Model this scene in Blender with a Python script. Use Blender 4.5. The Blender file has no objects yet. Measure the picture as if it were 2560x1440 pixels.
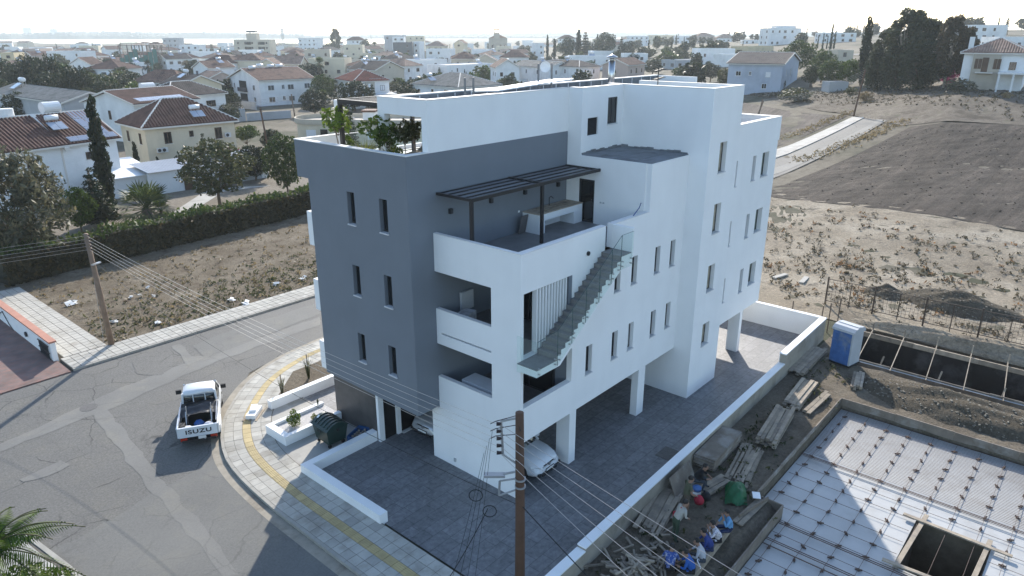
import bpy, math, random, bmesh
import numpy as np
from mathutils import Vector, Matrix
R = math.radians
random.seed(7)
rng = np.random.default_rng(7)
scene = bpy.context.scene
col = scene.collection

# ------------------------------------------------------------------ camera
FPX, PITCH, AZ = 1783.0, R(19.6), R(40.9)
CAM = np.array([-18.148, -15.295, 17.4])
cd = bpy.data.cameras.new('camera'); cam = bpy.data.objects.new('camera', cd); col.objects.link(cam)
cam.location = CAM; cam.rotation_euler = (R(90) - PITCH, 0, AZ - R(90))
cd.sensor_width = 36; cd.lens = 36 * FPX / 2560; cd.clip_start = 0.5; cd.clip_end = 20000
scene.camera = cam

# ------------------------------------------------------------------ sky, sun, exposure
SUN_AZ, SUN_EL = R(38.5), R(26.5)
w = bpy.data.worlds.new('World'); scene.world = w; w.use_nodes = True
nt = w.node_tree; bg = nt.nodes['Background']
sky = nt.nodes.new('ShaderNodeTexSky'); sky.sky_type = 'NISHITA'; sky.sun_disc = False
sky.sun_elevation = SUN_EL; sky.sun_rotation = R(90) - SUN_AZ
sky.air_density = 1.0; sky.dust_density = .5; sky.ozone_density = 1.4; sky.altitude = 20
nt.links.new(sky.outputs[0], bg.inputs[0]); bg.inputs[1].default_value = 0.15
sl = bpy.data.lights.new('sun', 'SUN'); sl.energy = 3.7; sl.angle = R(0.55); sl.color = (1, .93, .83)
so = bpy.data.objects.new('sun', sl); col.objects.link(so)
sdir = Vector((math.cos(SUN_AZ) * math.cos(SUN_EL), math.sin(SUN_AZ) * math.cos(SUN_EL), math.sin(SUN_EL)))
so.rotation_euler = sdir.to_track_quat('Z', 'Y').to_euler(); so.location = sdir * 200
vs = scene.view_settings; vs.view_transform = 'Standard'; vs.look = 'None'; vs.exposure = 1.1; vs.gamma = 1
scene.render.engine = 'CYCLES'
cy = scene.cycles; cy.use_denoising = True; cy.denoiser = 'OPENIMAGEDENOISE'
cy.max_bounces = 7; cy.diffuse_bounces = 3; cy.glossy_bounces = 3; cy.transmission_bounces = 5; cy.transparent_max_bounces = 8
cy.volume_bounces = 0; cy.sample_clamp_indirect = 6; cy.caustics_reflective = False; cy.caustics_refractive = False

# ------------------------------------------------------------------ photo pixel -> place
def ray(px, py):
    a = (px - 1280) / FPX; b = (720 - py) / FPX
    fw = math.cos(PITCH) + b * math.sin(PITCH); z = -math.sin(PITCH) + b * math.cos(PITCH)
    c, s = math.cos(AZ), math.sin(AZ)
    return np.array([fw * c + a * s, fw * s - a * c, z])
def P(px, py, **k):
    d = ray(px, py); (ax, v), = k.items(); i = 'xyz'.index(ax)
    return CAM + (v - CAM[i]) / d[i] * d
TH = [0., 11., 21., 31.]
TD = [[(0, 0), (9999, 0)], [(0, 0), (150, 0), (500, 8), (1000, 8), (2500, 2), (9999, 2)],
      [(0, 0), (80, 0), (140, 1.8), (185, 5.2), (400, 12), (800, 15), (2500, 6), (9999, 6)],
      [(0, 0), (62, 0), (100, 2.6), (140, 7.6), (300, 13), (600, 20), (2500, 8), (9999, 8)]]
def T(x, y):
    dx, dy = x - CAM[0], y - CAM[1]; d = math.hypot(dx, dy)
    th = math.degrees(AZ - math.atan2(dy, dx))
    th = (th + 180) % 360 - 180
    if th > 100: th = 31 * (180 - th) / 80
    th = min(31, max(0, th))
    v = [np.interp(d, *zip(*t)) for t in TD]
    return float(np.interp(th, TH, v))
def G(px, py, up=0.0):
    "the spot on the ground seen at a photo pixel (up: that far above the ground)"
    d = ray(px, py); t = 20.
    if d[2] > -1e-4: t = 3000.
    else:
        step = 1.0
        while t < 6000:
            q = CAM + d * t
            if q[2] < T(q[0], q[1]) + up: break
            step = max(.05, (q[2] - T(q[0], q[1]) - up) * .5); t += step
            if step <= .06: break
    q = CAM + d * t
    return Vector((q[0], q[1], T(q[0], q[1])))
def AT(px, py, D):
    "point on a pixel's line of sight at depth D"
    q = CAM + ray(px, py) * D
    return Vector(q)

# ------------------------------------------------------------------ materials
MATS = {}
def nodes(m):
    m.use_nodes = True; return m.node_tree.nodes, m.node_tree.links, m.node_tree.nodes['Principled BSDF']
def rgb(c, k=1.): return (c[0] * k, c[1] * k, c[2] * k, 1)
def coord(n, l, scale=(1, 1, 1), rot=0, kind='Object', tex=False):
    tc = n.new('ShaderNodeTexCoord'); mp = n.new('ShaderNodeMapping'); mp.vector_type = 'TEXTURE' if tex else 'POINT'; scale = tuple(1 / x for x in scale) if tex else scale; mp.inputs['Scale'].default_value = scale
    mp.inputs['Rotation'].default_value = (0, 0, rot); l.new(tc.outputs[kind], mp.inputs[0]); return mp.outputs[0]
def noise(n, l, v, s, d=5, ro=.55, dist=0):
    t = n.new('ShaderNodeTexNoise'); t.inputs['Scale'].default_value = s; t.inputs['Detail'].default_value = d
    t.inputs['Roughness'].default_value = ro; t.inputs['Distortion'].default_value = dist; l.new(v, t.inputs['Vector']); return t.outputs[0]
def ramp(n, l, f, stops):
    r = n.new('ShaderNodeValToRGB'); e = r.color_ramp.elements
    while len(e) < len(stops): e.new(.5)
    for q, (p, c) in zip(e, stops): q.position = p; q.color = rgb(c) if not isinstance(c, float) else (c, c, c, 1)
    l.new(f, r.inputs[0]); return r.outputs[0]
def mix(n, l, f, a, b, mode='MIX'):
    m = n.new('ShaderNodeMix'); m.data_type = 'RGBA'; m.blend_type = mode
    for s, i in ((f, 0), (a, 6), (b, 7)):
        if isinstance(s, (int, float)): m.inputs[i].default_value = s
        elif isinstance(s, tuple): m.inputs[i].default_value = rgb(s)
        else: l.new(s, m.inputs[i])
    return m.outputs[2]
def bump(n, l, h, st, dist=.02):
    b = n.new('ShaderNodeBump'); b.inputs['Strength'].default_value = st; b.inputs['Distance'].default_value = dist
    l.new(h, b.inputs['Height']); return b.outputs[0]
def mat(name, c=None, r=.75, v=.12, s=1.5, b=0., bs=30., metal=0., rnd=0., spec=.4, dirt=None, ds=.25, streak=0.):
    if name in MATS: return MATS[name]
    m = bpy.data.materials.new(name); n, l, p = nodes(m); MATS[name] = m
    p.inputs['Roughness'].default_value = r; p.inputs['Metallic'].default_value = metal; p.inputs['Specular IOR Level'].default_value = spec
    co = coord(n, l)
    k = ramp(n, l, noise(n, l, co, s, 7, .6), [(.28, tuple(x * (1 - v) for x in c)), (.72, tuple(min(1, x * (1 + v)) for x in c))])
    if dirt is not None:
        f = ramp(n, l, noise(n, l, co, ds, 6, .65), [(.5, 0.), (.68, 1.)])
        k = mix(n, l, f, k, dirt)
    if streak:
        sk = noise(n, l, coord(n, l, (.8, .8, .09)), 1.4, 6, .7); k = mix(n, l, 1., k, ramp(n, l, sk, [(.36, 1 - streak), (.56, 1.)]), 'MULTIPLY')
        bl = noise(n, l, coord(n, l, (.35, .35, .5)), 1., 3, .5); k = mix(n, l, 1., k, ramp(n, l, bl, [(.35, 1 - streak * .6), (.6, 1.)]), 'MULTIPLY')
    if rnd:
        oi = n.new('ShaderNodeObjectInfo'); hs = n.new('ShaderNodeHueSaturation'); mr = n.new('ShaderNodeMapRange')
        mr.inputs[3].default_value = 1 - rnd; mr.inputs[4].default_value = 1 + rnd
        l.new(oi.outputs['Random'], mr.inputs[0]); l.new(mr.outputs[0], hs.inputs['Value']); l.new(k, hs.inputs['Color']); k = hs.outputs[0]
    l.new(k, p.inputs['Base Color'])
    if b: l.new(bump(n, l, noise(n, l, co, bs, 5), b), p.inputs['Normal'])
    return m
def leafmat(name, c, v=.35, tr=.35):
    if name in MATS: return MATS[name]
    c = tuple(x * .68 for x in c)
    m = bpy.data.materials.new(name); n, l, p = nodes(m); MATS[name] = m
    g = n.new('ShaderNodeNewGeometry'); oi = n.new('ShaderNodeObjectInfo')
    c2 = (min(1, c[0] * (1 + v) + .02), min(1, c[1] * (1 + v)), c[2] * (1 + v * .4)); c1 = tuple(x * (1 - v) for x in c)
    k = ramp(n, l, g.outputs['Random Per Island'], [(0, c1), (.55, c), (1, c2)])
    hs = n.new('ShaderNodeHueSaturation'); mr = n.new('ShaderNodeMapRange'); mr.inputs[3].default_value = .82; mr.inputs[4].default_value = 1.18
    l.new(oi.outputs['Random'], mr.inputs[0]); l.new(mr.outputs[0], hs.inputs['Value']); l.new(k, hs.inputs['Color'])
    l.new(hs.outputs[0], p.inputs['Base Color']); p.inputs['Roughness'].default_value = .6; p.inputs['Specular IOR Level'].default_value = .3
    t = n.new('ShaderNodeBsdfTranslucent'); l.new(hs.outputs[0], t.inputs[0]); x = n.new('ShaderNodeMixShader'); x.inputs[0].default_value = tr
    l.new(p.outputs[0], x.inputs[1]); l.new(t.outputs[0], x.inputs[2]); l.new(x.outputs[0], n['Material Output'].inputs[0])
    return m
def glassmat(name, c=(.82, .93, .9), a=.25, r=.02):
    if name in MATS: return MATS[name]
    m = bpy.data.materials.new(name); n, l, p = nodes(m); MATS[name] = m
    p.inputs['Base Color'].default_value = rgb(c); p.inputs['Roughness'].default_value = r
    t = n.new('ShaderNodeBsdfTransparent'); t.inputs[0].default_value = rgb(c); x = n.new('ShaderNodeMixShader'); x.inputs[0].default_value = a
    l.new(t.outputs[0], x.inputs[1]); l.new(p.outputs[0], x.inputs[2]); l.new(x.outputs[0], n['Material Output'].inputs[0])
    return m

# ------------------------------------------------------------------ mesh builder
class MB:
    def __init__(s): s.v = []; s.f = []; s.mi = []; s.cur = 0
    def face(s, *pts):
        i = len(s.v); s.v += [tuple(map(float, p)) for p in pts]; s.f.append(tuple(range(i, i + len(pts)))); s.mi.append(s.cur); return s
    def hexa(s, q):
        i = len(s.v); s.v += [tuple(map(float, p)) for p in q]
        for f in ((3, 2, 1, 0), (4, 5, 6, 7), (0, 1, 5, 4), (1, 2, 6, 5), (2, 3, 7, 6), (3, 0, 4, 7)):
            s.f.append(tuple(i + k for k in f)); s.mi.append(s.cur)
        return s
    def box(s, x0, y0, z0, x1, y1, z1):
        x0, x1 = sorted((x0, x1)); y0, y1 = sorted((y0, y1)); z0, z1 = sorted((z0, z1))
        return s.hexa([(x0, y0, z0), (x1, y0, z0), (x1, y1, z0), (x0, y1, z0), (x0, y0, z1), (x1, y0, z1), (x1, y1, z1), (x0, y1, z1)])
    def obox(s, c, size, rz=0, rx=0, ry=0):
        m = Matrix.Rotation(rz, 3, 'Z') @ Matrix.Rotation(ry, 3, 'Y') @ Matrix.Rotation(rx, 3, 'X'); c = Vector(c); a, b, d = (x / 2 for x in size)
        return s.hexa([c + m @ Vector(p) for p in ((-a, -b, -d), (a, -b, -d), (a, b, -d), (-a, b, -d), (-a, -b, d), (a, -b, d), (a, b, d), (-a, b, d))])
    def bar(s, p, q, wd, ht=None, up=(0, 0, 1)):
        "a square bar from p to q"
        p, q = Vector(p), Vector(q); d = (q - p).normalized(); up = Vector(up)
        if abs(d.dot(up)) > .99: up = Vector((1, 0, 0))
        x = d.cross(up).normalized() * (wd / 2); y = x.cross(d).normalized() * ((ht or wd) / 2)
        return s.hexa([p - x - y, p + x - y, q + x - y, q - x - y, p - x + y, p + x + y, q + x + y, q - x + y])
    def tube(s, pts, rad, n=8, caps=True):
        pts = [Vector(p) for p in pts]; rad = rad if isinstance(rad, (list, tuple)) else [rad] * len(pts); base = len(s.v); up = None
        for k, p in enumerate(pts):
            d = (pts[min(k + 1, len(pts) - 1)] - pts[max(k - 1, 0)]).normalized()
            if up is None: up = d.orthogonal().normalized()
            x = (up - d * up.dot(d)).normalized(); up = x; y = d.cross(x)
            for j in range(n):
                a = 2 * math.pi * j / n; s.v.append(tuple(p + (x * math.cos(a) + y * math.sin(a)) * rad[k]))
        for k in range(len(pts) - 1):
            for j in range(n):
                a = base + k * n + j; b = base + k * n + (j + 1) % n
                s.f.append((a, b, b + n, a + n)); s.mi.append(s.cur)
        if caps:
            s.f.append(tuple(base + j for j in reversed(range(n)))); s.f.append(tuple(base + (len(pts) - 1) * n + j for j in range(n))); s.mi += [s.cur] * 2
        return s
    def prism(s, poly, z0, z1):
        n = len(poly); i = len(s.v); g = lambda z, p: z(p[0], p[1]) if callable(z) else z
        s.v += [(p[0], p[1], g(z0, p)) for p in poly] + [(p[0], p[1], g(z1, p)) for p in poly]
        s.f += [tuple(i + k for k in reversed(range(n))), tuple(i + n + k for k in range(n))]
        s.f += [(i + k, i + (k + 1) % n, i + n + (k + 1) % n, i + n + k) for k in range(n)]; s.mi += [s.cur] * (n + 2); return s
    def extrude(s, poly3, d):
        "poly3: list of 3-D points in a plane, pushed along d"
        n = len(poly3); i = len(s.v); d = Vector(d)
        s.v += [tuple(Vector(p)) for p in poly3] + [tuple(Vector(p) + d) for p in poly3]
        s.f += [tuple(i + k for k in reversed(range(n))), tuple(i + n + k for k in range(n))]
        s.f += [(i + k, i + (k + 1) % n, i + n + (k + 1) % n, i + n + k) for k in range(n)]; s.mi += [s.cur] * (n + 2); return s
    def wall(s, o, u, nrm, W, H, holes, t):
        "upright wall from o along u, nrm points OUT of the wall's face, thickness t inwards; holes (u0,v0,u1,v1)"
        o, u, nrm = Vector(o), Vector(u).normalized(), Vector(nrm).normalized(); zz = Vector((0, 0, 1))
        us = sorted({0, W, *[h[0] for h in holes], *[h[2] for h in holes]}); vs_ = sorted({0, H, *[h[1] for h in holes], *[h[3] for h in holes]})
        inh = lambda a, b: any(h[0] < a < h[2] and h[1] < b < h[3] for h in holes) or not (0 < a < W and 0 < b < H)
        pt = lambda a, b, k: o + u * a + zz * b - nrm * (t * k)
        for a, b in zip(us, us[1:]):
            for c, d in zip(vs_, vs_[1:]):
                if inh((a + b) / 2, (c + d) / 2): continue
                s.face(pt(a, c, 0), pt(b, c, 0), pt(b, d, 0), pt(a, d, 0)); s.face(pt(a, c, 1), pt(a, d, 1), pt(b, d, 1), pt(b, c, 1))
                e = 1e-3
                if inh(a - e, (c + d) / 2): s.face(pt(a, c, 0), pt(a, d, 0), pt(a, d, 1), pt(a, c, 1))
                if inh(b + e, (c + d) / 2): s.face(pt(b, c, 0), pt(b, c, 1), pt(b, d, 1), pt(b, d, 0))
                if inh((a + b) / 2, c - e): s.face(pt(a, c, 0), pt(a, c, 1), pt(b, c, 1), pt(b, c, 0))
                if inh((a + b) / 2, d + e): s.face(pt(a, d, 0), pt(b, d, 0), pt(b, d, 1), pt(a, d, 1))
        return s
    def mesh(s, name, mats, smooth=False):
        me = bpy.data.meshes.new(name); me.from_pydata(s.v, [], s.f)
        for m in (mats if isinstance(mats, (list, tuple)) else [mats]): me.materials.append(m)
        if any(s.mi): me.polygons.foreach_set('material_index', s.mi)
        if smooth: me.polygons.foreach_set('use_smooth', [True] * len(s.f))
        me.update(); return me
    def build(s, name, mats, par=None, kind=None, smooth=False, **k):
        return link(name, s.mesh(name, mats, smooth), par, kind, **k)
def link(name, me, par=None, kind=None, loc=None, rz=None, label=None, cat=None, group=None, sc=None):
    o = bpy.data.objects.new(name, me); col.objects.link(o)
    if par is not None: o.parent = par
    if kind: o['kind'] = kind
    if loc is not None: o.location = loc
    if rz is not None: o.rotation_euler = (0, 0, rz)
    if sc is not None: o.scale = sc if isinstance(sc, (tuple, list)) else (sc,) * 3
    if label: o['label'] = label
    if cat: o['category'] = cat
    if group: o['group'] = group
    return o
def thing(name, label, cat, loc=(0, 0, 0), rz=0, group=None, sc=None):
    return link(name, None, None, None, loc, rz, label, cat, group, sc)
KIDS = {}
def kids(o):
    return [c for c in col.objects if c.parent == o]
def clone(o, label, loc, rz=0, group=None, sc=None, tree=None, par=None):
    "tree: [(part,[subparts])] collected once"
    r = o.copy(); col.objects.link(r); r.location = loc; r.rotation_euler = (0, 0, rz)
    if sc is not None: r.scale = sc if isinstance(sc, (tuple, list)) else (sc,) * 3
    if label: r['label'] = label
    if group: r['group'] = group
    if o.name not in KIDS: KIDS[o.name] = [(c, kids(c)) for c in kids(o)]
    for c, gs in KIDS[o.name]:
        k = c.copy(); col.objects.link(k); k.parent = r
        for g in gs:
            h = g.copy(); col.objects.link(h); h.parent = k
    return r
ORD = 'first second third fourth fifth sixth seventh eighth ninth tenth eleventh twelfth thirteenth fourteenth fifteenth sixteenth seventeenth eighteenth nineteenth twentieth'.split()
def nth(i): return ORD[i] if i < 20 else f'{i+1}th'

WHITE = mat('white_render', (.83, .825, .81), .9, .03, .7, .15, 60, streak=.022)
WHITE2 = mat('white_paint', (.82, .82, .81), .8, .03, streak=.03)
GREY = mat('grey_render', (.175, .194, .218), .9, .05, .6, .2, 60, streak=.022)
DARKM = mat('dark_metal', (.035, .033, .034), .45, .1, 3, metal=.3)
FRAME = mat('anthracite_frame', (.03, .032, .035), .4, .1)
PANE = mat('dark_pane', (.012, .014, .016), .06, .2, spec=.7)
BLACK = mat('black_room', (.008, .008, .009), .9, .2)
GLASS = glassmat('clear_glass', (.95, .982, .97), .035)
STEEL = mat('steel', (.5, .5, .5), .3, .1, metal=1)
# ================================================================== ground materials
def m_asphalt(name, c, crack=.75, grain=.34, seed=0):
    c = (c[0] * .67, c[1] * .675, c[2] * .655); m = bpy.data.materials.new(name); n, l, p = nodes(m); MATS[name] = m
    co = coord(n, l, kind='Object'); p.inputs['Roughness'].default_value = .82; p.inputs['Specular IOR Level'].default_value = .35
    k = ramp(n, l, noise(n, l, co, .22, 6, .6), [(.3, tuple(x * .82 for x in c)), (.7, tuple(x * 1.18 for x in c))])
    k = mix(n, l, ramp(n, l, noise(n, l, co, .6, 8, .7), [(.5, 0.), (.68, .5)]), k, (c[0] * 1.4, c[1] * 1.33, c[2] * 1.15))
    k = mix(n, l, ramp(n, l, noise(n, l, co, .33, 7, .72), [(.58, 0.), (.7, .6)]), k, (c[0] * .62, c[1] * .62, c[2] * .64))
    k = mix(n, l, grain, k, ramp(n, l, noise(n, l, co, 11, 5, .85), [(.35, (.02, .02, .02)), (.65, (.25, .245, .235))]))
    ds = n.new('ShaderNodeTexNoise'); ds.inputs['Scale'].default_value = .9; ds.inputs['Detail'].default_value = 6; l.new(co, ds.inputs['Vector'])
    ad = n.new('ShaderNodeMixRGB'); ad.blend_type = 'LINEAR_LIGHT'; ad.inputs[0].default_value = .35; l.new(co, ad.inputs[1]); l.new(ds.outputs[1], ad.inputs[2])
    vo = n.new('ShaderNodeTexVoronoi'); vo.feature = 'DISTANCE_TO_EDGE'; vo.inputs['Scale'].default_value = .42; l.new(ad.outputs[0], vo.inputs['Vector'])
    vo2 = n.new('ShaderNodeTexVoronoi'); vo2.feature = 'DISTANCE_TO_EDGE'; vo2.inputs['Scale'].default_value = 1.6; l.new(ad.outputs[0], vo2.inputs['Vector'])
    c1 = ramp(n, l, vo.outputs['Distance'], [(0.004, 1.), (.016, 0.)]); c2 = ramp(n, l, vo2.outputs['Distance'], [(0.0, .7), (.02, 0.)])
    gate = ramp(n, l, noise(n, l, co, .16, 2), [(.45, 0.), (.6, 1.)])
    c2 = mix(n, l, 1., c2, gate, 'MULTIPLY')
    gate2 = ramp(n, l, noise(n, l, co, .3, 2), [(.42, 0.), (.55, 1.)]); c1 = mix(n, l, 1., c1, gate2, 'MULTIPLY')
    cr = mix(n, l, 1., c1, c2, 'LIGHTEN')
    mu = n.new('ShaderNodeMath'); mu.operation = 'MULTIPLY'; mu.inputs[1].default_value = crack; l.new(cr, mu.inputs[0])
    k = mix(n, l, mu.outputs[0], k, (.03, .03, .03))
    l.new(k, p.inputs['Base Color']); l.new(bump(n, l, noise(n, l, co, 30, 3, .7), .5, .01), p.inputs['Normal'])
    return m
def m_earth(name, cols, s=.4, b=.6, fine=9., spots=None, spot_scale=1.2, spot_at=(.58, .66), furrow=None, rows=(2.6, .4)):
    cols = [tuple(x * .66 for x in c) for c in cols]; spots = tuple(x * .66 for x in spots) if spots else None
    m = bpy.data.materials.new(name); n, l, p = nodes(m); MATS[name] = m
    co = coord(n, l); p.inputs['Roughness'].default_value = .95; p.inputs['Specular IOR Level'].default_value = .15
    k = ramp(n, l, noise(n, l, co, s, 9, .68, .4), [(.25 + .5 * i / max(1, len(cols) - 1), c) for i, c in enumerate(cols)])
    f = ramp(n, l, noise(n, l, co, fine, 6, .75), [(.3, .62), (.7, 1.25)])
    k = mix(n, l, 1., k, f, 'MULTIPLY')
    if spots:
        a = noise(n, l, coord(n, l, (1, 1, 1)), spot_scale, 5, .7)
        k = mix(n, l, ramp(n, l, a, [(spot_at[0], 0.), (spot_at[1], .9)]), k, spots)
    h = noise(n, l, co, fine * .6, 8, .75)
    if furrow is not None:
        wv = noise(n, l, coord(n, l, (rows[0] * .05, rows[0], 1), furrow, tex=True), 1., 5, .65, .3); w2 = noise(n, l, coord(n, l, (rows[0] * .03, rows[0] * .2, 1), furrow, tex=True), 1., 3, .6)
        k = mix(n, l, rows[1], k, mix(n, l, 1., k, ramp(n, l, wv, [(.3, .45), (.7, 1.4)]), 'MULTIPLY')); k = mix(n, l, .85, k, mix(n, l, 1., k, ramp(n, l, w2, [(.35, .62), (.65, 1.35)]), 'MULTIPLY'))
        h = mix(n, l, .5, h, wv)
    l.new(k, p.inputs['Base Color']); l.new(bump(n, l, h, b, .15), p.inputs['Normal'])
    return m
def m_stamped(name, c):
    "stamped concrete: faint ashlar joints"
    m = bpy.data.materials.new(name); n, l, p = nodes(m); MATS[name] = m
    co = coord(n, l); p.inputs['Roughness'].default_value = .55; p.inputs['Specular IOR Level'].default_value = .4
    k = ramp(n, l, noise(n, l, co, .5, 8, .7), [(.3, tuple(x * .7 for x in c)), (.7, tuple(x * 1.3 for x in c))])
    k = mix(n, l, .35, k, ramp(n, l, noise(n, l, co, 5, 6, .8), [(.35, (.05, .05, .055)), (.65, (.32, .32, .32))]))
    br = n.new('ShaderNodeTexBrick'); br.inputs['Scale'].default_value = 1; br.inputs['Mortar Size'].default_value = .012; br.inputs['Brick Width'].default_value = 1.1; br.inputs['Row Height'].default_value = .52
    br.inputs['Color1'].default_value = (.86, .86, .86, 1); br.inputs['Color2'].default_value = (1.1, 1.1, 1.1, 1); br.inputs['Mortar'].default_value = (.55, .55, .55, 1)
    br.offset = .37; br.squash = .7; br.squash_frequency = 3; l.new(co, br.inputs['Vector']); k = mix(n, l, 1., k, br.outputs[0], 'MULTIPLY')
    l.new(k, p.inputs['Base Color']); l.new(bump(n, l, mix(n, l, .5, br.outputs['Color'], noise(n, l, co, 9, 6)), .4, .01), p.inputs['Normal'])
    return m
ASPH = m_asphalt('old_asphalt', (.17, .165, .155)); ASPH2 = m_asphalt('newer_asphalt', (.2, .198, .19), .25, .18); ASPH3 = m_asphalt('worn_strip', (.24, .235, .225), .2, .15)
EARTH = m_earth('dry_earth', [(.15, .125, .09), (.22, .19, .14), (.34, .3, .235)], .045, .5, 1.2, (.075, .08, .045), .03, (.48, .6))
LOT = m_earth('dry_grass_lot', [(.14, .105, .07), (.25, .205, .145), (.38, .32, .24)], .35, .9, 6, (.12, .085, .06), .9, (.54, .66))
RUBBLE = m_earth('stony_ground', [(.26, .21, .15), (.44, .37, .275), (.66, .58, .46)], .16, .9, 5, (.13, .11, .09), .55, (.56, .68))
_a, _b = G(1937, 440), G(2212, 299); FUR = math.atan2(_b.y - _a.y, _b.x - _a.x)
FIELD = m_earth('ploughed_soil', [(.07, .055, .043), (.1, .08, .064), (.13, .106, .086)], .05, 1.2, 3.2, None, furrow=FUR, rows=(1.0, .95))
FIELD2 = m_earth('harrowed_soil', [(.11, .09, .074), (.15, .125, .105), (.19, .16, .135)], .06, .8, 2.6, furrow=FUR + .2, rows=(1.8, .5))
SLOPE = m_earth('dry_slope', [(.12, .098, .075), (.21, .175, .135), (.34, .295, .23)], .09, 1., 1.3, (.095, .075, .055), .22, (.5, .62))
DIRT = m_earth('site_dirt', [(.15, .125, .095), (.24, .2, .15), (.34, .29, .22)], .5, .8, 7, (.1, .095, .06), .8, (.6, .7))
STAMP = m_stamped('stamped_concrete', (.15, .152, .158))
CONC = mat('pale_concrete', (.37, .355, .32), .85, .12, .8, .2, 20, dirt=(.23, .215, .19), ds=.5)
SLAB = mat('paving_slab', (.38, .365, .325), .85, .13, 2, .25, 25, rnd=.14, dirt=(.26, .24, .2), ds=.7)
KERB = mat('kerb_concrete', (.32, .305, .27), .85, .15, 1.5, .3, 20)
JOINT = mat('paving_bed', (.11, .1, .085), .95, .2, 4)
YELL = mat('tactile_paint', (.43, .34, .17), .7, .15, 3, rnd=.1)

# ================================================================== the ground sheet
def dip(x, y):
    if 22.4 <= x <= 27.0 and -60 <= y <= -4.5: return -2.4
    if 6.35 <= x <= 9.65 and -14.5 <= y <= -12.1: return -2.6
    if -24 <= x <= 16.85 and y <= -8.0 and y >= -45: return -.45
    if 6.45 <= x <= 16.85 and y <= -6.95 and y >= -45: return -.45
    return 0
def nz(x, y): return math.sin(x * 1.7 + 2 * math.sin(y * .9)) * math.cos(y * 2.1 + 1.3 * math.sin(x * .7)) + .5 * math.sin(x * 4.3 + y * 3.1)
def lines(spec):
    a = set()
    for lo, hi, st in spec: a |= set(np.round(np.arange(lo, hi + 1e-6, st), 3))
    return a
gx = sorted(lines([(-6000, -1000, 1000), (-900, -100, 100), (-80, -10, 10), (-6, 36, .75), (36, 120, 4), (120, 700, 20), (700, 1500, 100), (2000, 8000, 1000)]) | {6.44, 6.45, 6.35, 6.34, 9.65, 9.66, 16.85, 16.86, 22.4, 22.41, 26.99, 27.0})
gy = sorted(lines([(-6000, -1000, 1000), (-900, -100, 100), (-80, -40, 10), (-30, 1, .75), (1, 60, 6), (60, 700, 20), (700, 1500, 100), (2000, 8000, 1000)]) | {-60., -45., -14.5, -14.51, -12.1, -12.09, -8.0, -8.01, -6.95, -6.94, -4.5, -4.49})
V = []
for y in gy:
    for x in gx:
        z = T(x, y) - .03 + dip(x, y)
        if dip(x, y) == 0 and -5 < x < 36 and -30 < y < -4.6: z += .05 * nz(x, y)
        V.append((x, y, z))
nx = len(gx); Fc = [(j * nx + i, j * nx + i + 1, (j + 1) * nx + i + 1, (j + 1) * nx + i) for j in range(len(gy) - 1) for i in range(nx - 1)]
me = bpy.data.meshes.new('ground'); me.from_pydata(V, [], Fc); me.materials.append(EARTH); me.materials.append(DIRT)
for p_ in me.polygons:
    c = p_.center
    if -5 < c.x < 29 and -40 < c.y < -3.5: p_.material_index = 1
link('ground', me, kind='structure')

def sheet(name, quads, m, off, n=8, kind='structure', flat=False, rough=0, **k):
    b = MB()
    for q in quads:
        q = [Vector(p) for p in q]; idx = {}
        for j in range(n + 1):
            for i in range(n + 1):
                s, t = i / n, j / n; p = (q[0] * (1 - s) + q[1] * s) * (1 - t) + (q[3] * (1 - s) + q[2] * s) * t
                idx[i, j] = len(b.v); edge = 0 if i in (0, n) or j in (0, n) else 1
                b.v.append((p.x, p.y, (0 if flat else T(p.x, p.y)) + off + (rough * nz(p.x * .8, p.y * .8) * edge if rough else 0)))
        for j in range(n):
            for i in range(n):
                b.f.append((idx[i, j], idx[i + 1, j], idx[i + 1, j + 1], idx[i, j + 1])); b.mi.append(0)
    return b.build(name, m, kind=kind, smooth=True, **k)
def flatpoly(name, pts, m, z, kind='structure', **k):
    b = MB(); b.face(*[(p[0], p[1], z) for p in pts]); return b.build(name, m, kind=kind, **k)

# fields on the rising side
sheet('ploughed_field', [[G(1885, 482), G(2760, 612), G(2760, 318), G(2275, 316)]], FIELD, .04, 60, rough=.06)
sheet('stony_field', [[G(1880, 745), G(2090, 800), G(2105, 560), G(1905, 478)], [G(2090, 800), G(2760, 960), G(2760, 608), G(2105, 560)], [G(1885, 478), G(2105, 560), G(2760, 608), G(1895, 472)]], RUBBLE, .015, 24, rough=.05)
sheet('harrowed_field', [[G(1700, 400), G(1915, 372), G(2120, 288), G(1800, 246)]], FIELD2, .04, 30, rough=.05)
sheet('dry_slope', [[G(2225, 316), G(2760, 322), G(2760, 222), G(2140, 232)], [G(2135, 286), G(2225, 316), G(2140, 232), G(1850, 230)]], SLOPE, .03, 24, rough=.12)
# dead-end lane with its raised footway
sheet('lane', [[G(1890, 412), G(1885, 462), G(2218, 300), G(2163, 294)]], ASPH, .08, 20)
sheet('lane_strip', [[G(1890, 434), G(1890, 452), G(2212, 300), G(2195, 300)]], ASPH3, .1, 20)
fw = [G(1890, 389), G(1890, 411), G(2161, 294), G(2131, 293)]
bb = MB(); nfw = 40
for j in range(nfw):
    a0, a1 = [fw[0].lerp(fw[3], t) for t in (j / nfw, (j + .992) / nfw)]; b0, b1 = [fw[1].lerp(fw[2], t) for t in (j / nfw, (j + .992) / nfw)]
    bb.hexa([(p.x, p.y, T(p.x, p.y) - .1) for p in (b0, b1, a1, a0)] + [(p.x, p.y, T(p.x, p.y) + .2) for p in (b0, b1, a1, a0)])
bb.build('lane_footway', CONC, kind='structure')

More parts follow.
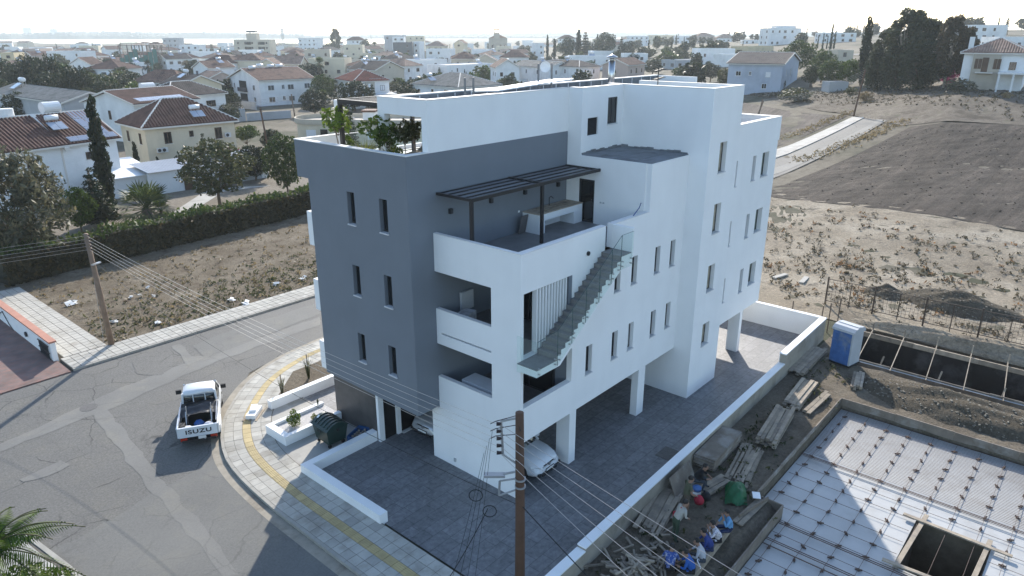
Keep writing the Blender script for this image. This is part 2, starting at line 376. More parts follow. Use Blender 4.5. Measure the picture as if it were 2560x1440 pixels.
cb_ = MB(); q_ = [G(1900, 478), G(2700, 600), G(2700, 322), G(2280, 320)]
for _ in range(450):
    a_, b_ = random.random(), random.random(); p_ = q_[0].lerp(q_[1], a_).lerp(q_[3].lerp(q_[2], a_), b_); s_ = random.uniform(.05, .15); cb_.obox((p_.x, p_.y, T(p_.x, p_.y) + .06), (s_ * 1.6, s_, s_ * .4), FUR + random.uniform(-.5, .5), random.uniform(-.3, .3))
cb_.build('soil_clods', FIELD, kind='stuff', label='clods of earth over the ploughed field', cat='soil')
# ------------------------------------------------------------------ streets
flatpoly('road', [(-60, 25.6), (-60, -60), (-6.6, -60), (-6.6, 5), (-6.6, 11), (-5.2, 14), (-1, 18.5), (2, 19.3), (80, 19.6), (80, 26.3), (5, 26.2), (-2, 26.0)], ASPH, .0)
def strip(name, px, m, z):
    pts = [Vector(P(*q, z=0)).to_2d() for q in px]; out = []; r_ = random.Random(len(px) * 13 + int(px[0][0]))
    for a, b in zip(pts, pts[1:] + pts[:1]):
        n_ = max(1, int((b - a).length / .35)); nn = Vector((-(b - a).y, (b - a).x)).normalized()
        for k in range(n_): out.append(a.lerp(b, k / n_) + nn * r_.uniform(-.05, .05) + nn * .05 * math.sin(k * .9))
    return flatpoly(name, out, m, z)
strip('road_patch', [(125, 1372), (190, 1352), (345, 1255), (560, 1135), (715, 1300), (800, 1388), (900, 1470), (700, 1700), (150, 1600)], ASPH2, .004)
strip('road_strip', [(225, 1032), (262, 1018), (300, 1062), (365, 1150), (520, 1330), (600, 1440), (560, 1440), (450, 1310), (330, 1170), (262, 1075)], ASPH3, .008)
strip('road_strip', [(0, 1112), (130, 1052), (262, 988), (400, 930), (520, 890), (800, 792), (800, 812), (540, 905), (440, 948), (300, 1012), (0, 1130)], ASPH3, .0085)
strip('road_patch', [(330, 905), (420, 865), (452, 900), (405, 938), (345, 935)], ASPH, .012)
strip('road_patch', [(480, 868), (545, 838), (800, 755), (800, 785), (520, 895)], ASPH2, .011)
strip('road_strip', [(50, 1200), (150, 1152), (175, 1162), (120, 1190), (60, 1205)], ASPH3, .012)
strip('road_strip', [(430, 866), (450, 860), (480, 890), (525, 893), (470, 915)], ASPH3, .0125)
cov = MB(); c0 = P(222, 1019, z=0); cov.tube([(c0[0], c0[1], .0), (c0[0], c0[1], .016)], .4, 20); cov.build('manhole_cover', mat('cast_iron', (.09, .085, .08), .6, .3, 12, .5, 40), label='round iron manhole cover sunk in the cracked road', cat='manhole cover')

# paved corner by the building: kerb line, slabs laid along it
KB = [(-6.78, -6), (-6.78, 1.5), (-6.76, 4.67), (-6.72, 7.15), (-6.45, 10.2), (-5.91, 12.26), (-4.77, 14.4), (-3.34, 16.0), (-1.54, 17.5), (.6, 18.5), (3, 19.0), (8, 19.2), (40, 19.3)]
def resample(pts, st):
    pts = [Vector(p) for p in pts]; sm = []
    for i in range(len(pts) - 1):
        a, b, c, d = pts[max(0, i - 1)], pts[i], pts[i + 1], pts[min(len(pts) - 1, i + 2)]
        for k in range(12):
            t = k / 12; sm.append(.5 * ((2 * b) + (c - a) * t + (2 * a - 5 * b + 4 * c - d) * t * t + (3 * b - a - 3 * c + d) * t ** 3))
    sm.append(pts[-1]); out = [sm[0]]; acc = 0
    for a, b in zip(sm, sm[1:]):
        L = (b - a).length; pos = st - acc
        while pos <= L: out.append(a.lerp(b, pos / L)); pos += st
        acc = (acc + L) % st if L + acc >= st else acc + L
    return out
kp = resample(KB, .46)
def off(i, t):
    d = (kp[min(i + 1, len(kp) - 1)] - kp[max(0, i - 1)]).normalized(); return kp[i] + Vector((d.y, -d.x)) * t
PZ = .13
kb = MB()
for i in range(len(kp) - 1):
    if i % 2 == 0 and i + 2 < len(kp):
        a, b, c, d = off(i, 0), off(i + 2, 0), off(i + 2, .14), off(i, .14)
        a2, b2 = a.lerp(b, .01), a.lerp(b, .99); d2, c2 = d.lerp(c, .01), d.lerp(c, .99)
        kb.hexa([(p.x, p.y, -.05) for p in (a2, b2, c2, d2)] + [(p.x, p.y, PZ) for p in (a2, b2, c2, d2)])
ker = kb.build('kerb', KERB, kind='structure')
gt = MB()
for i in range(len(kp) - 1):
    a, b, c, d = off(i, -.42), off(i + 1, -.42), off(i + 1, -.01), off(i, -.01); gt.face(*[(p.x, p.y, .006) for p in (a, b, c, d)])
gt.build('gutter', mat('gutter_concrete', (.29, .26, .21), .9, .2, 2, .3, 15, dirt=(.17, .14, .105), ds=.8), kind='structure')
bed = MB()
for i in range(len(kp) - 1):
    bed.hexa([(p.x, p.y, -.05) for p in (off(i, .14), off(i + 1, .14), off(i + 1, 2.25), off(i, 2.25))] + [(p.x, p.y, PZ - .012) for p in (off(i, .14), off(i + 1, .14), off(i + 1, 2.25), off(i, 2.25))])
pave = bed.build('pavement', JOINT, kind='structure')
ROWS = [(.155, .54), (.555, .94), (.955, 1.31), (1.325, 1.76), (1.775, 2.22)]
single = []
for i in range(len(kp) - 1):
    y = (kp[i].y + kp[min(i + 1, len(kp) - 1)].y) / 2
    for r_, (t0, t1) in enumerate(ROWS):
        a, b, c, d = off(i, t0), off(i + 1, t0), off(i + 1, t1), off(i, t1)
        a, b = a.lerp(b, .018), a.lerp(b, .982); d, c = d.lerp(c, .018), d.lerp(c, .982)
        dz = random.uniform(-.004, .004); q = [(p.x, p.y, PZ - .02) for p in (a, b, c, d)] + [(p.x, p.y, PZ + dz) for p in (a, b, c, d)]
        ce = (a + c) / 2; single.append((((ce.x - CAM[0]) ** 2 + (ce.y - CAM[1]) ** 2), r_, q, (a, b, c, d)))
vis = [s for s in single if -4 < s[3][0].y < 30 and s[3][0].x < 5]
vis.sort(key=lambda s: s[0]); rest = MB()
nsl = 0
for k, (d_, r_, q, cs) in enumerate(vis):
    if r_ == 2 or nsl < 300:
        b = MB(); b.hexa(q)
        if r_ == 2:
            for t in (.15, .38, .62, .85):
                p0 = cs[0].lerp(cs[3], t); p1 = cs[1].lerp(cs[2], t); b.bar((p0.x, p0.y, PZ + .004), (p1.x, p1.y, PZ + .004), .045, .012)
            b.build('tactile_slab', YELL, pave)
        else: b.build('slab', SLAB, pave); nsl += 1
    else: rest.hexa(q)
for s in single:
    if s not in vis: rest.hexa(s[2])
rest.build('slabs', SLAB, pave, kind='stuff')

# pavement across the street, with its kerb and slabs
fp = MB(); fp.box(-7.2, 26.1, -.05, 90, 28.0, .108); fp.box(-7.0, 28.0, -.05, -4.7, 44, .108); far_p = fp.build('far_pavement', JOINT, kind='structure')
fk = MB(); x = -7.2
while x < 60: fk.box(x + .01, 25.95, -.05, x + .99, 26.09, .12); x += 1
fk.build('far_kerb', KERB, kind='structure')
sm = [MB().box(-.215, -.215, 0, .215, .215, .02).mesh('slab', SLAB)]; ncount = 0; restf = MB()
for iy in range(4):
    for ix in range(90):
        x, y = -6.95 + ix * .46, 26.35 + iy * .46
        if ncount < 280 and x < 16: link('slab', sm[0], far_p, loc=(x, y, .1 + random.uniform(0, .006))); ncount += 1
        else: restf.box(x - .215, y - .215, .1, x + .215, y + .215, .12)
for iy in range(34):
    for ix in range(5):
        x, y = -6.75 + ix * .46, 28.25 + iy * .46; restf.box(x - .215, y - .215, .1, x + .215, y + .215, .12 + random.uniform(0, .006))
restf.build('slabs', SLAB, far_p, kind='stuff')
sheet('dry_lot', [[(-4.7, 28.02, 0), (34, 28.02, 0), (34, 48, 0), (-4.7, 46.5, 0)], [(34, 28.02, 0), (90, 28.02, 0), (90, 44, 0), (34, 48, 0)]], LOT, .05, 40, rough=.05)
sheet('garden_ground', [[(-20, 46.5, 0), (34, 48, 0), (60, 76, 0), (-20, 76, 0)]], m_earth('garden_soil', [(.2, .165, .125), (.3, .26, .2), (.38, .33, .27)], .2, .6, 4), .03, 12)
flatpoly('garden_path', [tuple(P(*q, z=0))[:2] for q in [(420, 540), (440, 555), (560, 480), (680, 465), (560, 470), (530, 468)]], CONC, .06)
# street lot corner at the bottom edge, drive with bricks beyond the gate
lp = [G(60, 1335), G(118, 1380), G(165, 1415), G(205, 1450), G(300, 1620), G(-200, 1700), G(-300, 1250)]
c2 = MB().prism([(p.x, p.y) for p in lp], -.05, .11); np_ = c2.build('near_pavement', JOINT, kind='structure')
o0 = lp[1]; ex = (lp[3] - lp[1]).normalized(); ey = Vector((ex.y, -ex.x, 0)) * -1
if (lp[5] - o0).dot(ey) < 0: ey = -ey
slab_me = MB().box(.01, .01, 0, .57, .57, .02).mesh('slab', SLAB)
for i in range(-5, 7):
    for j in range(0, 6):
        p = o0 + ex * (i * .58) + ey * (j * .58 + .2)
        o = link('slab', slab_me, np_, loc=(p.x, p.y, .105)); o.rotation_euler = (0, 0, math.atan2(ex.y, ex.x)) if ex.cross(ey).z > 0 else (0, 0, math.atan2(ey.y, ey.x))
k2 = MB()
for a, b in zip(lp[0:5], lp[1:5]): k2.bar((a.x, a.y, .06), (b.x, b.y, .06), .16, .15)
k2.build('near_kerb', KERB, kind='structure')
BRICKP = bpy.data.materials.new('brick_paving'); n, l, p = nodes(BRICKP); br = n.new('ShaderNodeTexBrick'); br.inputs['Scale'].default_value = 1; br.inputs['Brick Width'].default_value = .22; br.inputs['Row Height'].default_value = .11; br.inputs['Mortar Size'].default_value = .008
br.inputs['Color1'].default_value = (.2, .1, .08, 1); br.inputs['Color2'].default_value = (.14, .1, .09, 1); br.inputs['Mortar'].default_value = (.12, .09, .08, 1); co = coord(n, l); l.new(co, br.inputs['Vector'])
l.new(mix(n, l, 1., br.outputs[0], ramp(n, l, noise(n, l, co, 1.2, 6), [(.3, .7), (.7, 1.3)]), 'MULTIPLY'), p.inputs['Base Color']); p.inputs['Roughness'].default_value = .8
dv = MB().prism([(-7.35, 25.9), (-40, 25.5), (-40, 60), (-7.25, 60)], -.05, .06); dv.build('brick_drive', BRICKP, kind='structure')
# ================================================================== the white and grey apartment building
B = thing('apartment_building', 'white and slate grey four-storey apartment building with outside stair and roof terraces', 'building', (0, 0, 0))
TILE = mat('dark_wall_tile', (.085, .078, .074), .45, .2, 2.5, .1, 8)
STONE = mat('stair_stone', (.17, .165, .16), .55, .2, 3, .1, 30)
COP = mat('stone_coping', (.72, .7, .67), .7, .06, 2)
MEMB = mat('roof_membrane', (.17, .18, .19), .8, .2, 1.5, .3, 12, dirt=(.1, .105, .11), ds=1.2)
SILL = mat('marble_sill', (.6, .6, .6), .4, .08, 5)
SHUT = mat('pale_shutter', (.42, .43, .44), .6, .05, 8)
WARM = mat('stairwell_pane', (.3, .26, .19), .15, .5, 2.5, spec=.6)
TERR = mat('terrace_tile', (.2, .2, .2), .5, .15, 2, .1, 10)
def ring(b, ax, c, u0, u1, z0, z1, wd, dp):
    "frame round an opening; ax 'x' or 'y' is the facing axis, c its plane"
    for a0, a1, b0, b1 in ((u0, u1, z0, z0 + wd), (u0, u1, z1 - wd, z1), (u0, u0 + wd, z0 + wd, z1 - wd), (u1 - wd, u1, z0 + wd, z1 - wd)):
        if ax == 'y': b.box(a0, c, b0, a1, c + dp, b1)
        else: b.box(c, a0, b0, c + dp, a1, b1)
    return b
def window(par, ax, c, u0, u1, z0, z1, rec=.2, pm=PANE, fm=FRAME, sill=SILL, bars=0, wd=.05):
    fr = ring(MB(), ax, c + rec, u0, u1, z0, z1, wd, .06)
    for k in range(bars):
        m_ = u0 + (u1 - u0) * (k + 1) / (bars + 1)
        (fr.box(m_ - .025, c + rec, z0 + wd, m_ + .025, c + rec + .05, z1 - wd) if ax == 'y' else fr.box(c + rec, m_ - .025, z0 + wd, c + rec + .05, m_ + .025, z1 - wd))
    wn = fr.build('window', fm, par)
    pn = MB(); (pn.box(u0 + wd, c + rec + .02, z0 + wd, u1 - wd, c + rec + .035, z1 - wd) if ax == 'y' else pn.box(c + rec + .02, u0 + wd, z0 + wd, c + rec + .035, u1 - wd, z1 - wd)); pn.build('pane', pm, wn)
    if (int(u0 * 100) + int(z0 * 10)) % 5 == 0 and pm is PANE:
        zb_ = z1 - (z1 - z0) * .45; bl = MB(); (bl.box(u0 + wd, c + rec + .004, zb_, u1 - wd, c + rec + .018, z1 - wd) if ax == 'y' else bl.box(c + rec + .004, u0 + wd, zb_, c + rec + .018, u1 - wd, z1 - wd)); bl.build('blind', SHUT, wn)
    if sill:
        s = MB(); (s.box(u0 - .03, c - .05, z0 - .035, u1 + .03, c + rec, z0 + .012) if ax == 'y' else s.box(c - .05, u0 - .03, z0 - .035, c + rec, u1 + .03, z0 + .012)); s.build('sill', sill, wn)
    return wn
def part(name, m, *boxes, par=B, **k):
    b = MB()
    for q in boxes: b.box(*q)
    return b.build(name, m, par, **k)
# ---- white block, street side (faces -X)
Zb = 2.57
MB().wall((0, 0, Zb), (0, 1, 0), (-1, 0, 0), 4.45, 10.15 - Zb, [(1.45, 7.05 - Zb, 4.45, 8.62 - Zb), (1.45, 4.05 - Zb, 4.45, 5.53 - Zb), (1.47, 5.985 - Zb, 4.22, 6.06 - Zb)], .15).build('wall', WHITE, B)
part('wall', WHITE, (0, 0, 0, .2, 4.92, Zb))
for z in (7.05, 4.05): part('balcony_coping', COP, (-.02, 1.47, z, .17, 4.43, z + .02))
# ---- white block, yard side (faces -Y)
yw = [(6.1, 7.08, 8.36), (7.42, 7.08, 8.36), (9.38, 7.08, 8.36), (10.77, 7.08, 8.36), (4.18, 3.95, 5.25), (6.12, 3.95, 5.25), (7.43, 3.95, 5.25), (9.38, 3.95, 5.25), (10.77, 3.95, 5.25)]
hs = [(x - .15, z0 - Zb, x + .45 - .15, z1 - Zb) for x, z0, z1 in yw]
hs += [(0, 6.1 - Zb, 2.91, 8.66 - Zb), (0, 4.05 - Zb, 3.05, 5.53 - Zb), (0, 10.15 - Zb, 5.1, 12.2 - Zb), (5.1, 9.15 - Zb, 5.6, 12.2 - Zb), (5.6, 10.12 - Zb, 8.45, 12.2 - Zb)]
MB().wall((.15, 0, Zb), (1, 0, 0), (0, -1, 0), 11.75, 12.2 - Zb, hs, .26).build('wall', WHITE, B)
for x, z0, z1 in yw: window(B, 'y', 0, x, x + .45, z0, z1, .18, SHUT if (x, z0) == (7.43, 3.95) else PANE)
part('floor_slab', WHITE, (.2, .3, 2.6, 11.88, 10.6, 3.0), (.16, .27, 5.82, 8.5, 4.44, 6.095), (3.4, .27, 3.2, 11.88, 4.4, 9.0))
for q in ((.16, .27, 3.0, 3.38, 4.44, 3.05), (.16, .27, 6.096, 3.38, 4.44, 6.12)): part('loggia_floor', STONE, q)
part('loggia_ceiling', WHITE2, (.16, .27, 8.68, 8.5, 4.44, 9.08))
part('loggia_wall', GREY, (3.28, .27, 3.05, 3.4, 4.44, 8.68))
for z in (3.05, 6.12):
    d = ring(MB(), 'x', 3.2, .9, 3.6, z, z + 2.3, .07, .08); d.box(3.2, 2.2, z, 3.27, 2.27, z + 2.2); dd = d.build('sliding_door', FRAME, B); MB().box(3.23, .97, z + .07, 3.25, 3.53, z + 2.23).build('pane', PANE, dd)
part('wall_light', WHITE2, (1.55, 4.36, 8.0, 1.95, 4.44, 8.07))
part('louvre_wall', GREY, (2.86, .0, 6.1, 3.06, .26, 8.66))
for k in range(11): part('louvre_fin', WHITE2, (.92 + k * .178, .02, 6.12, .97 + k * .178, .24, 8.66))
MB().tube([(4.05, -.06, 9.3), (4.05, .0, 9.3)], .09, 14).build('bulkhead_lamp', FRAME, B)
# ---- terrace on the third floor
part('terrace_floor', TERR, (.15, .26, 9.085, 8.6, 4.45, 9.15), (5.25, 0, 9.085, 5.75, .26, 9.15))
part('parapet_coping', COP, (-.015, -.015, 10.15, .165, 4.44, 10.175), (.165, -.015, 10.15, 5.25, .275, 10.175), (5.75, -.015, 10.12, 8.55, .275, 10.145))
part('parapet_return', WHITE, (5.76, -.95, 8.9, 5.9, -.002, 10.13))
# ---- stair box, its roof, the service door
part('box_wall', WHITE, (8.55, .26, 9.15, 8.75, 2.87, 12.2), (8.55, 3.75, 9.15, 8.75, 4.45, 12.2), (8.55, 2.87, 11.15, 8.75, 3.75, 12.2))
dr = ring(MB(), 'x', 8.6, 2.87, 3.75, 9.15, 11.15, .09, .08).build('terrace_door', FRAME, B); MB().box(8.63, 2.96, 9.24, 8.65, 3.66, 11.06).build('pane', PANE, dr); MB().box(8.55, 3.0, 10.1, 8.6, 3.04, 10.25).build('handle', FRAME, dr)
part('switch_plate', SHUT, (8.535, 2.45, 10.15, 8.55, 2.55, 10.22), (8.535, 2.3, 10.15, 8.55, 2.4, 10.22))
bm_ = MB().box(8.62, .05, 12.2, 11.88, 3.68, 12.235); mr = bm_.build('box_roof', MEMB, B)
for k in range(9):
    x0 = 8.62 + k * .36; MB().box(x0, 3.64, 12.235, x0 + .34, 3.7, 12.3 + .07 * ((k * 37) % 5) / 4).build('membrane_flap', MEMB, mr)
for k in range(10):
    y0 = .1 + k * .355; MB().box(11.84, y0, 12.235, 11.9, y0 + .34, 12.29 + .07 * ((k * 23) % 4) / 3).build('membrane_flap', MEMB, mr)
for k in range(3): MB().box(8.62, .9 + k * .95, 12.236, 11.85, .93 + k * .95, 12.248).build('membrane_seam', MEMB, mr)
# ---- slate grey block
MB().wall((-1.2, 4.45, 2.65), (0, 1, 0), (-1, 0, 0), 7.08, 13.23 - 2.65, [(y - 4.45, z - 2.65, y + .47 - 4.45, z + 1.34 - 2.65) for y in (5.66, 7.67) for z in (4.02, 7.07, 10.14)] + [(6.3, 0, 7.08, 11.67 - 2.65)], .26).build('grey_wall', GREY, B)
for y in (5.66, 7.67):
    for z in (4.02, 7.07, 10.14): window(B, 'x', -1.2, y, y + .47, z, z + 1.34, .18, sill=SILL)
MB().wall((-.94, 4.45, 2.65), (1, 0, 0), (0, -1, 0), 9.49, 13.23 - 2.65, [], .28).build('grey_wall', GREY, B)
for q in ((-.93, 4.74, 2.66, 8.4, 10.69, 2.95), (-.93, 10.96, 11.68, 8.4, 11.29, 11.95)): part('overhang_slab', GREY, q)
part('parapet_coping', COP, (-1.215, 4.435, 13.23, -.93, 11.545, 13.262), (-.93, 4.435, 13.23, -.1, 4.745, 13.262))
part('parapet_lining', WHITE2, (-.938, 4.735, 12.2, -.92, 11.3, 13.228))
part('back_parapet', WHITE, (-.94, 11.3, 11.95, 1.3, 11.53, 13.228), (1.3, 11.3, 11.95, 6, 11.53, 12.35), (6, 11.3, 11.95, 8.4, 11.53, 13.228))
part('parapet_coping', COP, (-.93, 11.285, 13.23, 1.3, 11.545, 13.262))
gr = part('glass_rail', GLASS, (1.32, 11.4, 12.35, 3.64, 11.42, 13.2), (3.66, 11.4, 12.35, 5.98, 11.42, 13.2))
MB().box(1.3, 11.38, 13.2, 6, 11.44, 13.23).build('rail_cap', COP, gr)
part('back_wall', WHITE, (-.94, 10.7, 2.66, 21.2, 10.95, 12.2))
for z0, z1 in ((2.77, 4.12), (5.66, 7.11), (8.7, 10.2)): part('balcony', WHITE, (-1.16, 10.76, z0, 6.5, 11.17, z1))
part('upper_terrace_floor', mat('pale_tile', (.45, .44, .42), .5, .08, 3), (-.915, 4.74, 12.12, 8.4, 11.295, 12.2))
# ---- penthouse
MB().wall((-.1, 4.45, 13.23), (1, 0, 0), (0, -1, 0), 8.65, 1.9, [], .3).build('penthouse_wall', WHITE, B)
part('penthouse_wall', WHITE, (-.1, 4.75, 14.52, .2, 7.25, 15.13), (-.1, 6.87, 12.2, .2, 7.25, 14.52), (.2, 7.0, 14.45, 20.9, 7.25, 15.1), (3.8, 7.0, 12.2, 20.9, 7.25, 14.45), (3.9, 4.75, 12.2, 4.1, 7.0, 14.45), (20.7, 4.5, 12.2, 20.9, 7.0, 15.1))
d = ring(MB(), 'x', 3.8, 4.9, 6.9, 12.2, 14.3, .07, .08); d.box(3.8, 5.87, 12.2, 3.86, 5.93, 14.3); dd = d.build('sliding_door', FRAME, B); MB().box(3.83, 4.97, 12.27, 3.85, 6.83, 14.23).build('pane', PANE, dd)
part('penthouse_roof', MEMB, (.2, 4.75, 14.5, 20.7, 7.0, 14.62), (8.8, 3.9, 14.5, 11.95, 4.75, 14.62), (12.1, -.7, 14.5, 14.8, 4.75, 14.62))
part('roof_upstand', MEMB, (.21, 6.94, 14.62, 20.69, 6.99, 15.08), (.21, 4.76, 14.62, 8.7, 4.8, 15.08), (12.11, 4.0, 14.62, 12.14, -.68, 15.1))
for k in range(20): part('upstand_joint', SILL, (.8 + k * 1.0, 6.925, 14.62, .86 + k * 1.0, 6.94, 15.06))
part('parapet_coping', COP, (-.115, 4.435, 15.131, 8.56, 4.765, 15.155), (-.115, 4.766, 15.131, .215, 7.265, 15.155), (.216, 6.985, 15.101, 20.9, 7.265, 15.127), (8.535, 3.685, 15.152, 8.78, 4.434, 15.175), (8.781, 3.685, 15.152, 11.884, 3.96, 15.175), (11.885, -.945, 15.152, 12.15, 4.6, 15.175), (12.151, -.945, 15.152, 15.01, -.68, 15.175), (14.75, -.679, 15.152, 15.01, 4.6, 15.175))
MB().wall((8.55, 3.7, 12.2), (1, 0, 0), (0, -1, 0), 3.35, 2.95, [(.47, .82, 1.31, 1.61), (2.07, 1.2, 2.88, 2.42)], .26).build('penthouse_wall', WHITE, B)
part('penthouse_wall', WHITE, (8.55, 3.96, 12.2, 8.8, 4.449, 15.15))
wn = window(B, 'y', 3.7, 9.02, 9.86, 13.02, 13.81, .08, BLACK, FRAME, None)
for k in range(12): MB().obox((9.44, 3.79, 13.1 + k * .055), (.74, .05, .012), rx=R(35)).build('shutter_slat', FRAME, wn)
window(B, 'y', 3.7, 10.62, 11.43, 13.4, 14.62, .05, PANE, FRAME, SILL, 1)
# ---- stair tower
MB().wall((11.9, -.93, 0), (0, 1, 0), (-1, 0, 0), 5.5, 15.15, [], .25).build('tower_wall', WHITE, B)
tw = [(2.51, 3.72), (5.42, 6.78), (8.38, 9.83), (11.31, 12.72)]
MB().wall((12.15, -.93, 0), (1, 0, 0), (0, -1, 0), 2.85, 15.15, [(.85, a, 1.58, b) for a, b in tw], .3).build('tower_wall', WHITE, B)
for a, b in tw: window(B, 'y', -.93, 13.0, 13.73, a, b, .2, WARM, bars=1)
part('tower_wall', WHITE, (14.75, -.63, 0, 15.0, 4.6, 15.15), (12.15, 4.3, 0, 14.75, 4.6, 14.5))
# ---- wing
ww = [(16.06, .28, 3.84, 5.21), (16.06, .28, 6.98, 8.31), (16.06, .28, 10.11, 11.42), (18.18, .42, 3.84, 5.21), (18.18, .42, 6.98, 8.31), (18.18, .42, 10.11, 11.42), (19.4, .88, 3.96, 5.24), (19.4, .88, 7.05, 8.35), (19.4, .88, 10.14, 11.44)]
MB().wall((15.0, -.42, 2.55), (1, 0, 0), (0, -1, 0), 6.3, 13.18 - 2.55, [(x - 15, a - 2.55, x + wd - 15, b - 2.55) for x, wd, a, b in ww], .3).build('wing_wall', WHITE, B)
GRN = mat('green_shutter', (.1, .12, .1), .5, .1)
for x, wd, a, b in ww: window(B, 'y', -.42, x, x + wd, a, b, .24, SHUT if wd < .4 else (GRN if wd > .8 else PANE), FRAME)
part('wing_wall', WHITE, (21.0, -.12, 2.55, 21.3, 10.7, 13.18), (21.3, -.42, 11.92, 21.47, 10.7, 13.178))
part('wing_slab', WHITE, (15.0, -.12, 2.56, 21.0, 10.7, 2.9))
part('wing_roof', MEMB, (15.0, -.12, 12.0, 21.0, 10.7, 12.2))
part('parapet_coping', COP, (15.01, -.435, 13.18, 21.48, -.105, 13.205), (20.985, -.104, 13.18, 21.48, 4.4, 13.205))
# ---- ground floor: pillars, undercroft walls, entrance
for q in ((3.27, .07, 3.72, .75), (8.7, .06, 9.3, .42), (18.86, -.41, 19.2, .24), (18.86, 5, 19.2, 5.6), (18.86, 10, 19.2, 10.6), (15.2, 10, 15.6, 10.6)): part('pillar', WHITE, (q[0], q[1], 0, q[2], q[3], 2.57 if q[0] < 15 else 2.555))
part('undercroft_wall', WHITE, (.2, 4.74, 0, 11.9, 4.92, 2.6), (6.5, 4.92, 0, 6.7, 10.7, 2.66))
part('entrance_tile_wall', TILE, (-.82, 7.68, 0, -.6, 10.8, 2.66), (-.6, 10.6, 0, 6.5, 10.8, 2.66))
part('entrance_post', WHITE2, (-.86, 7.52, 0, -.58, 7.68, 2.66))
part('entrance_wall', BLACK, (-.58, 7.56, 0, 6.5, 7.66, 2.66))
part('door_jamb', WHITE2, (.1, 7.44, 0, .32, 7.555, 2.66)); part('door_jamb', WHITE2, (1.75, 7.44, 0, 2.0, 7.555, 2.66))
part('door_step', COP, (.32, 7.3, .0, 1.75, 7.5, .06))
part('socket_box', SHUT, (-.06, 3.55, .3, 0, 3.65, .45))
# ---- outside stair
NS = 17; run = 4.3 / NS; rise = 3.05 / NS
st = MB(); prof = [(-.22, 5.8), (-.22, 6.07), (.95, 6.07)]
for i in range(NS): prof += [(.95 + i * run, 6.07 + (i + 1) * rise), (.95 + (i + 1) * run, 6.07 + (i + 1) * rise)]
prof += [(5.75, 9.12), (5.75, 8.75), (5.3, 8.75), (1.15, 5.8)]
st.extrude([(x, -.93, z) for x, z in prof], (0, .91, 0)); stair = st.build('staircase', WHITE2, B)
MB().box(-.23, -.94, 6.07, .95, -.015, 6.1).build('landing', STONE, stair)
for i in range(NS):
    x = .95 + i * run; z = 6.07 + (i + 1) * rise
    MB().box(x - .02, -.94, z, x + run + (.5 if i == NS - 1 else 0), -.015, z + .03).box(x - .012, -.935, z - rise + .03, x - .002, -.02, z).build('step', STONE, stair)
GB = MB(); tz = lambda x: 7.21 + max(0, min(x, 4.94) - .8) * .678
cuts = [-.25, .93, 1.8, 2.65, 3.5, 4.3, 4.94, 5.81]
for a, b in zip(cuts, cuts[1:]):
    a, b = a + .008, b - .008; za = max(5.78, tz(a) - 1.42); zb = max(5.78, tz(b) - 1.42)
    if a > 4.9: za = zb = 8.6
    g = MB(); g.extrude([(a, -.985, za), (b, -.985, zb), (b, -.985, tz(b)), (a, -.985, tz(a))], (0, .018, 0)); gp = g.build('glass_panel', GLASS, stair)
    for xx in (a + .12, b - .12):
        for dz in (.12, .32):
            zz = za + (zb - za) * ((xx - a) / (b - a)) + dz; cl = MB().tube([(xx, -1.01, zz), (xx, -.93, zz)], .03, 10); cl.build('clamp', STEEL, stair)
    ed = MB().bar((a, -.976, tz(a) + .004), (b, -.976, tz(b) + .004), .02, .008); ed.build('glass_edge', mat('glass_edge', (.05, .09, .085), .2), stair)
MB().box(-.262, -.96, 5.78, -.245, -.03, 7.21).build('glass_panel', GLASS, stair)
for a in cuts[1:-1]: MB().box(a - .007, -.986, max(5.8, tz(a) - 1.4), a + .007, -.966, tz(a)).build('glass_joint', mat('glass_edge'), stair)
# ---- pergola on the terrace
pg = MB()
for x in (.25, 4.42, 8.46): pg.box(x - .05, 2.66, 11.62, x + .05, 4.44, 11.72)
pg.box(.2, 2.56, 11.6, 8.53, 2.66, 11.73); perg = pg.build('pergola', DARKM, B)
for y in (3.05, 3.5, 3.95, 4.38): MB().box(.3, y - .03, 11.665, 8.42, y + .03, 11.705).build('rafter', DARKM, perg)
MB().box(.3, 2.67, 11.64, 8.42, 4.43, 11.65).build('roof_sheet', glassmat('smoked_sheet', (.7, .71, .73), .25, .35), perg)
for x in (.26, 4.42): MB().box(x - .06, 2.56, 9.15, x + .06, 2.68, 11.6).build('post', DARKM, perg)
for x, y in ((425, 830), (830, 725), (1170, 640), (1500, 563)):
    q = P(1020 + x / 4, 320 + y / 4, y=4.4); part('wall_lamp', FRAME, (q[0] - .07, 4.32, q[2] - .1, q[0] + .07, 4.45, q[2] + .1))
part('switch_plate', WHITE2, (5.05, 4.435, 10.05, 5.15, 4.449, 10.13))
ct = part('counter', WHITE2, (5.35, 3.5, 9.15, 5.75, 4.44, 10.02), (5.75, 3.5, 9.72, 8.54, 4.44, 10.02), (7.9, 3.5, 9.15, 8.54, 4.44, 9.72), (5.75, 4.3, 9.15, 7.9, 4.44, 9.72))
MB().box(5.33, 3.47, 10.02, 8.54, 4.44, 10.06).build('counter_top', mat('chip_board', (.4, .33, .25), .8, .2, 6), ct)
MB().tube([(7.0, 4.25, 10.06), (7.0, 4.25, 10.42), (7.0, 4.15, 10.5), (7.0, 4.02, 10.42)], .02, 8).build('tap', FRAME, ct)
MB().box(6.45, 4.27, 9.3, 6.75, 4.299, 9.6).build('vent', FRAME, ct)
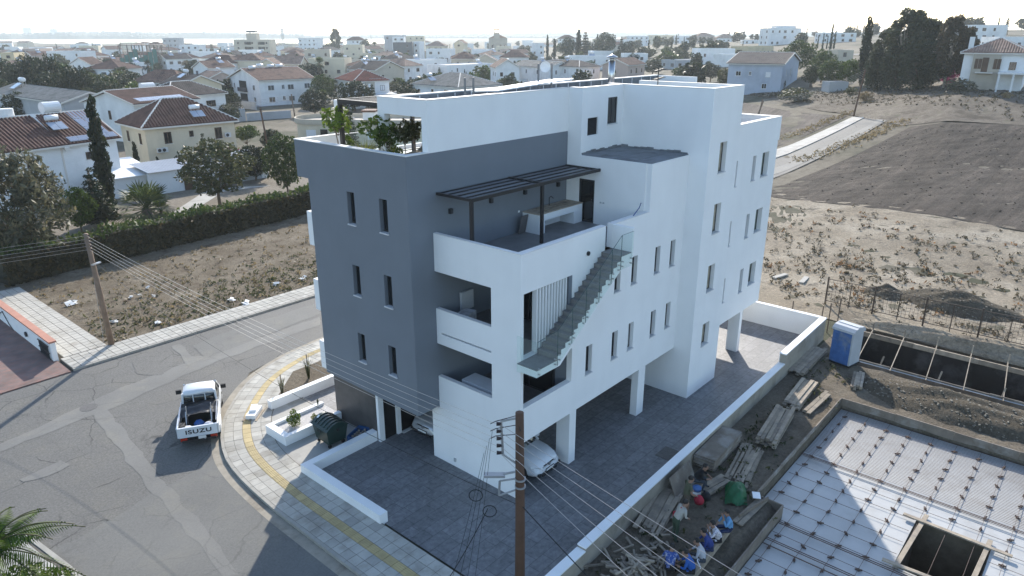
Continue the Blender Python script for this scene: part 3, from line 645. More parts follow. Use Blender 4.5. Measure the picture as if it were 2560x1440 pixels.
# ---- veranda pergola beside the penthouse
vp = MB().box(-.1, 9.68, 14.72, 3.9, 9.82, 14.9).box(-.1, 7.26, 14.72, .04, 9.68, 14.9).box(3.8, 7.26, 14.72, 3.94, 9.68, 14.9).build('veranda_pergola', DARKM, B)
for k in range(9): MB().box(.05, 7.5 + k * .24, 14.8, 3.8, 7.56 + k * .24, 14.88).build('rafter', DARKM, vp)
MB().box(-.1, 9.68, 12.2, .06, 9.82, 14.72).build('post', DARKM, vp); MB().box(3.8, 9.68, 12.2, 3.94, 9.82, 14.72).build('post', DARKM, vp)
# ---- roof furniture
fl = MB().tube([(14.6, 6.2, 14.6), (14.6, 6.2, 16.1)], .17, 16).tube([(14.6, 6.2, 16.1), (14.6, 6.2, 16.24)], .13, 16).tube([(14.6, 6.2, 16.24), (14.6, 6.2, 16.3), (14.6, 6.2, 16.42)], [.3, .28, .02], 16).build('flue', STEEL, B, smooth=True)
MB().box(13.9, 5.7, 14.63, 15.3, 6.7, 14.75).build('flue_base', COP, fl)
for x, z0 in ((P(1163, 235, y=5.6)[0], 14.6), (P(1184, 235, y=5.6)[0], 14.6)): MB().tube([(x, 5.6, z0), (x, 5.6, 15.75)], .045, 8).build('roof_pipe', mat('grey_pipe', (.2, .2, .2), .6), B)
for i in range(5): MB().obox((4.6 + i * 1.05, 5.5, 15.2 + .05 * i), (1.02, 1.5, .05), rx=R(-4), ry=R(-3)).build('roof_panel', mat('pale_panel', (.7, .71, .72), .25, .05, 3), B)
for x in (8.9, 9.9): MB().tube([(x, 6.5, 14.6), (x, 6.5, 16.1)], .05, 8).build('roof_pipe', mat('grey_pipe', (.2, .2, .2), .6), B)
ds = MB()
for k in range(20):
    a, b = 2 * math.pi * k / 20, 2 * math.pi * (k + 1) / 20; c = (9.4, 6.5, 15.95)
    for r0, r1, d0, d1 in ((0, .14, .06, .045), (.14, .25, .045, 0)):
        pt = lambda r_, a_, dd: (c[0] + r_ * math.cos(a_) * .75 + dd, c[1] - r_ * math.cos(a_) * .66 + dd, c[2] + r_ * math.sin(a_)); ds.face(pt(r0, a, d0), pt(r1, a, d1), pt(r1, b, d1), pt(r0, b, d0))
ds.build('satellite_dish', WHITE2, B)
an = MB().tube([(14.2, 3.2, 14.6), (14.2, 3.2, 16.0)], .025, 6)
for z, L in ((15.7, .5), (15.3, .35)):
    an.bar((13.8, 3.2, z), (14.7, 3.2, z + .1), .03)
    for k in range(7): an.bar((13.85 + k * .13, 3.2 - L * .5, z + k * .014), (13.85 + k * .13, 3.2 + L * .5, z + k * .014), .02)
an.build('tv_antenna', FRAME, B)
# ================================================================== yard: floor, low walls, boundary wall, planter
flatpoly('yard_floor', [(-6.6 + 2.2, 2.6), (-4.4, -4.0), (23.9, -3.6), (23.9, 14), (-.8, 14), (-.8, 7.9), (-4.4, 7.9)], STAMP, .035)
flatpoly('entrance_apron', [(-4.5, 8.0), (-.8, 8.0), (-.8, 14.2), (-2.6, 14.2), (-3.9, 12.3), (-4.45, 10)], CONC, .1)
part('low_wall', WHITE2, (-4.62, 2.95, .0, -4.25, 7.75, .5), (-4.62, 7.75, 0, -.84, 8.1, .5), par=None, label='low white L-shaped wall round the dark stamped yard', cat='wall')
pl = thing('planter', 'white masonry planter with pale gravel beside the dark entrance wall', 'planter', (-3.9, 10.35, 0))
part('rim', WHITE2, (0, 0, .0, 3.02, .22, .55), (0, 1.4, 0, 3.02, 1.62, .55), (0, .22, 0, .3, 1.4, .55), par=pl)
part('gravel', mat('white_gravel', (.5, .48, .46), .9, .35, 30, 1., 30), (.3, .22, .0, 3.02, 1.4, .42), par=pl, kind='stuff')
part('path_wall', WHITE2, (-2.55, 13.75, 0, 1.8, 14.05, .55), par=None, label='low white wall between the entrance path and the young garden bed', cat='wall')
sheet('garden_bed', [[(-2.3, 14.1, 0), (12, 14.1, 0), (12, 16.6, 0), (0.5, 16.6, 0)]], m_earth('bed_soil', [(.15, .12, .085), (.23, .19, .14), (.3, .26, .2)], .8, .9, 8), .14, 16, rough=.03)
# boundary wall between the yard and the building site
bw = thing('boundary_wall', 'long white-topped boundary wall between the paved yard and the building site', 'wall', (0, 0, 0))
WALLD = mat('cement_wall', (.33, .295, .24), .9, .15, 1.2, .3, 15, dirt=(.22, .19, .15), ds=.7)
def wl(x, z): return (x, -4.12 + (x + 2) * .02, z)
def wseg(x0, x1, z1):
    b = MB(); a, c = wl(x0, 0), wl(x1, 0)
    b.hexa([(a[0], a[1], -.4), (c[0], c[1], -.4), (c[0], c[1] + .3, -.4), (a[0], a[1] + .3, -.4), (a[0], a[1], z1), (c[0], c[1], z1), (c[0], c[1] + .3, z1), (a[0], a[1] + .3, z1)]); return b
wseg(-1.4, 17.4, .8).build('wall', WALLD, bw); wseg(-3.6, -1.401, .68).build('wall', WALLD, bw); wseg(17.4, 24.1, 1.35).build('wall', WALLD, bw)
def capseg(x0, x1, z): 
    a, c = wl(x0, z), wl(x1, z); return MB().hexa([(a[0], a[1] - .02, z), (c[0], c[1] - .02, z), (c[0], c[1] + .34, z), (a[0], a[1] + .34, z), (a[0], a[1] - .02, z + .06), (c[0], c[1] - .02, z + .06), (c[0], c[1] + .34, z + .06), (a[0], a[1] + .34, z + .06)])
capseg(-1.4, 17.4, .8).build('coping', WHITE2, bw); capseg(-3.6, -1.41, .68).build('coping', WHITE2, bw); capseg(17.38, 24.12, 1.35).build('coping', WHITE2, bw)
MB().hexa([(-3.6, -3.849, .03), (17.4, -3.429, .03), (17.4, -3.4, .03), (-3.6, -3.82, .03), (-3.6, -3.849, .66), (17.4, -3.429, .66), (17.4, -3.4, .66), (-3.6, -3.82, .66)]).build('inner_face', WHITE, bw)
part('rear_wall', WHITE, (23.86, -3.28, 0, 24.1, 14, 1.37), par=bw); part('coping', WHITE2, (23.84, -3.28, 1.37, 24.12, 14, 1.43), par=bw)
MB().hexa([(17.41, -3.43, .03), (23.85, -3.3, .03), (23.85, -3.27, .03), (17.41, -3.4, .03), (17.41, -3.43, 1.3), (23.85, -3.3, 1.3), (23.85, -3.27, 1.3), (17.41, -3.4, 1.3)]).build('inner_face', WHITE, bw)
IRON = MATS['cast_iron']
for (q, s, lab) in (((6.8, -2.75), (.95, .75), 'dark square drain plate beside the boundary wall'), ((-2.55, .2), (.75, .6), 'square floor hatch near the low white wall end'), ((5.0, -2.2), (.7, .5), 'faint square inspection hatch in the yard floor')):
    part('floor_hatch', IRON if 'dark' in lab else STAMP, (q[0] - s[0] / 2, q[1] - s[1] / 2, .03, q[0] + s[0] / 2, q[1] + s[1] / 2, .048), par=None, label=lab, cat='hatch')
# ================================================================== plants
def leafmesh(name, pts, size, m, asp=1.7, up=0., outc=None, extra=None):
    "one mesh of leaf quads at pts"
    pts = np.asarray(pts, float); N = len(pts)
    a = rng.normal(size=(N, 3)); a[:, 2] = a[:, 2] * (1 - up) + up * 2.2 * np.sign(rng.random(N) - .25); a /= np.linalg.norm(a, axis=1)[:, None]
    b = rng.normal(size=(N, 3)); b -= a * (a * b).sum(1)[:, None]; b /= np.linalg.norm(b, axis=1)[:, None]
    s = size * rng.uniform(.6, 1.35, (N, 1)); a = a * s * asp * .5; b = b * s * .5
    V = np.empty((N, 4, 3)); V[:, 0] = pts - a; V[:, 1] = pts + b * .9; V[:, 2] = pts + a; V[:, 3] = pts - b * .9
    me = bpy.data.meshes.new(name); verts = V.reshape(-1, 3); faces = np.arange(N * 4).reshape(N, 4)
    if extra:
        k = len(verts); me.from_pydata(np.vstack([verts, np.array(extra.v)]).tolist(), [], faces.tolist() + [tuple(i + k for i in f) for f in extra.f])
    else: me.from_pydata(verts.tolist(), [], faces.tolist())
    for q in (m if isinstance(m, list) else [m]): me.materials.append(q)
    if extra: me.polygons.foreach_set('material_index', [0] * N + [1] * len(extra.f))
    me.update(); return me
def clumps(cs, n, shell=.45):
    out = []; tot = sum(r[0] * r[1] + r[1] * r[2] for _, r in cs)
    for c, r in cs:
        k = int(n * (r[0] * r[1] + r[1] * r[2]) / tot) + 1; d = rng.normal(size=(k, 3)); d /= np.linalg.norm(d, axis=1)[:, None]
        out.append(np.array(c) + d * np.array(r) * (1 - shell + shell * rng.random((k, 1)) ** .5) * rng.uniform(.86, 1.12, (k, 1)))
    return np.vstack(out)
BARK = mat('bark', (.16, .12, .085), .95, .3, 6, .6, 25); BARKG = mat('pale_bark', (.34, .29, .23), .9, .3, 4, .5, 15)
LEAF = {k: leafmat('leaf_' + k, c) for k, c in dict(green=(.075, .12, .03), dark=(.028, .05, .022), olive=(.1, .115, .05), grey=(.14, .145, .095), bright=(.13, .2, .03), pine=(.04, .065, .03), euca=(.075, .095, .05), brown=(.15, .13, .085), yellow=(.3, .32, .05), dry=(.33, .26, .15), rust=(.3, .17, .08), palm=(.09, .125, .04), magenta=(.35, .03, .15), haze=(.07, .085, .05)).items()}
def trunk_mb(h, r, limbs, seed=1):
    rr = random.Random(seed); b = MB(); b.tube([(0, 0, -.3), (rr.uniform(-.1, .1), rr.uniform(-.1, .1), h * .5), (rr.uniform(-.2, .2), rr.uniform(-.2, .2), h)], [r, r * .75, r * .5], 7)
    for q in limbs:
        m_ = Vector((q[0] * .35, q[1] * .35, h * .75 + (q[2] - h) * .35)); b.tube([(0, 0, h * .7), m_, q], [r * .5, r * .32, r * .12], 5)
    return b
PROTO = {}
def proto(kind, crown_pts, size, leaf, th, tr, limbs, bark=BARK, **k):
    PROTO[kind] = (trunk_mb(th, tr, limbs, len(PROTO)).mesh('trunk', bark, True), leafmesh('crown', crown_pts, size, LEAF[leaf], **k), leaf)
def ball(n, R_, H, z0, seed, sq=.75, cr=.42):
    rr = random.Random(seed); cs = []
    for i in range(n):
        a = 2.399 * i + rr.uniform(-.3, .3); t = (i + .5) / n; z = z0 + H * t; rad = R_ * math.sqrt(max(.05, 1 - (2 * t - 1) ** 2)) * rr.uniform(.55, .85); r = R_ * cr * rr.uniform(.75, 1.2)
        cs.append(((rad * math.cos(a), rad * math.sin(a), z), (r, r, r * sq)))
    return cs
cs = ball(16, 2.6, 4.2, 2.0, 3); proto('broad', clumps(cs, 4200), .2, 'green', 2.6, .16, [c for c, _ in cs[::2]])
cs = ball(14, 2.4, 3.4, 1.2, 9); proto('broad2', clumps(cs, 3600), .19, 'green', 1.8, .15, [c for c, _ in cs[::2]])
cs = ball(26, 3.6, 6.4, .9, 5, 1.1, .36); proto('bushy', clumps(cs, 7000, .6), .2, 'grey', 2.5, .22, [c for c, _ in cs[::3]], asp=2.6, up=.3)
cs = [((.15 * math.cos(i * 2.4), .15 * math.sin(i * 2.4), .8 + i * .62), (.28 + .62 * math.sin(min(1, (i + 1.6) / 9) * 1.57) * (1 - (i / 15) ** 2.2), .28 + .62 * math.sin(min(1, (i + 1.6) / 9) * 1.57) * (1 - (i / 15) ** 2.2), .7)) for i in range(15)]; proto('cypress', clumps(cs, 3000, .5), .19, 'dark', 1.2, .15, [], asp=2.4, up=.75)
cs = []
for i in range(9):
    z = 1.2 + i * .82; rad = 1.9 * (1 - i / 9.6)
    for k in range(max(1, 6 - i // 2)): a = k * 6.28 / max(1, 6 - i // 2) + i; cs.append(((rad * .62 * math.cos(a), rad * .62 * math.sin(a), z), (rad * .48 + .12, rad * .48 + .12, .3)))
proto('conifer', clumps(cs, 3000), .2, 'pine', 8, .16, [], asp=2.4)
cs = ball(30, 4.6, 11.5, 3.6, 21, .8, .3) + ball(9, 2.6, 4, 11, 8, .8, .4); proto('euca', clumps(cs, 8200, .6), .34, 'euca', 8, .4, [c for c, _ in cs[::3]], BARKG, asp=2.3)
cs = ball(9, 1.0, 1.1, .25, 4, .8, .5); proto('bush', clumps(cs, 900), .13, 'olive', .6, .05, [c for c, _ in cs[::2]])
cs = ball(8, 1.7, .9, 2.3, 14, .6, .45); proto('umbrella', clumps(cs, 1500), .16, 'green', 2.2, .07, [c for c, _ in cs])
cs = ball(9, 2.6, 4, 1.6, 33, .85, .45); PROTO['far'] = (None, leafmesh('tree', clumps(cs, 420, .5), .75, [LEAF['haze'], BARK], extra=trunk_mb(2.5, .2, [])), 'haze')
cs = [((0, 0, 1 + i * 1.1), (.75 - .05 * i, .75 - .05 * i, .9)) for i in range(9)]; PROTO['farcyp'] = (None, leafmesh('tree', clumps(cs, 300, .5), .55, [LEAF['dark'], BARK], up=.6, extra=trunk_mb(1.5, .2, [])), 'dark')
cs = ball(7, .5, .6, .95, 41, .9, .55); proto('pot_tree', clumps(cs, 330, .6), .11, 'bright', 1.0, .03, [c for c, _ in cs])
cs = ball(6, .42, .8, .15, 44, .9, .5); proto('pot_bush', clumps(cs, 260, .6), .1, 'bright', .5, .02, [c for c, _ in cs])
def palm_meshes(th, n=34, fl=1.5, skirt=8, seed=2):
    rr = random.Random(seed); t = MB(); t.tube([(0, 0, -.3), (.05, 0, th * .5), (0, 0, th)], [.3, .24, .24], 10)
    f = MB()
    for i in range(n):
        a = i * 2.399; el = R(75 - 125 * i / n) + rr.uniform(-.1, .1); d = Vector((math.cos(a) * math.cos(el), math.sin(a) * math.cos(el), math.sin(el))); base = Vector((0, 0, th))
        hub = base + d * fl * .55; f.bar(base, hub, .04); sd = d.cross(Vector((0, 0, 1))).normalized(); nn = sd.cross(d)
        for k in range(11):
            an = R(-78 + 15.6 * k); dd = (d * math.cos(an) + sd * math.sin(an)); L = fl * (.75 - .12 * abs(k - 5) / 5); tip = hub + dd * L + Vector((0, 0, -.18 * L)) + nn * .06; mid = hub + dd * L * .55; wd = (sd * math.cos(an) - d * math.sin(an)) * .055
            f.face(hub, mid - wd, tip, mid + wd)
    s = MB()
    for i in range(skirt * 5):
        a = rr.uniform(0, 6.28); z = th - rr.uniform(.1, 1.2); p = Vector((.25 * math.cos(a), .25 * math.sin(a), z)); q = p + Vector((.45 * math.cos(a), .45 * math.sin(a), -rr.uniform(.6, 1.3))); wv = Vector((-math.sin(a), math.cos(a), 0)) * .14; s.face(p - wv * .3, q - wv, q + wv, p + wv * .3)
    return t, f, s
for kind, th in (('palm', 2.6), ('palm_tall', 5.2), ('palm_low', .9)):
    t_, f_, s_ = palm_meshes(th); PROTO[kind] = (t_.mesh('trunk', BARK, True), f_.mesh('crown', LEAF['palm']), 'palm', s_.mesh('dead_fronds', LEAF['brown']))
HGT = dict(broad=6.6, broad2=5, bushy=8, cypress=10.2, conifer=8.6, euca=16.6, bush=1.5, umbrella=3.5, far=6.4, farcyp=10.5, palm=4.6, palm_tall=7.2, palm_low=2.9, pot_tree=1.85, pot_bush=1.2)
def tree(kind, label, loc, h, wk=1., leaf=None, group=None, name=None, cat='tree'):
    s = h / HGT[kind]; sc = (s * wk, s * wk, s); tr, cr, lf = PROTO[kind][:3]
    nm = name or {'cypress': 'cypress_tree', 'conifer': 'conifer_tree', 'bush': 'bush', 'palm': 'palm_tree', 'palm_tall': 'palm_tree', 'palm_low': 'palm_tree', 'farcyp': 'cypress_tree', 'euca': 'eucalyptus_tree'}.get(kind, 'leafy_tree')
    rz = random.uniform(0, 6.28)
    def lf_on(o):
        if leaf and leaf != lf: o.material_slots[0].link = 'OBJECT'; o.material_slots[0].material = LEAF[leaf]
    if tr is None:
        o = link(nm, cr, None, None, loc, rz, label, cat, group, sc); lf_on(o); return o
    o = thing(nm, label, cat, loc, rz, group, sc)
    link('trunk', tr, o); lf_on(link('crown', cr, o))
    if len(PROTO[kind]) > 3: link('dead_fronds', PROTO[kind][3], o)
    return o
def ptree(kind, label, px, pb, pt, wk=1., **k):
    "tree whose foot shows at photo pixel (px,pb) and whose top at pt"
    g = G(px, pb); dep = (Vector(g) - Vector(CAM)).dot(Vector((math.cos(AZ) * math.cos(PITCH), math.sin(AZ) * math.cos(PITCH), -math.sin(PITCH))))
    return tree(kind, label, g, (pb - pt) * dep / FPX * .985, wk, **k)
# near and middle distance, by the street and in the gardens
for a in [('bushy', 'large grey-green feathery tree at the edge of the picture above the hedge end', 62, 668, 378, .95),
          ('broad2', 'round bright green tree between the grey feathery tree and the juniper', 205, 580, 466, .8, dict(leaf='bright')),
          ('conifer', 'dark spreading juniper in front of the white gable wall', 250, 565, 405, 1.35, dict(leaf='dark')),
          ('cypress', 'tallest slender cypress in front of the solar-panelled roof', 280, 540, 240, .82),
          ('cypress', 'small cypress beside the cream house corner', 350, 450, 350, .9),
          ('cypress', 'shortest cypress in front of the carport', 403, 455, 388, 1.0),
          ('palm_low', 'bushy fan palm in the garden behind the hedge', 372, 560, 428, 1.0),
          ('broad', 'loose yellow-green tree behind the hedge on the bare garden', 552, 520, 352, 1.25, dict(leaf='olive')),
          ('conifer', 'feathery young conifer in front of the cream house wall', 520, 440, 325, .8),
          ('broad', 'tall airy green tree touching the grey building edge', 722, 500, 338, .75, dict(leaf='green')),
          ('broad2', 'dark shrubby tree with pink flowers in front of the cream carport', 640, 450, 362, 1.2, dict(leaf='dark')),
          ('umbrella', 'small umbrella-shaped tree on the bare lot by the pale street', 620, 392, 314, 1.0, dict(leaf='green')),
          ('broad2', 'small round dark tree by the leaning street pole', 682, 385, 322, .85, dict(leaf='dark')),
          ('bush', 'pink flowering bush beside the carport', 585, 430, 375, 1.2, dict(leaf='magenta')),
          ('palm_low', 'young green banana-like plant beside the fan palm', 405, 545, 480, .7, dict(leaf='bright')),
          ('conifer', 'conifer growing in front of the round-ended cream house', 880, 385, 258, .8, dict(leaf='pine')),
          ('palm', 'fan palm with grey skirt beyond the pale gabled wall', 122, 312, 240, 1.0),
          ('palm', 'fan palm at the end of the dark wood', 306, 238, 168, .95),
          ('palm_tall', 'tall ivy-clad palm before the white bungalow', 378, 215, 146, .7, dict(leaf='dark')),
          ('palm', 'brown withered palm beside the tall ivy-clad palm', 470, 196, 146, .9, dict(leaf='brown')),
          ('palm', 'small palm in front of the grey tiled roof', 452, 205, 175, 1.0),
          ('palm_tall', 'palm with bushy foot behind the big white house', 803, 212, 138, .9),
          ('broad2', 'dark green tree beside the palm behind the big white house', 775, 212, 160, 1.3, dict(leaf='dark')),
          ('palm', 'low palm above the roof of the big white house', 733, 178, 148, 1.2),
          ]:
    ptree(*a[:6], **(a[6] if len(a) > 6 else {}))
WOOD = [(5, 262, 152, 1.1, 'bushy', 'pine'), (28, 250, 160, .9, 'conifer', 'pine'), (68, 268, 160, .9, 'bushy', 'pine'), (98, 272, 148, .8, 'bushy', 'dark'), (142, 278, 150, .8, 'bushy', 'dark'), (150, 290, 185, 1.3, 'broad', 'pine'), (193, 288, 162, 1.0, 'conifer', 'dark'), (205, 296, 172, .9, 'bushy', 'dark'), (236, 286, 176, .9, 'conifer', 'dark'), (140, 312, 220, 1.1, 'broad', 'green'), (178, 318, 228, 1.1, 'broad', 'olive'), (232, 305, 222, 1.1, 'broad', 'olive'), (275, 300, 205, 1.2, 'broad', 'pine'), (268, 268, 188, 1.1, 'broad', 'green'), (322, 258, 195, 1.2, 'broad2', 'dark'), (15, 300, 215, 1.0, 'broad', 'pine'), (60, 318, 232, .9, 'broad2', 'dark'), (290, 318, 240, 1.0, 'broad', 'grey')]
for i, (px, pb, pt, wk, kd, lf) in enumerate(sorted(WOOD)):
    ptree(kd, f'dark dense tree of the wood behind the grey gabled wall, {nth(i)} from the picture edge', px, pb, pt, wk, leaf=lf, group='trees of the dense dark wood')
for a in [('conifer', 'araucaria with tiered branches above the far tiled roofs', 532, 142, 106, .9), ('conifer', 'tall araucaria before the beige apartment block', 668, 132, 100, .8), ('conifer', 'slender araucaria by the beige apartment block corner', 632, 134, 104, .7), ('palm_tall', 'palm standing between the far araucarias', 505, 148, 122, 1.), ('palm', 'palm beside the brown withered palm, farther off', 492, 160, 132, 1.),
          ('euca', 'tall ragged eucalyptus rising against the sky over the town', 842, 140, 72, .75), ('broad', 'wide dark tree at the foot of the ragged eucalyptus', 830, 140, 108, 1.6, dict(leaf='dark')), ('broad', 'broad green tree beside the ragged eucalyptus', 785, 130, 102, 1.5, dict(leaf='pine')),
          ('broad', 'dark pine with flat crown left of the twin palms', 915, 138, 100, .9, dict(leaf='dark')), ('palm_tall', 'palm beside the flat-crowned dark pine', 938, 140, 102, 1.), ('palm', 'low palm among the central flat roofs', 992, 148, 128, 1.2),
          ('cypress', 'thin cypress before the dark-framed hall', 928, 100, 85, .7), ('cypress', 'cypress in front of the white cube house', 1162, 205, 172, .7), ('cypress', 'taller twin cypress in front of the white cube house', 1190, 205, 166, .7),
          ('broad', 'olive tree between the brown hip roof and the white houses', 985, 235, 205, 1.5, dict(leaf='olive'))]:
    ptree(*a[:6], **(a[6] if len(a) > 6 else {}))
for i, (px, pb, pt, wk, kd, lf) in enumerate([(1368, 150, 88, .75, 'cypress', 'dark'), (1386, 150, 98, 1.0, 'cypress', 'dark'), (1420, 150, 96, 1.0, 'broad', 'dark'), (1445, 148, 75, 1.3, 'cypress', 'dark'), (1462, 148, 78, 1.2, 'conifer', 'dark'), (1492, 140, 86, .8, 'cypress', 'dark'), (1512, 145, 84, 1.1, 'broad', 'pine'), (1552, 145, 90, 1.0, 'conifer', 'dark'), (1570, 145, 105, 1.2, 'broad', 'dark')]):
    ptree(kd, f'dark tree of the clump behind the white cube houses, {nth(i)} from the church side', px, pb, pt, wk, leaf=lf, group='dark trees behind the white cube houses')
# beside and behind the blue-grey house and on the slope
for a in [('cypress', 'massive dark cypress beside the great eucalyptus', 2150, 212, 46, .95), ('cypress', 'shorter cypress between the massive cypress and the eucalyptus', 2168, 214, 110, 1.2),
          ('euca', 'great round dark eucalyptus on the slope', 2248, 220, 24, 1.0, dict(leaf='euca')), ('euca', 'second trunk of dark foliage under the great eucalyptus', 2205, 218, 70, .9, dict(leaf='euca')), ('euca', 'brown-grey eucalyptus before the stone villa', 2358, 218, 40, .8, dict(leaf='brown')), ('euca', 'smaller brownish eucalyptus close to the villa roof', 2398, 212, 68, .75, dict(leaf='brown')), ('bushy', 'dark undergrowth tree below the great eucalyptus', 2290, 222, 110, 1.0, dict(leaf='pine')), ('bushy', 'dense dark tree filling the gap under the great eucalyptus crown', 2235, 222, 125, .9, dict(leaf='pine')), ('euca', 'rear dark eucalyptus crown joining the great one', 2300, 214, 48, .95, dict(leaf='euca')), ('bushy', 'dark shrubby tree at the foot of the massive cypress', 2190, 222, 130, .9, dict(leaf='dark')),
          ('bush', 'purple bougainvillea beside the stone villa', 2362, 208, 150, .75, dict(leaf='magenta')), ('broad', 'low dark tree behind the bougainvillea', 2325, 222, 150, 1.1, dict(leaf='dark')),
          ('broad', 'rounded green tree behind the blue-grey house', 1990, 190, 105, 1.3, dict(leaf='green')), ('broad', 'bright rounded tree right behind the blue-grey gable', 2052, 205, 128, 1.0, dict(leaf='green')), ('broad2', 'low spreading green tree beside the grey shed', 2075, 215, 150, 1.2, dict(leaf='green')), ('broad2', 'dense green tree touching the massive cypress', 2120, 215, 150, 1.0, dict(leaf='bright')), ('broad2', 'dark low tree in front of the blue-grey gable', 2025, 216, 165, .9, dict(leaf='pine')),
          ('bush', 'dark round bush against the blue-grey house front', 1866, 222, 192, 1.0, dict(leaf='dark')), ('bush', 'twin dark bush under the blue-grey house window', 1908, 222, 180, 1.0, dict(leaf='dark')), ('bush', 'dark bush at the blue-grey house corner', 1940, 222, 194, 1.0, dict(leaf='dark')),
          ('bush', 'wide olive bush alone on the harrowed field edge', 1992, 252, 222, 1.9, dict(leaf='olive')), ('bush', 'pale dry bush near the lane end', 2160, 252, 230, 1.1, dict(leaf='dry')), ('bush', 'small dry bush on the slope below the shed', 2125, 235, 218, 1.3, dict(leaf='olive')), ('bush', 'cactus-like grey bush before the stone villa', 2395, 226, 198, 1.8, dict(leaf='grey')), ('bush', 'small yellowish bush at the picture edge on the dry slope', 2515, 244, 230, 1.3, dict(leaf='dry')), ('bush', 'dark clipped bush by the stone villa porch', 2480, 218, 196, 1.2, dict(leaf='dark')),
          ('broad', 'dark green thicket tree beside the two parked cars', 1775, 205, 160, 1.4, dict(leaf='dark')), ('broad2', 'low green tree left of the two parked cars', 1700, 200, 168, 1.6, dict(leaf='green')), ('broad2', 'leafy green tree against the blue-grey house side', 1808, 218, 172, .9, dict(leaf='olive')), ('broad', 'dark tree in front of the long grey bungalow', 1735, 196, 158, 1.2, dict(leaf='pine'))]:
    ptree(*a[:6], **(a[6] if len(a) > 6 else {}))
for i, (px, pb, pt) in enumerate([(1855, 135, 103), (2013, 112, 70), (2002, 106, 80), (2055, 125, 85), (2066, 122, 90), (2075, 124, 62), (2084, 122, 78), (2043, 120, 88), (1988, 108, 88)]):
    ptree('farcyp', f'slim cypress of the row behind the blue-grey house, {nth(i)} in the row', px, pb, pt, .8, group='slim cypresses behind the blue-grey house')
# the long clipped hedge across the street
hd = thing('hedge', 'long clipped hedge, green on top and brown on its side, across the dry lot', 'hedge', (-5.2, 44.6, 0), math.atan2(2.6, 29))
n_ = 9000; hx = rng.random(n_) * 33; sidez = rng.random(n_); top = rng.random(n_) < .42
hy = np.where(top, rng.random(n_) * 2.0, np.where(rng.random(n_) < .75, rng.normal(0, .12, n_), 2.0 + rng.normal(0, .1, n_))); hz_ = np.where(top, 2.35 + rng.normal(0, .14, n_) + .15 * np.sin(hx * .9) + .12 * np.sin(hx * 2.3 + 1), sidez * 2.3)
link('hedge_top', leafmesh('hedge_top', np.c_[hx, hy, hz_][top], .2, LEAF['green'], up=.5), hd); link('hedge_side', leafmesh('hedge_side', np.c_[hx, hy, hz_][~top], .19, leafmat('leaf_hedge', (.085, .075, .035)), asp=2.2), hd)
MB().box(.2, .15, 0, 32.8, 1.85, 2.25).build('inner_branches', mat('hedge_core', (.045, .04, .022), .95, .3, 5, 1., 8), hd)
# ================================================================== houses
WALLC = dict(cream=(.62, .54, .4), white=(.74, .74, .73), beige=(.5, .44, .35), grey=(.4, .41, .42), blue=(.42, .46, .53), stone=(.42, .37, .3), pink=(.5, .38, .32), dark=(.12, .125, .13), ochre=(.58, .47, .3))
WM = {k: mat('wall_' + k, c, .9, .07, .5, .1, 20, dirt=tuple(x * .82 for x in c), ds=.2) for k, c in WALLC.items()}
def m_roof(name, c, rows=True):
    m = mat(name, c, .85, .3, 1.2, .3, 10, dirt=tuple(x * .55 for x in c), ds=.5); return m
RM = {k: m_roof('tile_' + k, tuple(x * .8 for x in c)) for k, c in dict(brown=(.17, .085, .062), red=(.26, .075, .05), grey=(.3, .28, .25), dark=(.13, .1, .085), salmon=(.4, .26, .19), rust=(.29, .165, .115)).items()}
TRIM = mat('pale_trim', (.66, .62, .56), .8, .08); WFR = mat('white_window_frame', (.7, .7, .7), .5, .05); BRFR = mat('brown_window_frame', (.09, .05, .03), .5, .2)
PV = mat('solar_cell', (.05, .06, .09), .12, .15, 8, spec=.8); PVF = mat('solar_frame', (.55, .56, .58), .35, .05, metal=.6); TANK = mat('tank_white', (.74, .74, .74), .4, .05); CURT = mat('curtained_pane', (.08, .085, .09), .12, .8, 4, spec=.6)
def corr(b, p0, p1, q0, q1, pitch=.36, hgt=.07):
    "half-round tile columns on a roof slope with eave p0-p1 and top q0-q1"
    p0, p1, q0, q1 = map(Vector, (p0, p1, q0, q1)); L = (p1 - p0).length; u = (p1 - p0) / L
    a = (q0 - p0).dot(u); c = (q1 - p0).dot(u); up = (q0 - p0) - u * a; nn = u.cross(up).normalized()
    if nn.z < 0: nn = -nn
    n = max(2, int(L / pitch))
    def topk(s):
        k = 1.
        if a > 1e-3 and s < a: k = s / a
        if c < L - 1e-3 and s > c: k = min(k, (L - s) / (L - c))
        return max(0, k)
    for i in range(n):
        s0, s1 = L * i / n, L * (i + 1) / n; sm_ = (s0 + s1) / 2; pr = [(s0 + .0, .01), (s0 + (s1 - s0) * .28, hgt), (s0 + (s1 - s0) * .62, hgt), (s0 + (s1 - s0) * .8, .01)]
        pts = [(p0 + u * s + nn * h, p0 + u * s + up * topk(s) + nn * h) for s, h in pr]
        for (A, A2), (B_, B2) in zip(pts, pts[1:]): b.face(A, B_, B2, A2)
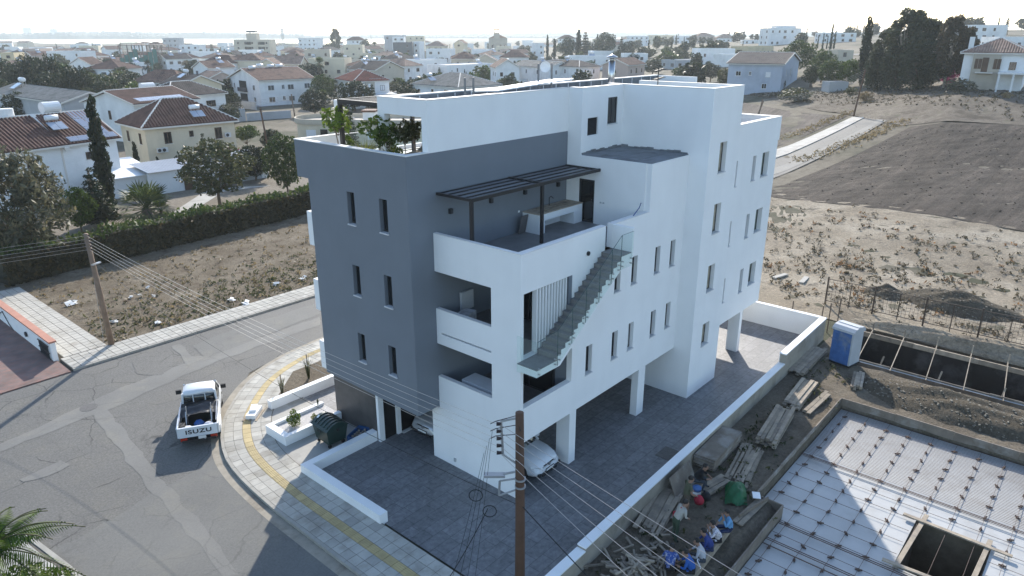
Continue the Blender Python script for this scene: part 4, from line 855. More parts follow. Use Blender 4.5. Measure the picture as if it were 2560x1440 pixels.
def heater(par, x, y, z, rz=0, s=1., panels=2, col_=TANK):
    m = Matrix.Translation((x, y, z)) @ Matrix.Rotation(rz, 4, 'Z') @ Matrix.Scale(s, 4)
    def tb(b): b.v = [tuple(m @ Vector(v)) for v in b.v]; return b
    t = tb(MB().tube([(-.75, 0, 1.35), (-.7, 0, 1.35), (.7, 0, 1.35), (.75, 0, 1.35)], [.2, .34, .34, .2], 12)).build('water_tank', col_, par, smooth=True)
    st = MB()
    for dx in (-.55, .55):
        for dy in (-.25, .25): st.bar((dx, dy, 0), (dx, dy, 1.1), .05)
        st.bar((dx, -1.5, .1), (dx, 0, 1.0), .05)
    tb(st).build('stand', STEEL, t)
    for k in range(panels):
        x0 = -.95 * panels / 2 + k * .95; tb(MB().hexa([(x0, -1.6, .05), (x0 + .9, -1.6, .05), (x0 + .9, -.35, .8), (x0, -.35, .8), (x0, -1.62, .12), (x0 + .9, -1.62, .12), (x0 + .9, -.37, .87), (x0, -.37, .87)])).build('collector', mat('collector_glass', (.3, .34, .4), .08, .1, spec=.8), t)
SITES = []
def hwin(par, face, u, z, wd, ht, W, D, fm=BRFR, pm=PANE, bars=1, shutters=None):
    "window on face 'f' (y=0), 'l' (x=0), 'r' (x=W), 'b' (y=D)"
    fr = MB(); wd2 = wd / 2
    def bx(b, a0, a1, z0, z1, d0, d1):
        if face == 'f': b.box(a0, -d1, z0, a1, -d0, z1)
        elif face == 'l': b.box(-d1, a0, z0, -d0, a1, z1)
        elif face == 'r': b.box(W + d0, a0, z0, W + d1, a1, z1)
        else: b.box(a0, D + d0, z0, a1, D + d1, z1)
    for a0, a1, z0, z1 in ((u - wd2, u + wd2, z, z + .07), (u - wd2, u + wd2, z + ht - .07, z + ht), (u - wd2, u - wd2 + .07, z + .07, z + ht - .07), (u + wd2 - .07, u + wd2, z + .07, z + ht - .07)): bx(fr, a0, a1, z0, z1, .0, .06)
    for k in range(bars): c = u - wd2 + wd * (k + 1) / (bars + 1); bx(fr, c - .035, c + .035, z + .07, z + ht - .07, 0, .055)
    w_ = fr.build('window', fm, par); pn = MB(); bx(pn, u - wd2 + .07, u + wd2 - .07, z + .07, z + ht - .07, .003, .03); pn.build('pane', pm, w_)
    sl_ = MB(); bx(sl_, u - wd2 - .08, u + wd2 + .08, z - .07, z - .005, .0, .1); sl_.build('sill', TRIM, w_)
def house(label, Lp, C, Rp, he, wall='white', roof='hip', rh=2.2, rm='brown', ridge=None, near=False, depth=None, wins=(), heaters=(), name='house', base=0, fm=BRFR, eo=.45, cat='house', wm=None, autow=0, group=None, parts=None):
    "C, Rp, Lp: photo pixels of the eave corners; he: eave height over the ground"
    z = G(*C, he).z + he
    c, r = Vector(P(*C, z=z)), Vector(P(*Rp, z=z)); u = (r - c); W = u.length; u.normalize(); v = Vector((-u.y, u.x, 0))
    D = depth or abs((Vector(P(*Lp, z=z)) - c).dot(v))
    return house_at(label, (c.x, c.y, z - he), math.atan2(u.y, u.x), W, D, he, wall, roof, rh, rm, ridge, near, wins, heaters, name, fm, eo, cat, wm, autow, group, parts)
def house_at(label, loc, rz, W, D, he, wall='white', roof='hip', rh=2.2, rm='brown', ridge=None, near=False, wins=(), heaters=(), name='house', fm=BRFR, eo=.45, cat='house', wm=None, autow=0, group=None, parts=None):
    o = thing(name, label, cat, loc, rz, group); wm = wm or WM[wall]; SITES.append((loc[0] + math.cos(rz) * W / 2 - math.sin(rz) * D / 2, loc[1] + math.sin(rz) * W / 2 + math.cos(rz) * D / 2, max(W, D) / 2))
    ridge = ridge or ('x' if W >= D else 'y'); tm = RM.get(rm)
    b = MB(); e = eo
    if roof == 'gable':
        if ridge == 'x': b.extrude([(0, 0, -1.5), (0, D, -1.5), (0, D, he), (0, D / 2, he + rh * .93), (0, 0, he)], (W, 0, 0))
        else: b.extrude([(0, 0, -1.5), (0, 0, he), (W / 2, 0, he + rh * .93), (W, 0, he), (W, 0, -1.5)], (0, D, 0))
    else: b.box(0, 0, -1.5, W, D, he)
    b.build('wall', wm, o)
    z0 = he - .02
    if roof == 'flat':
        pb = MB(); pb.box(0, 0, he, W, .2, he + rh).box(0, D - .2, he, W, D, he + rh).box(0, .2, he, .2, D - .2, he + rh).box(W - .2, .2, he, W, D - .2, he + rh); pr = pb.build('parapet', wm, o)
        MB().box(.2, .2, he, W - .2, D - .2, he + .05).build('roof', mat('flat_roof', (.4, .39, .38), .8, .15, .6), o)
    else:
        drop = e * rh / (min(W, D) / 2)
        A, B2, C2, D2 = (-e, -e, z0 - drop * .4), (W + e, -e, z0 - drop * .4), (W + e, D + e, z0 - drop * .4), (-e, D + e, z0 - drop * .4); zt = z0 + rh
        if roof == 'hip':
            if ridge == 'x': k = (D + 2 * e) / 2; r0, r1 = (-e + k, D / 2, zt), (W + e - k, D / 2, zt); sl_ = [(A, B2, r0, r1), (C2, D2, r1, r0), (D2, A, r0, r0), (B2, C2, r1, r1)]
            else: k = (W + 2 * e) / 2; r0, r1 = (W / 2, -e + k, zt), (W / 2, D + e - k, zt); sl_ = [(A, B2, r0, r0), (C2, D2, r1, r1), (D2, A, r1, r0), (B2, C2, r0, r1)]
        else:
            if ridge == 'x': r0, r1 = (-e, D / 2, zt), (W + e, D / 2, zt); sl_ = [(A, B2, r0, r1), (C2, D2, r1, r0)]
            else: r0, r1 = (W / 2, -e, zt), (W / 2, D + e, zt); sl_ = [(D2, A, r1, r0), (B2, C2, r0, r1)]
        rb = MB(); t_ = .14
        for p0, p1, q0, q1 in sl_:
            up = Vector((0, 0, t_)); ps = [Vector(p0), Vector(p1), Vector(q1)] + ([Vector(q0)] if q0 != q1 else [])
            rb.face(*ps); rb.face(*[p_ + up for p_ in reversed(ps)][::-1])
            rb.face(Vector(p0), Vector(p1), Vector(p1) + up, Vector(p0) + up)
            if roof == 'gable':
                rb.face(Vector(p0), Vector(q0), Vector(q0) + up, Vector(p0) + up); rb.face(Vector(p1), Vector(q1), Vector(q1) + up, Vector(p1) + up)
        ro = rb.build('roof', tm, o)
        cb = MB()
        for p0, p1, q0, q1 in sl_:
            zz = Vector((0, 0, t_)); corr(cb, Vector(p0) + zz, Vector(p1) + zz, Vector(q0) + zz, Vector(q1) + zz, .4 if near else .6, .13 if near else .12)
        cb.build('roof_tiles', tm, ro, kind='stuff')
        rg = MB(); zz = Vector((0, 0, t_ + .05)); rg.tube([Vector(r0) + zz, Vector(r1) + zz], .13, 6)
        if roof == 'hip':
            for c_, r_ in ((A, r0), (D2, r0 if ridge == 'x' else r1), (B2, r1 if ridge == 'x' else r0), (C2, r1)): rg.tube([Vector(c_) + zz, Vector(r_) + zz], .12, 6)
        rg.build('ridge_tiles', TRIM if near else tm, ro)
        fb = MB()
        for c0, c1 in ((A, B2), (B2, C2), (C2, D2), (D2, A)):
            if roof == 'gable' and ((ridge == 'x') == (c0[0] == c1[0])): continue
            fb.bar(Vector(c0) + Vector((0, 0, .0)), Vector(c1), .06, .2)
        fb.build('fascia', TRIM, ro)
        if roof == 'gable':
            for c0, r_, c1 in (((A, r0, D2), (B2, r1, C2)) if ridge == 'x' else ((A, r0, B2), (D2, r1, C2))):
                vb = MB(); vb.bar(Vector(c0) + Vector((0, 0, .08)), Vector(r_) + Vector((0, 0, .08)), .1, .28).bar(Vector(c1) + Vector((0, 0, .08)), Vector(r_) + Vector((0, 0, .08)), .1, .28); vb.build('verge', TRIM, ro)
    for q in wins:
        face, uf, zz, wd, ht = q[:5]; hwin(o, face, uf * (W if face in 'fb' else D), zz, wd, ht, W, D, fm, q[5] if len(q) > 5 else PANE, q[6] if len(q) > 6 else 1)
    if autow:
        rr = random.Random(len(label) * 7 + int(W * 10)); n = max(1, int(W / 3.6)); fl_ = max(1, round(he / 3.1))
        for face, LL in (('f', W), ('l', D)):
            n = max(1, int(LL / 3.8))
            for f_ in range(fl_):
                for k in range(n):
                    if rr.random() < .8: hwin(o, face, LL * (k + .5) / n + rr.uniform(-.4, .4), .9 + f_ * he / fl_, rr.choice((.9, 1.2, 1.6)), 1.25, W, D, fm, rr.choice((PANE, CURT)), 1)
    for h_ in heaters: heater(o, h_[0] * W, h_[1] * D, h_[2], *h_[3:])
    if parts: parts(o, W, D, he)
    return o
def pvgrid(o, x0, z0, nx, ny, W, D, he, rh, y0, side='f', wd=1.0, ln=1.65, gap=.05):
    "solar panels on the front slope (ridge along x)"
    sl_ = math.atan2(rh, D / 2 + .45)
    for i in range(nx):
        for j in range(ny):
            d = y0 + j * (ln + gap); cx = x0 + i * (wd + gap) + wd / 2; yy = -.45 + (d + ln / 2) * math.cos(sl_); zz = he - .1 + (d + ln / 2) * math.sin(sl_) + .3
            p_ = MB().obox((cx, yy, zz), (wd, ln, .05), rx=sl_).build('solar_panel', PVF, o)
            MB().obox((cx, yy - .03 * math.sin(sl_), zz + .03), (wd - .08, ln - .08, .012), rx=sl_).build('cells', mat('pale_solar_cell', (.2, .23, .29), .1, .12, 8, spec=.8), p_)
AC = mat('ac_unit', (.6, .6, .58), .6, .05)
def acunit(o, x, z):
    a = MB().box(x - .4, -.35, z, x + .4, -.02, z + .6).build('air_conditioner', AC, o); MB().tube([(x - .1, -.355, z + .3), (x - .1, -.37, z + .3)], .22, 12).build('fan_grille', FRAME, a)
# cream house with the hipped roof
def cream_bits(o, W, D, he):
    for x, z in ((.12, 2.9), (.9, 4.0), (.17, 2.9)): acunit(o, x * W, z)
house('cream house with hipped brown tile roof and white eaves', (290, 306), (360, 319), (584, 300), 6.2, 'cream', 'hip', 2.9, 'brown', near=True, eo=.5,
      wins=[('f', .23, 3.9, .95, 1.5), ('f', .49, 4.5, .55, .8, PANE, 0), ('f', .8, 3.9, .95, 1.5), ('l', .72, 3.9, .7, 1.4), ('l', .22, 3.9, .7, 1.4), ('f', .3, .8, 1, 1.3)], heaters=[(.6, .12, 7.0, 0, .9)], parts=cream_bits)
# white and cream double house with solar roof
def duplex_bits(o, W, D, he):
    MB().extrude([(W * .53, -.6, he - .25), (W * .53, D / 2, he + 3.0), (W * .53, D / 2, he + 2.6), (W * .53, -.6, he - .65)], (.5, 0, 0)).build('fire_wall', TRIM, o)
    pvgrid(o, W * .82, 0, 2, 3, W, D, he, 2.7, .9); pvgrid(o, W * .6, 0, 5, 1, W, D, he, 2.7, .15, wd=1.05, ln=.9)
    MB().tube([(W * .66, D * .55, he + 3.5), (W * .8, D * .55, he + 3.5)], .62, 14).build('water_barrel', TANK, o); MB().tube([(W * .4, D * .6, he + 2.4), (W * .4, D * .6, he + 3.7)], [.7, .7], 14).build('water_barrel', TANK, o)
    MB().box(W * .515, -.04, -1, W * .53, -.005, he - .3).build('wall_trim', TRIM, o)
house('white and cream double house under brown tiles with solar panels and water barrels', None, (-25, 386), (289, 345), 6.2, 'white', 'gable', 2.7, 'brown', 'x', True, 9.5, wins=[('f', .77, 4.3, 1.5, .8), ('f', .28, 4.2, 1.1, .9), ('f', .72, 1.2, 1, 1.2), ('f', .38, 1.0, 1.0, 2.2)], heaters=[(.62, .3, 7.6, 0, .9), (.05, .25, 7.4, 0, .9)], parts=duplex_bits)
def pv2(o, W, D, he): pvgrid(o, W * .12, 0, 9, 1, W, D, he, 1.9, .8); MB().tube([(W * .6, D * .6, he + 2.3), (W * .8, D * .6, he + 2.3)], .55, 14).build('water_barrel', TANK, o)
house('white house with flat-laid solar panels behind the cream house', (296, 247), (334, 262), (492, 247), 6.3, 'white', 'gable', 1.9, 'brown', 'x', True, wins=[('l', .5, 3.6, .6, 1.5), ('f', .5, 3.6, 1, 1.3)], parts=pv2)
house('house with dark ridged roof between the solar house and the big white house', None, (420, 244), (562, 232), 6.2, 'white', 'hip', 2.3, 'dark', 'x', True, 9, wins=[('f', .72, 3.8, 2.2, 1.2, PANE, 3), ('f', .3, 3.8, 1.2, 1.2)])
def big_bits(o, W, D, he):
    for z, h in ((3.3, 2.6), (.3, 2.4)): MB().box(-.012, D * .42, z, .0, D * .66, z + h).build('balcony_opening', BLACK, o); MB().box(-.5, D * .4, z - .1, -.02, D * .68, z + .05).box(-.5, D * .4, z, -.45, D * .68, z + .9).build('balcony', mat('dark_rail', (.06, .055, .06), .6), o)
house('big white two-storey house with brown gabled roof and rooftop water barrels', (566, 219), (647, 202), (783, 196), 6.3, 'white', 'gable', 2.6, 'rust', 'x', True, fm=WFR, wins=[('f', .2, 3.8, 1.7, 1.3, CURT), ('f', .42, 4.0, .8, 1.1, CURT), ('f', .56, 3.8, 1.7, 1.3, CURT), ('f', .87, 3.9, 1.6, 1.3, CURT), ('f', .2, .9, 1.7, 1.3), ('f', .42, 1.2, .8, 1.1), ('f', .56, .9, 1.7, 1.3, CURT), ('f', .87, .9, 1.6, 1.3), ('l', .18, 3.8, 1.2, 1.3), ('l', .82, 3.8, .8, 1.4), ('l', .18, .9, 1.2, 1.2), ('l', .85, 1.0, 1, 1.2)], heaters=[(.15, .45, 7.6, 0, 1.2), (.35, .55, 8, 0, 1.2), (.52, .5, 7.8, 0, 1.2), (.68, .5, 7.8, 0, 1.2)], parts=big_bits)
def red_bits(o, W, D, he):
    pvgrid(o, W * .45, 0, 4, 1, W, D, he, 2.4, .8); MB().box(W * .3, -.7, 0, W * .55, -.01, he - .1).build('stone_bay', WM['stone'], o); MB().box(W * .37, -.73, 3.1, W * .44, -.7, 5.6).build('tall_window', WFR, o)
    MB().box(-2.5, -4, -1, W + .5, -.72, 3.2).build('ground_floor', WM['white'], o)
house('white house with bright red hipped roof and solar panels', (783, 199), (885, 204), (972, 201), 6.2, 'white', 'hip', 2.4, 'red', near=True, wins=[('l', .3, 3.6, .9, 1.4, CURT), ('f', .8, 3.8, 1.2, 1.3, WFR)], parts=red_bits)
house('beige gabled house behind the red-roofed house', (862, 174), (938, 176), (1010, 172), 6.0, 'beige', 'gable', 2.6, 'dark', 'y', True, wins=[('f', .25, 3.2, .9, 1.2), ('f', .5, 6.4, .5, .6, PANE, 0), ('f', .6, .8, 1, 1.3)], heaters=[(.3, .75, 7.5, 0, 1.2), (.6, .7, 7.6, 0, 1.2)])
house('tall white cube house behind the brown hipped roof', None, (1010, 152), (1118, 149), 6.8, 'white', 'flat', .35, depth=10, wins=[('f', .15, 3.9, .4, 1.6, PANE, 0), ('f', .38, 3.9, .45, 1.6, PANE, 0), ('f', .72, 3.8, 1.2, 1.7)], heaters=[(.35, .3, 6.8, 0, 1.3)])
house('low white cube house next to the tall white cube house', None, (1118, 165), (1238, 160), 5.6, 'white', 'flat', .35, depth=12, wins=[('f', .6, 3.9, 1.8, .6, PANE, 0), ('f', .2, 3.2, .6, 1.4, PANE, 0)], heaters=[(.8, .4, 5.6, 0, 1.2)])
house('bungalow with broad grey-brown ribbed hipped roof just behind the penthouse', (1020, 211), (1146, 219), (1250, 212), 6.0, 'white', 'hip', 2.6, 'grey', near=True, wins=[('l', .25, 4.0, 1.4, 1.3, PANE, 2), ('l', .55, 4.0, .7, 1.2), ('l', .85, 4.1, .9, .9)], heaters=[(.1, .7, 7.0, 0, 1)])
for lab, L_, c_, r_, kw in [
    ('small white house with dark roof, first of the row behind the penthouse', (1215, 172), (1275, 172), (1308, 169), dict(rm='dark', roof='hip', rh=1.8)),
    ('white gabled house with solar panel, second of the row behind the penthouse', (1302, 164), (1372, 170), (1432, 168), dict(rm='grey', roof='gable', rh=1.8, ridge='y')),
    ('white house with dark hipped roof, third of the row behind the penthouse', (1412, 160), (1448, 168), (1500, 166), dict(rm='dark', roof='hip', rh=1.8))]:
    house(lab, L_, c_, r_, 5.8, 'white', near=True, wins=[('f', .3, 3.6, .5, 1.3, PANE, 0), ('f', .7, 3.6, .5, 1.3, PANE, 0), ('l', .6, 3.6, .5, 1.3, PANE, 0), ('l', .3, 3.6, .5, 1.3, PANE, 0)], heaters=[(.5, .5, 7.2, 0, 1.1)], **kw)
house('large white cube house with rooftop tank behind the steel flue', None, (1425, 142), (1538, 142), 6.4, 'white', 'flat', .4, depth=11, wins=[('f', .55, 3.8, .5, 1.5, PANE, 0), ('f', .82, 3.8, .6, 1.4, PANE, 0)], heaters=[(.5, .4, 6.4, 0, 1.4)])
house('beige house with brown roof and arched porch beyond the flue', (1536, 160), (1570, 164), (1612, 160), 6, 'pink', 'gable', 2, 'brown', 'x', wins=[('f', .2, 3.4, .9, 1.3), ('f', .5, 3.2, 1.2, 1.8), ('f', .82, 3.4, .8, 1.3), ('l', .5, 3.4, .8, 1.3)])
house('white flat-roofed house behind the beige porch house', None, (1560, 136), (1620, 136), 6.4, 'white', 'flat', .4, depth=9, autow=1)
house('white modern villa with long window band on the rise', None, (1745, 124), (1838, 124), 6.2, 'white', 'flat', .4, depth=10, wins=[('f', .2, 3.4, .9, 1.2), ('f', .6, 3.5, 5, .6, PANE, 3), ('f', .9, 3.4, .8, 1.2)])
house('long grey bungalow below the modern villa', None, (1690, 152), (1760, 150), 3.2, 'grey', 'flat', .3, depth=8, autow=1)
house('blue-grey house with mottled brown roof at the field edge', (1832, 157), (1958, 161), (1998, 152), 6.2, 'blue', 'gable', 2.2, 'dark', 'y', True, fm=WFR, eo=.5, wins=[('l', .25, 3.3, 1.1, 1.1, WFR), ('l', .58, 3.6, .6, .9), ('l', .8, 3.4, 1.2, 1.1), ('l', .3, .6, 1.1, 1.2), ('f', .5, 3.0, .9, 1.9), ('f', .25, 3.4, .7, 1.3)])
def villa_bits(o, W, D, he):
    MB().box(W * .16, -.5, -1, W * .6, -.01, he - .2).build('stone_front', WM['stone'], o); MB().box(W * .32, -.55, 3.2, W * .42, -.5, 5.6).build('balcony_door', BRFR, o); MB().box(W * .24, -1.4, 3.0, W * .52, -.52, 3.15).build('balcony', TRIM, o)
    for k in (.2, .26, .5, .56): MB().box(W * k, -.56, 3.7, W * k + .5, -.5, 5.4).build('shutter', BRFR, o)
    pr = MB().box(W * .62, -3.5, 3.0, W * 1.1, -.01, 3.35).build('porch_roof', WM['white'], o)
    for k in (.63, .85, 1.08): MB().box(W * k, -3.4, -1, W * k + .3, -3.1, 3.0).build('porch_column', WM['white'], pr)
    MB().box(W * .02, D * .2, he, W * .1, D * .28, he + 2.6).build('chimney', WM['white'], o)
house('stone-fronted white villa with pinkish tiled hip roof on the slope', None, (2412, 131), (2572, 133), 6.4, 'white', 'hip', 2.2, 'salmon', eo=.6, near=True, depth=9, wins=[('f', .8, 3.6, 1.0, 1.3), ('f', .25, .8, 1.0, 1.6), ('l', .5, 3.4, 1, 1.4)], parts=villa_bits)
house('low ochre house behind the rounded trees', None, (1870, 118), (1935, 116), 4, 'ochre', 'flat', .3, depth=8, autow=1); house('beige block house beside the massive cypress', None, (2095, 128), (2135, 128), 5, 'beige', 'flat', .3, depth=7, autow=1); house('white house behind the low ochre house', None, (1838, 138), (1862, 136), 4, 'white', 'flat', .3, depth=8)
house('grey tin shed on the slope beside the massive cypress', None, (2075, 206), (2122, 206), 2.2, 'grey', 'flat', .1, depth=4, name='shed', cat='shed')
# flat cream house with the round end
rq = P(715, 300, z=4.0); rs = P(990, 302, z=4.0); dv = (Vector(rs) - Vector(rq)); rzz = math.atan2(dv.y, dv.x); Lr = dv.length + 6
rh_ = thing('round_ended_house', 'cream flat-roofed house with a rounded end and cluttered roof', 'house', (rq[0], rq[1], 0), rzz)
arc = [(4.5 + 4.5 * math.cos(a), 5 + 5.0 * math.sin(a)) for a in np.linspace(R(270), R(90), 12)]; pol = arc + [(Lr, 10), (Lr, 0)]
MB().prism([(x * 1.0 + .3, y * .97 + .15) for x, y in pol], -.5, 3.2).build('wall', WM['cream'], rh_); MB().prism(pol, 3.2, 3.4).build('roof_slab', WM['beige'], rh_)
pb = MB()
for a, b in zip(pol, pol[1:] + pol[:1]): pb.bar((a[0], a[1], 3.75), (b[0], b[1], 3.75), .2, .7)
pb.build('parapet', WM['beige'], rh_)
for x, wd in ((3.2, 1.6), (9, 1.4), (13.5, 1.6)): MB().box(x, .05, .9, x + wd, .14, 2.4).build('shutter', WFR, rh_)
MB().box(5.6, .02, 0, 6.8, .13, 2.5).build('doorway', BLACK, rh_)
MB().box(6.5, 4, 3.4, 8.3, 6, 5.6).build('roof_hut', WM['cream'], rh_); MB().tube([(7.4, 4.6, 5.6), (7.4, 4.6, 6.9)], .55, 12).build('water_tank', TANK, rh_); MB().box(12, 3.5, 3.4, 14, 6, 5.0).build('roof_room', WM['white'], rh_); MB().box(11.8, 3.3, 5.0, 14.2, 6.2, 5.3).build('tile_cap', RM['brown'], rh_)
for k in range(40): MB().obox((rng.uniform(6, 16), rng.uniform(1, 9), 3.5), (rng.uniform(.3, 1.1), rng.uniform(.2, .6), .12), rng.uniform(0, 3)).build('roof_slab_piece', mat('broken_slab', (.5, .48, .45), .9, .3, 4), rh_)
# pale gabled wall house in front of the wood, carport
house('pale house with blank gabled wall before the dark wood', None, (-20, 232), (158, 258), 6.0, 'beige', 'gable', 1.5, 'grey', 'x', depth=9, heaters=[(.2, .4, 7, 0, 1.3)], wm=WM['grey'])
cp = thing('carport', 'white carport with corrugated roof and solar panels beside the cream house', 'carport', (P(415, 428, z=2.6)[0], P(415, 428, z=2.6)[1] - 1.0, 0)); cp.rotation_euler = (0, 0, 0)
cr_ = MB(); corr(cr_, (-2, 1, 2.6), (13, 1, 2.6), (-2, 6, 3.1), (13, 6, 3.1), .3, .05); cr_.face((-2, 1, 2.6), (13, 1, 2.6), (13, 6, 3.1), (-2, 6, 3.1)); cr_.build('roof_sheet', mat('tin_sheet', (.5, .5, .5), .4, .1, metal=.4), cp, kind='stuff')
MB().box(-2, 1.3, -.5, 13, 1.5, 2.55).build('wall', WM['white'], cp); MB().box(2, 1.2, 0, 3, 1.31, 2.1).build('door', BRFR, cp); MB().box(4, 1.2, 0, 12, 1.3, 1.2).build('block_wall', WM['grey'], cp)
for k in range(3): MB().obox((4.5 + k * 1.1, 2.6, 2.95), (1.0, 1.6, .05), rx=R(6)).build('solar_panel', PV, cp)
lw = thing('lean_to', 'white lean-to roof at the foot of the cream house', 'shed', (P(345, 440, z=2.2)[0], P(345, 440, z=2.2)[1], 0)); MB().hexa([(-4, 0, -.5), (2, 0, -.5), (2, 7, -.5), (-4, 7, -.5), (-4, 0, 2.2), (2, 0, 2.2), (2, 7, 3.2), (-4, 7, 3.2)]).build('wall', WM['white'], lw); MB().hexa([(-4.3, -.3, 2.2), (2.3, -.3, 2.2), (2.3, 7.3, 3.25), (-4.3, 7.3, 3.25), (-4.3, -.3, 2.3), (2.3, -.3, 2.3), (2.3, 7.3, 3.35), (-4.3, 7.3, 3.35)]).build('roof', WHITE2, lw)
gw = thing('block_wall', 'grey concrete block yard wall before the big white house', 'wall', tuple(P(580, 305, z=0))); gw.rotation_euler = (0, 0, R(-10)); MB().box(-6, 0, -.5, 3, .3, 2.6).box(3.2, 0, -.5, 13, .3, 1.6).build('blocks', WM['grey'], gw)

# ------------------------------------------------------------------ the town towards the lake
def block(px0, px1, pt, D, wall, roof, label, rh=None, group=None, dep=10, yaw=None, rm='brown', name='house', win=True, cat='house'):
    a, b = AT(px0, pt, D), AT(px1, pt, D); W = (b - a).length; z = (a.z + b.z) / 2; g = min(T(a.x, a.y), T(b.x, b.y)); he = z - g - (rh or 0 if roof != 'flat' else .4)
    he = max(2.6, he); d = b - a; return house_at(label, (a.x, a.y, z - he - (rh or 0 if roof != 'flat' else .4)), math.atan2(d.y, d.x) + (yaw or 0), W, dep, he, wall, roof, .4 if roof == 'flat' else (rh or 2), rm, wins=(), name=name, autow=1 if win else 0, cat=cat, group=group, eo=.4)
FAR = [(1925, 2012, 70, 400, 'white', 'flat', 'white terraced villa with flat roofs against the sky'), (1940, 1990, 64, 412, 'white', 'flat', 'upper white storey block behind the terraced villa'), (2055, 2140, 82, 380, 'white', 'flat', 'pale villa behind the slim cypresses'), (2432, 2525, 62, 300, 'white', 'flat', 'white flat-roofed house on the rise behind the stone villa'), (2500, 2600, 92, 230, 'white', 'flat', 'pale house at the picture edge behind the stone villa'), (2402, 2434, 66, 310, 'cream', 'hip', 'small tiled house on the rise beside the brownish eucalyptus'),
       (0, 30, 132, 330, 'ochre', 'flat', 'ochre flat house at the picture edge among far roofs'), (55, 98, 122, 420, 'pink', 'flat', 'reddish far house before the salt lake trees'), (72, 112, 118, 440, 'white', 'flat', 'white boxy house beside the reddish far house'), (115, 205, 128, 360, 'white', 'flat', 'long white two-storey far building with small windows'), (168, 222, 145, 270, 'white', 'gable', 'white far house with brown roof below the long white building'), (208, 300, 152, 240, 'white', 'hip', 'white semi-detached far house with rusty roof by the scaffolding'), (325, 460, 178, 190, 'white', 'hip', 'white bungalow with brown roof behind the tall ivy-clad palm'), (405, 445, 95, 600, 'grey', 'flat', 'hazy five-storey block right by the lake shore'), (365, 402, 105, 560, 'pink', 'hip', 'hazy pinkish house next to the lakeside block'),
       (448, 500, 112, 520, 'white', 'flat', 'white low far block before the lake'), (552, 600, 118, 480, 'white', 'flat', 'white far terrace left of the beige apartment block'), (500, 590, 140, 300, 'white', 'hip', 'long brown roofed far house with water barrels'), (585, 650, 135, 300, 'cream', 'hip', 'cream far house with two-hipped roof'), (640, 690, 148, 260, 'cream', 'gable', 'cream gable-ended far house with an attic window'), (680, 750, 142, 280, 'beige', 'gable', 'far house with brown roof behind the water barrels'), (710, 752, 128, 380, 'white', 'hip', 'small white far house with hipped roof above the brown roofs'), (760, 822, 124, 330, 'beige', 'flat', 'beige flat block beside the dark trees'), (745, 800, 95, 650, 'white', 'flat', 'hazy pale block below the radio mast'), (770, 860, 146, 260, 'cream', 'flat', 'cream flat house with garden in the middle of the town'), (865, 910, 92, 640, 'white', 'hip', 'tall hazy white house with domed roof'), (858, 905, 112, 460, 'cream', 'flat', 'cream far block below the domed house'), (960, 1005, 88, 560, 'grey', 'flat', 'dark-framed office block on the skyline'), (980, 1010, 92, 540, 'white', 'flat', 'white block joined to the dark-framed office'), (1008, 1060, 90, 600, 'cream', 'flat', 'cream stepped apartment block on the skyline'),
       (982, 1030, 106, 420, 'dark', 'flat', 'dark boxy hall in the middle distance'), (1030, 1048, 104, 430, 'white', 'flat', 'narrow white block beside the dark hall'), (1064, 1112, 104, 480, 'cream', 'hip', 'cream villa beyond the dark hall'), (1065, 1128, 122, 380, 'white', 'flat', 'low white block with many windows behind the white cubes'), (1135, 1160, 100, 500, 'cream', 'gable', 'small cream gabled house on the hazy plain'), (1130, 1185, 132, 320, 'brown' if False else 'beige', 'hip', 'brown roofed far house behind the low white cube'), (1185, 1240, 136, 310, 'beige', 'gable', 'far house with long brown roof below the church'), (1240, 1300, 150, 230, 'white', 'gable', 'white far house with sunlit roof panel'), (1250, 1320, 128, 330, 'white', 'hip', 'pale far house under the church hill'), (1575, 1625, 90, 640, 'white', 'flat', 'hazy white villa at the foot of the bare hill'), (1630, 1690, 88, 700, 'cream', 'flat', 'long pale terrace along the hazy ridge'), (1690, 1735, 90, 680, 'white', 'flat', 'hazy white block on the ridge by the single cypress'), (1745, 1790, 82, 620, 'salmon' if False else 'pink', 'hip', 'reddish roofed villa on the hazy ridge'), (1795, 1840, 86, 620, 'white', 'hip', 'white villa beside the reddish one on the ridge'), (1860, 1920, 100, 480, 'white', 'flat', 'pale low villa below the terraced villa'), (1330, 1360, 108, 460, 'white', 'flat', 'small white house beyond the dark tree clump'), (1395, 1440, 88, 650, 'white', 'hip', 'hazy house peeping over the dark tree clump')]
for q in FAR:
    px0, px1, pt, D, wall, roof, lab = q
    block(px0, px1, pt, D, wall, roof, lab, rh=None if roof == 'flat' else min(3.0, 2.0 + (px1 - px0) * D / FPX * .06), dep=9 + (len(lab) % 5), rm=('rust', 'brown', 'salmon')[len(lab) % 3], yaw=((len(lab) * 37) % 7 - 3) * .06)
# beige apartment block with the lift house
ab = block(583, 672, 99, 470, 'beige', 'flat', 'beige five-storey apartment block with lift house and roof tanks', dep=14, name='apartment_block', win=False, cat='building')
Wb = (AT(672, 99, 470) - AT(583, 99, 470)).length; zb = AT(600, 99, 470).z
MB().box(Wb * .33, 3, zb - .5, Wb * .62, 9, zb + 4).build('lift_house', WM['beige'], ab); MB().box(Wb * .34, 3, zb + 4.4, Wb * .6, 8, zb + 5.6).build('roof_tank', PV, ab)
for f_ in range(4):
    for k in (.3, .68): MB().box(Wb * k, -.04, zb - 3.2 - f_ * 3.1, Wb * k + 4.5, -.005, zb - 1.4 - f_ * 3.1).build('window', PANE, ab)
    for k in (.1, .5, .9): MB().box(Wb * k, -.04, zb - 2.8 - f_ * 3.1, Wb * k + 1.0, -.005, zb - 1.5 - f_ * 3.1).build('window', PANE, ab)
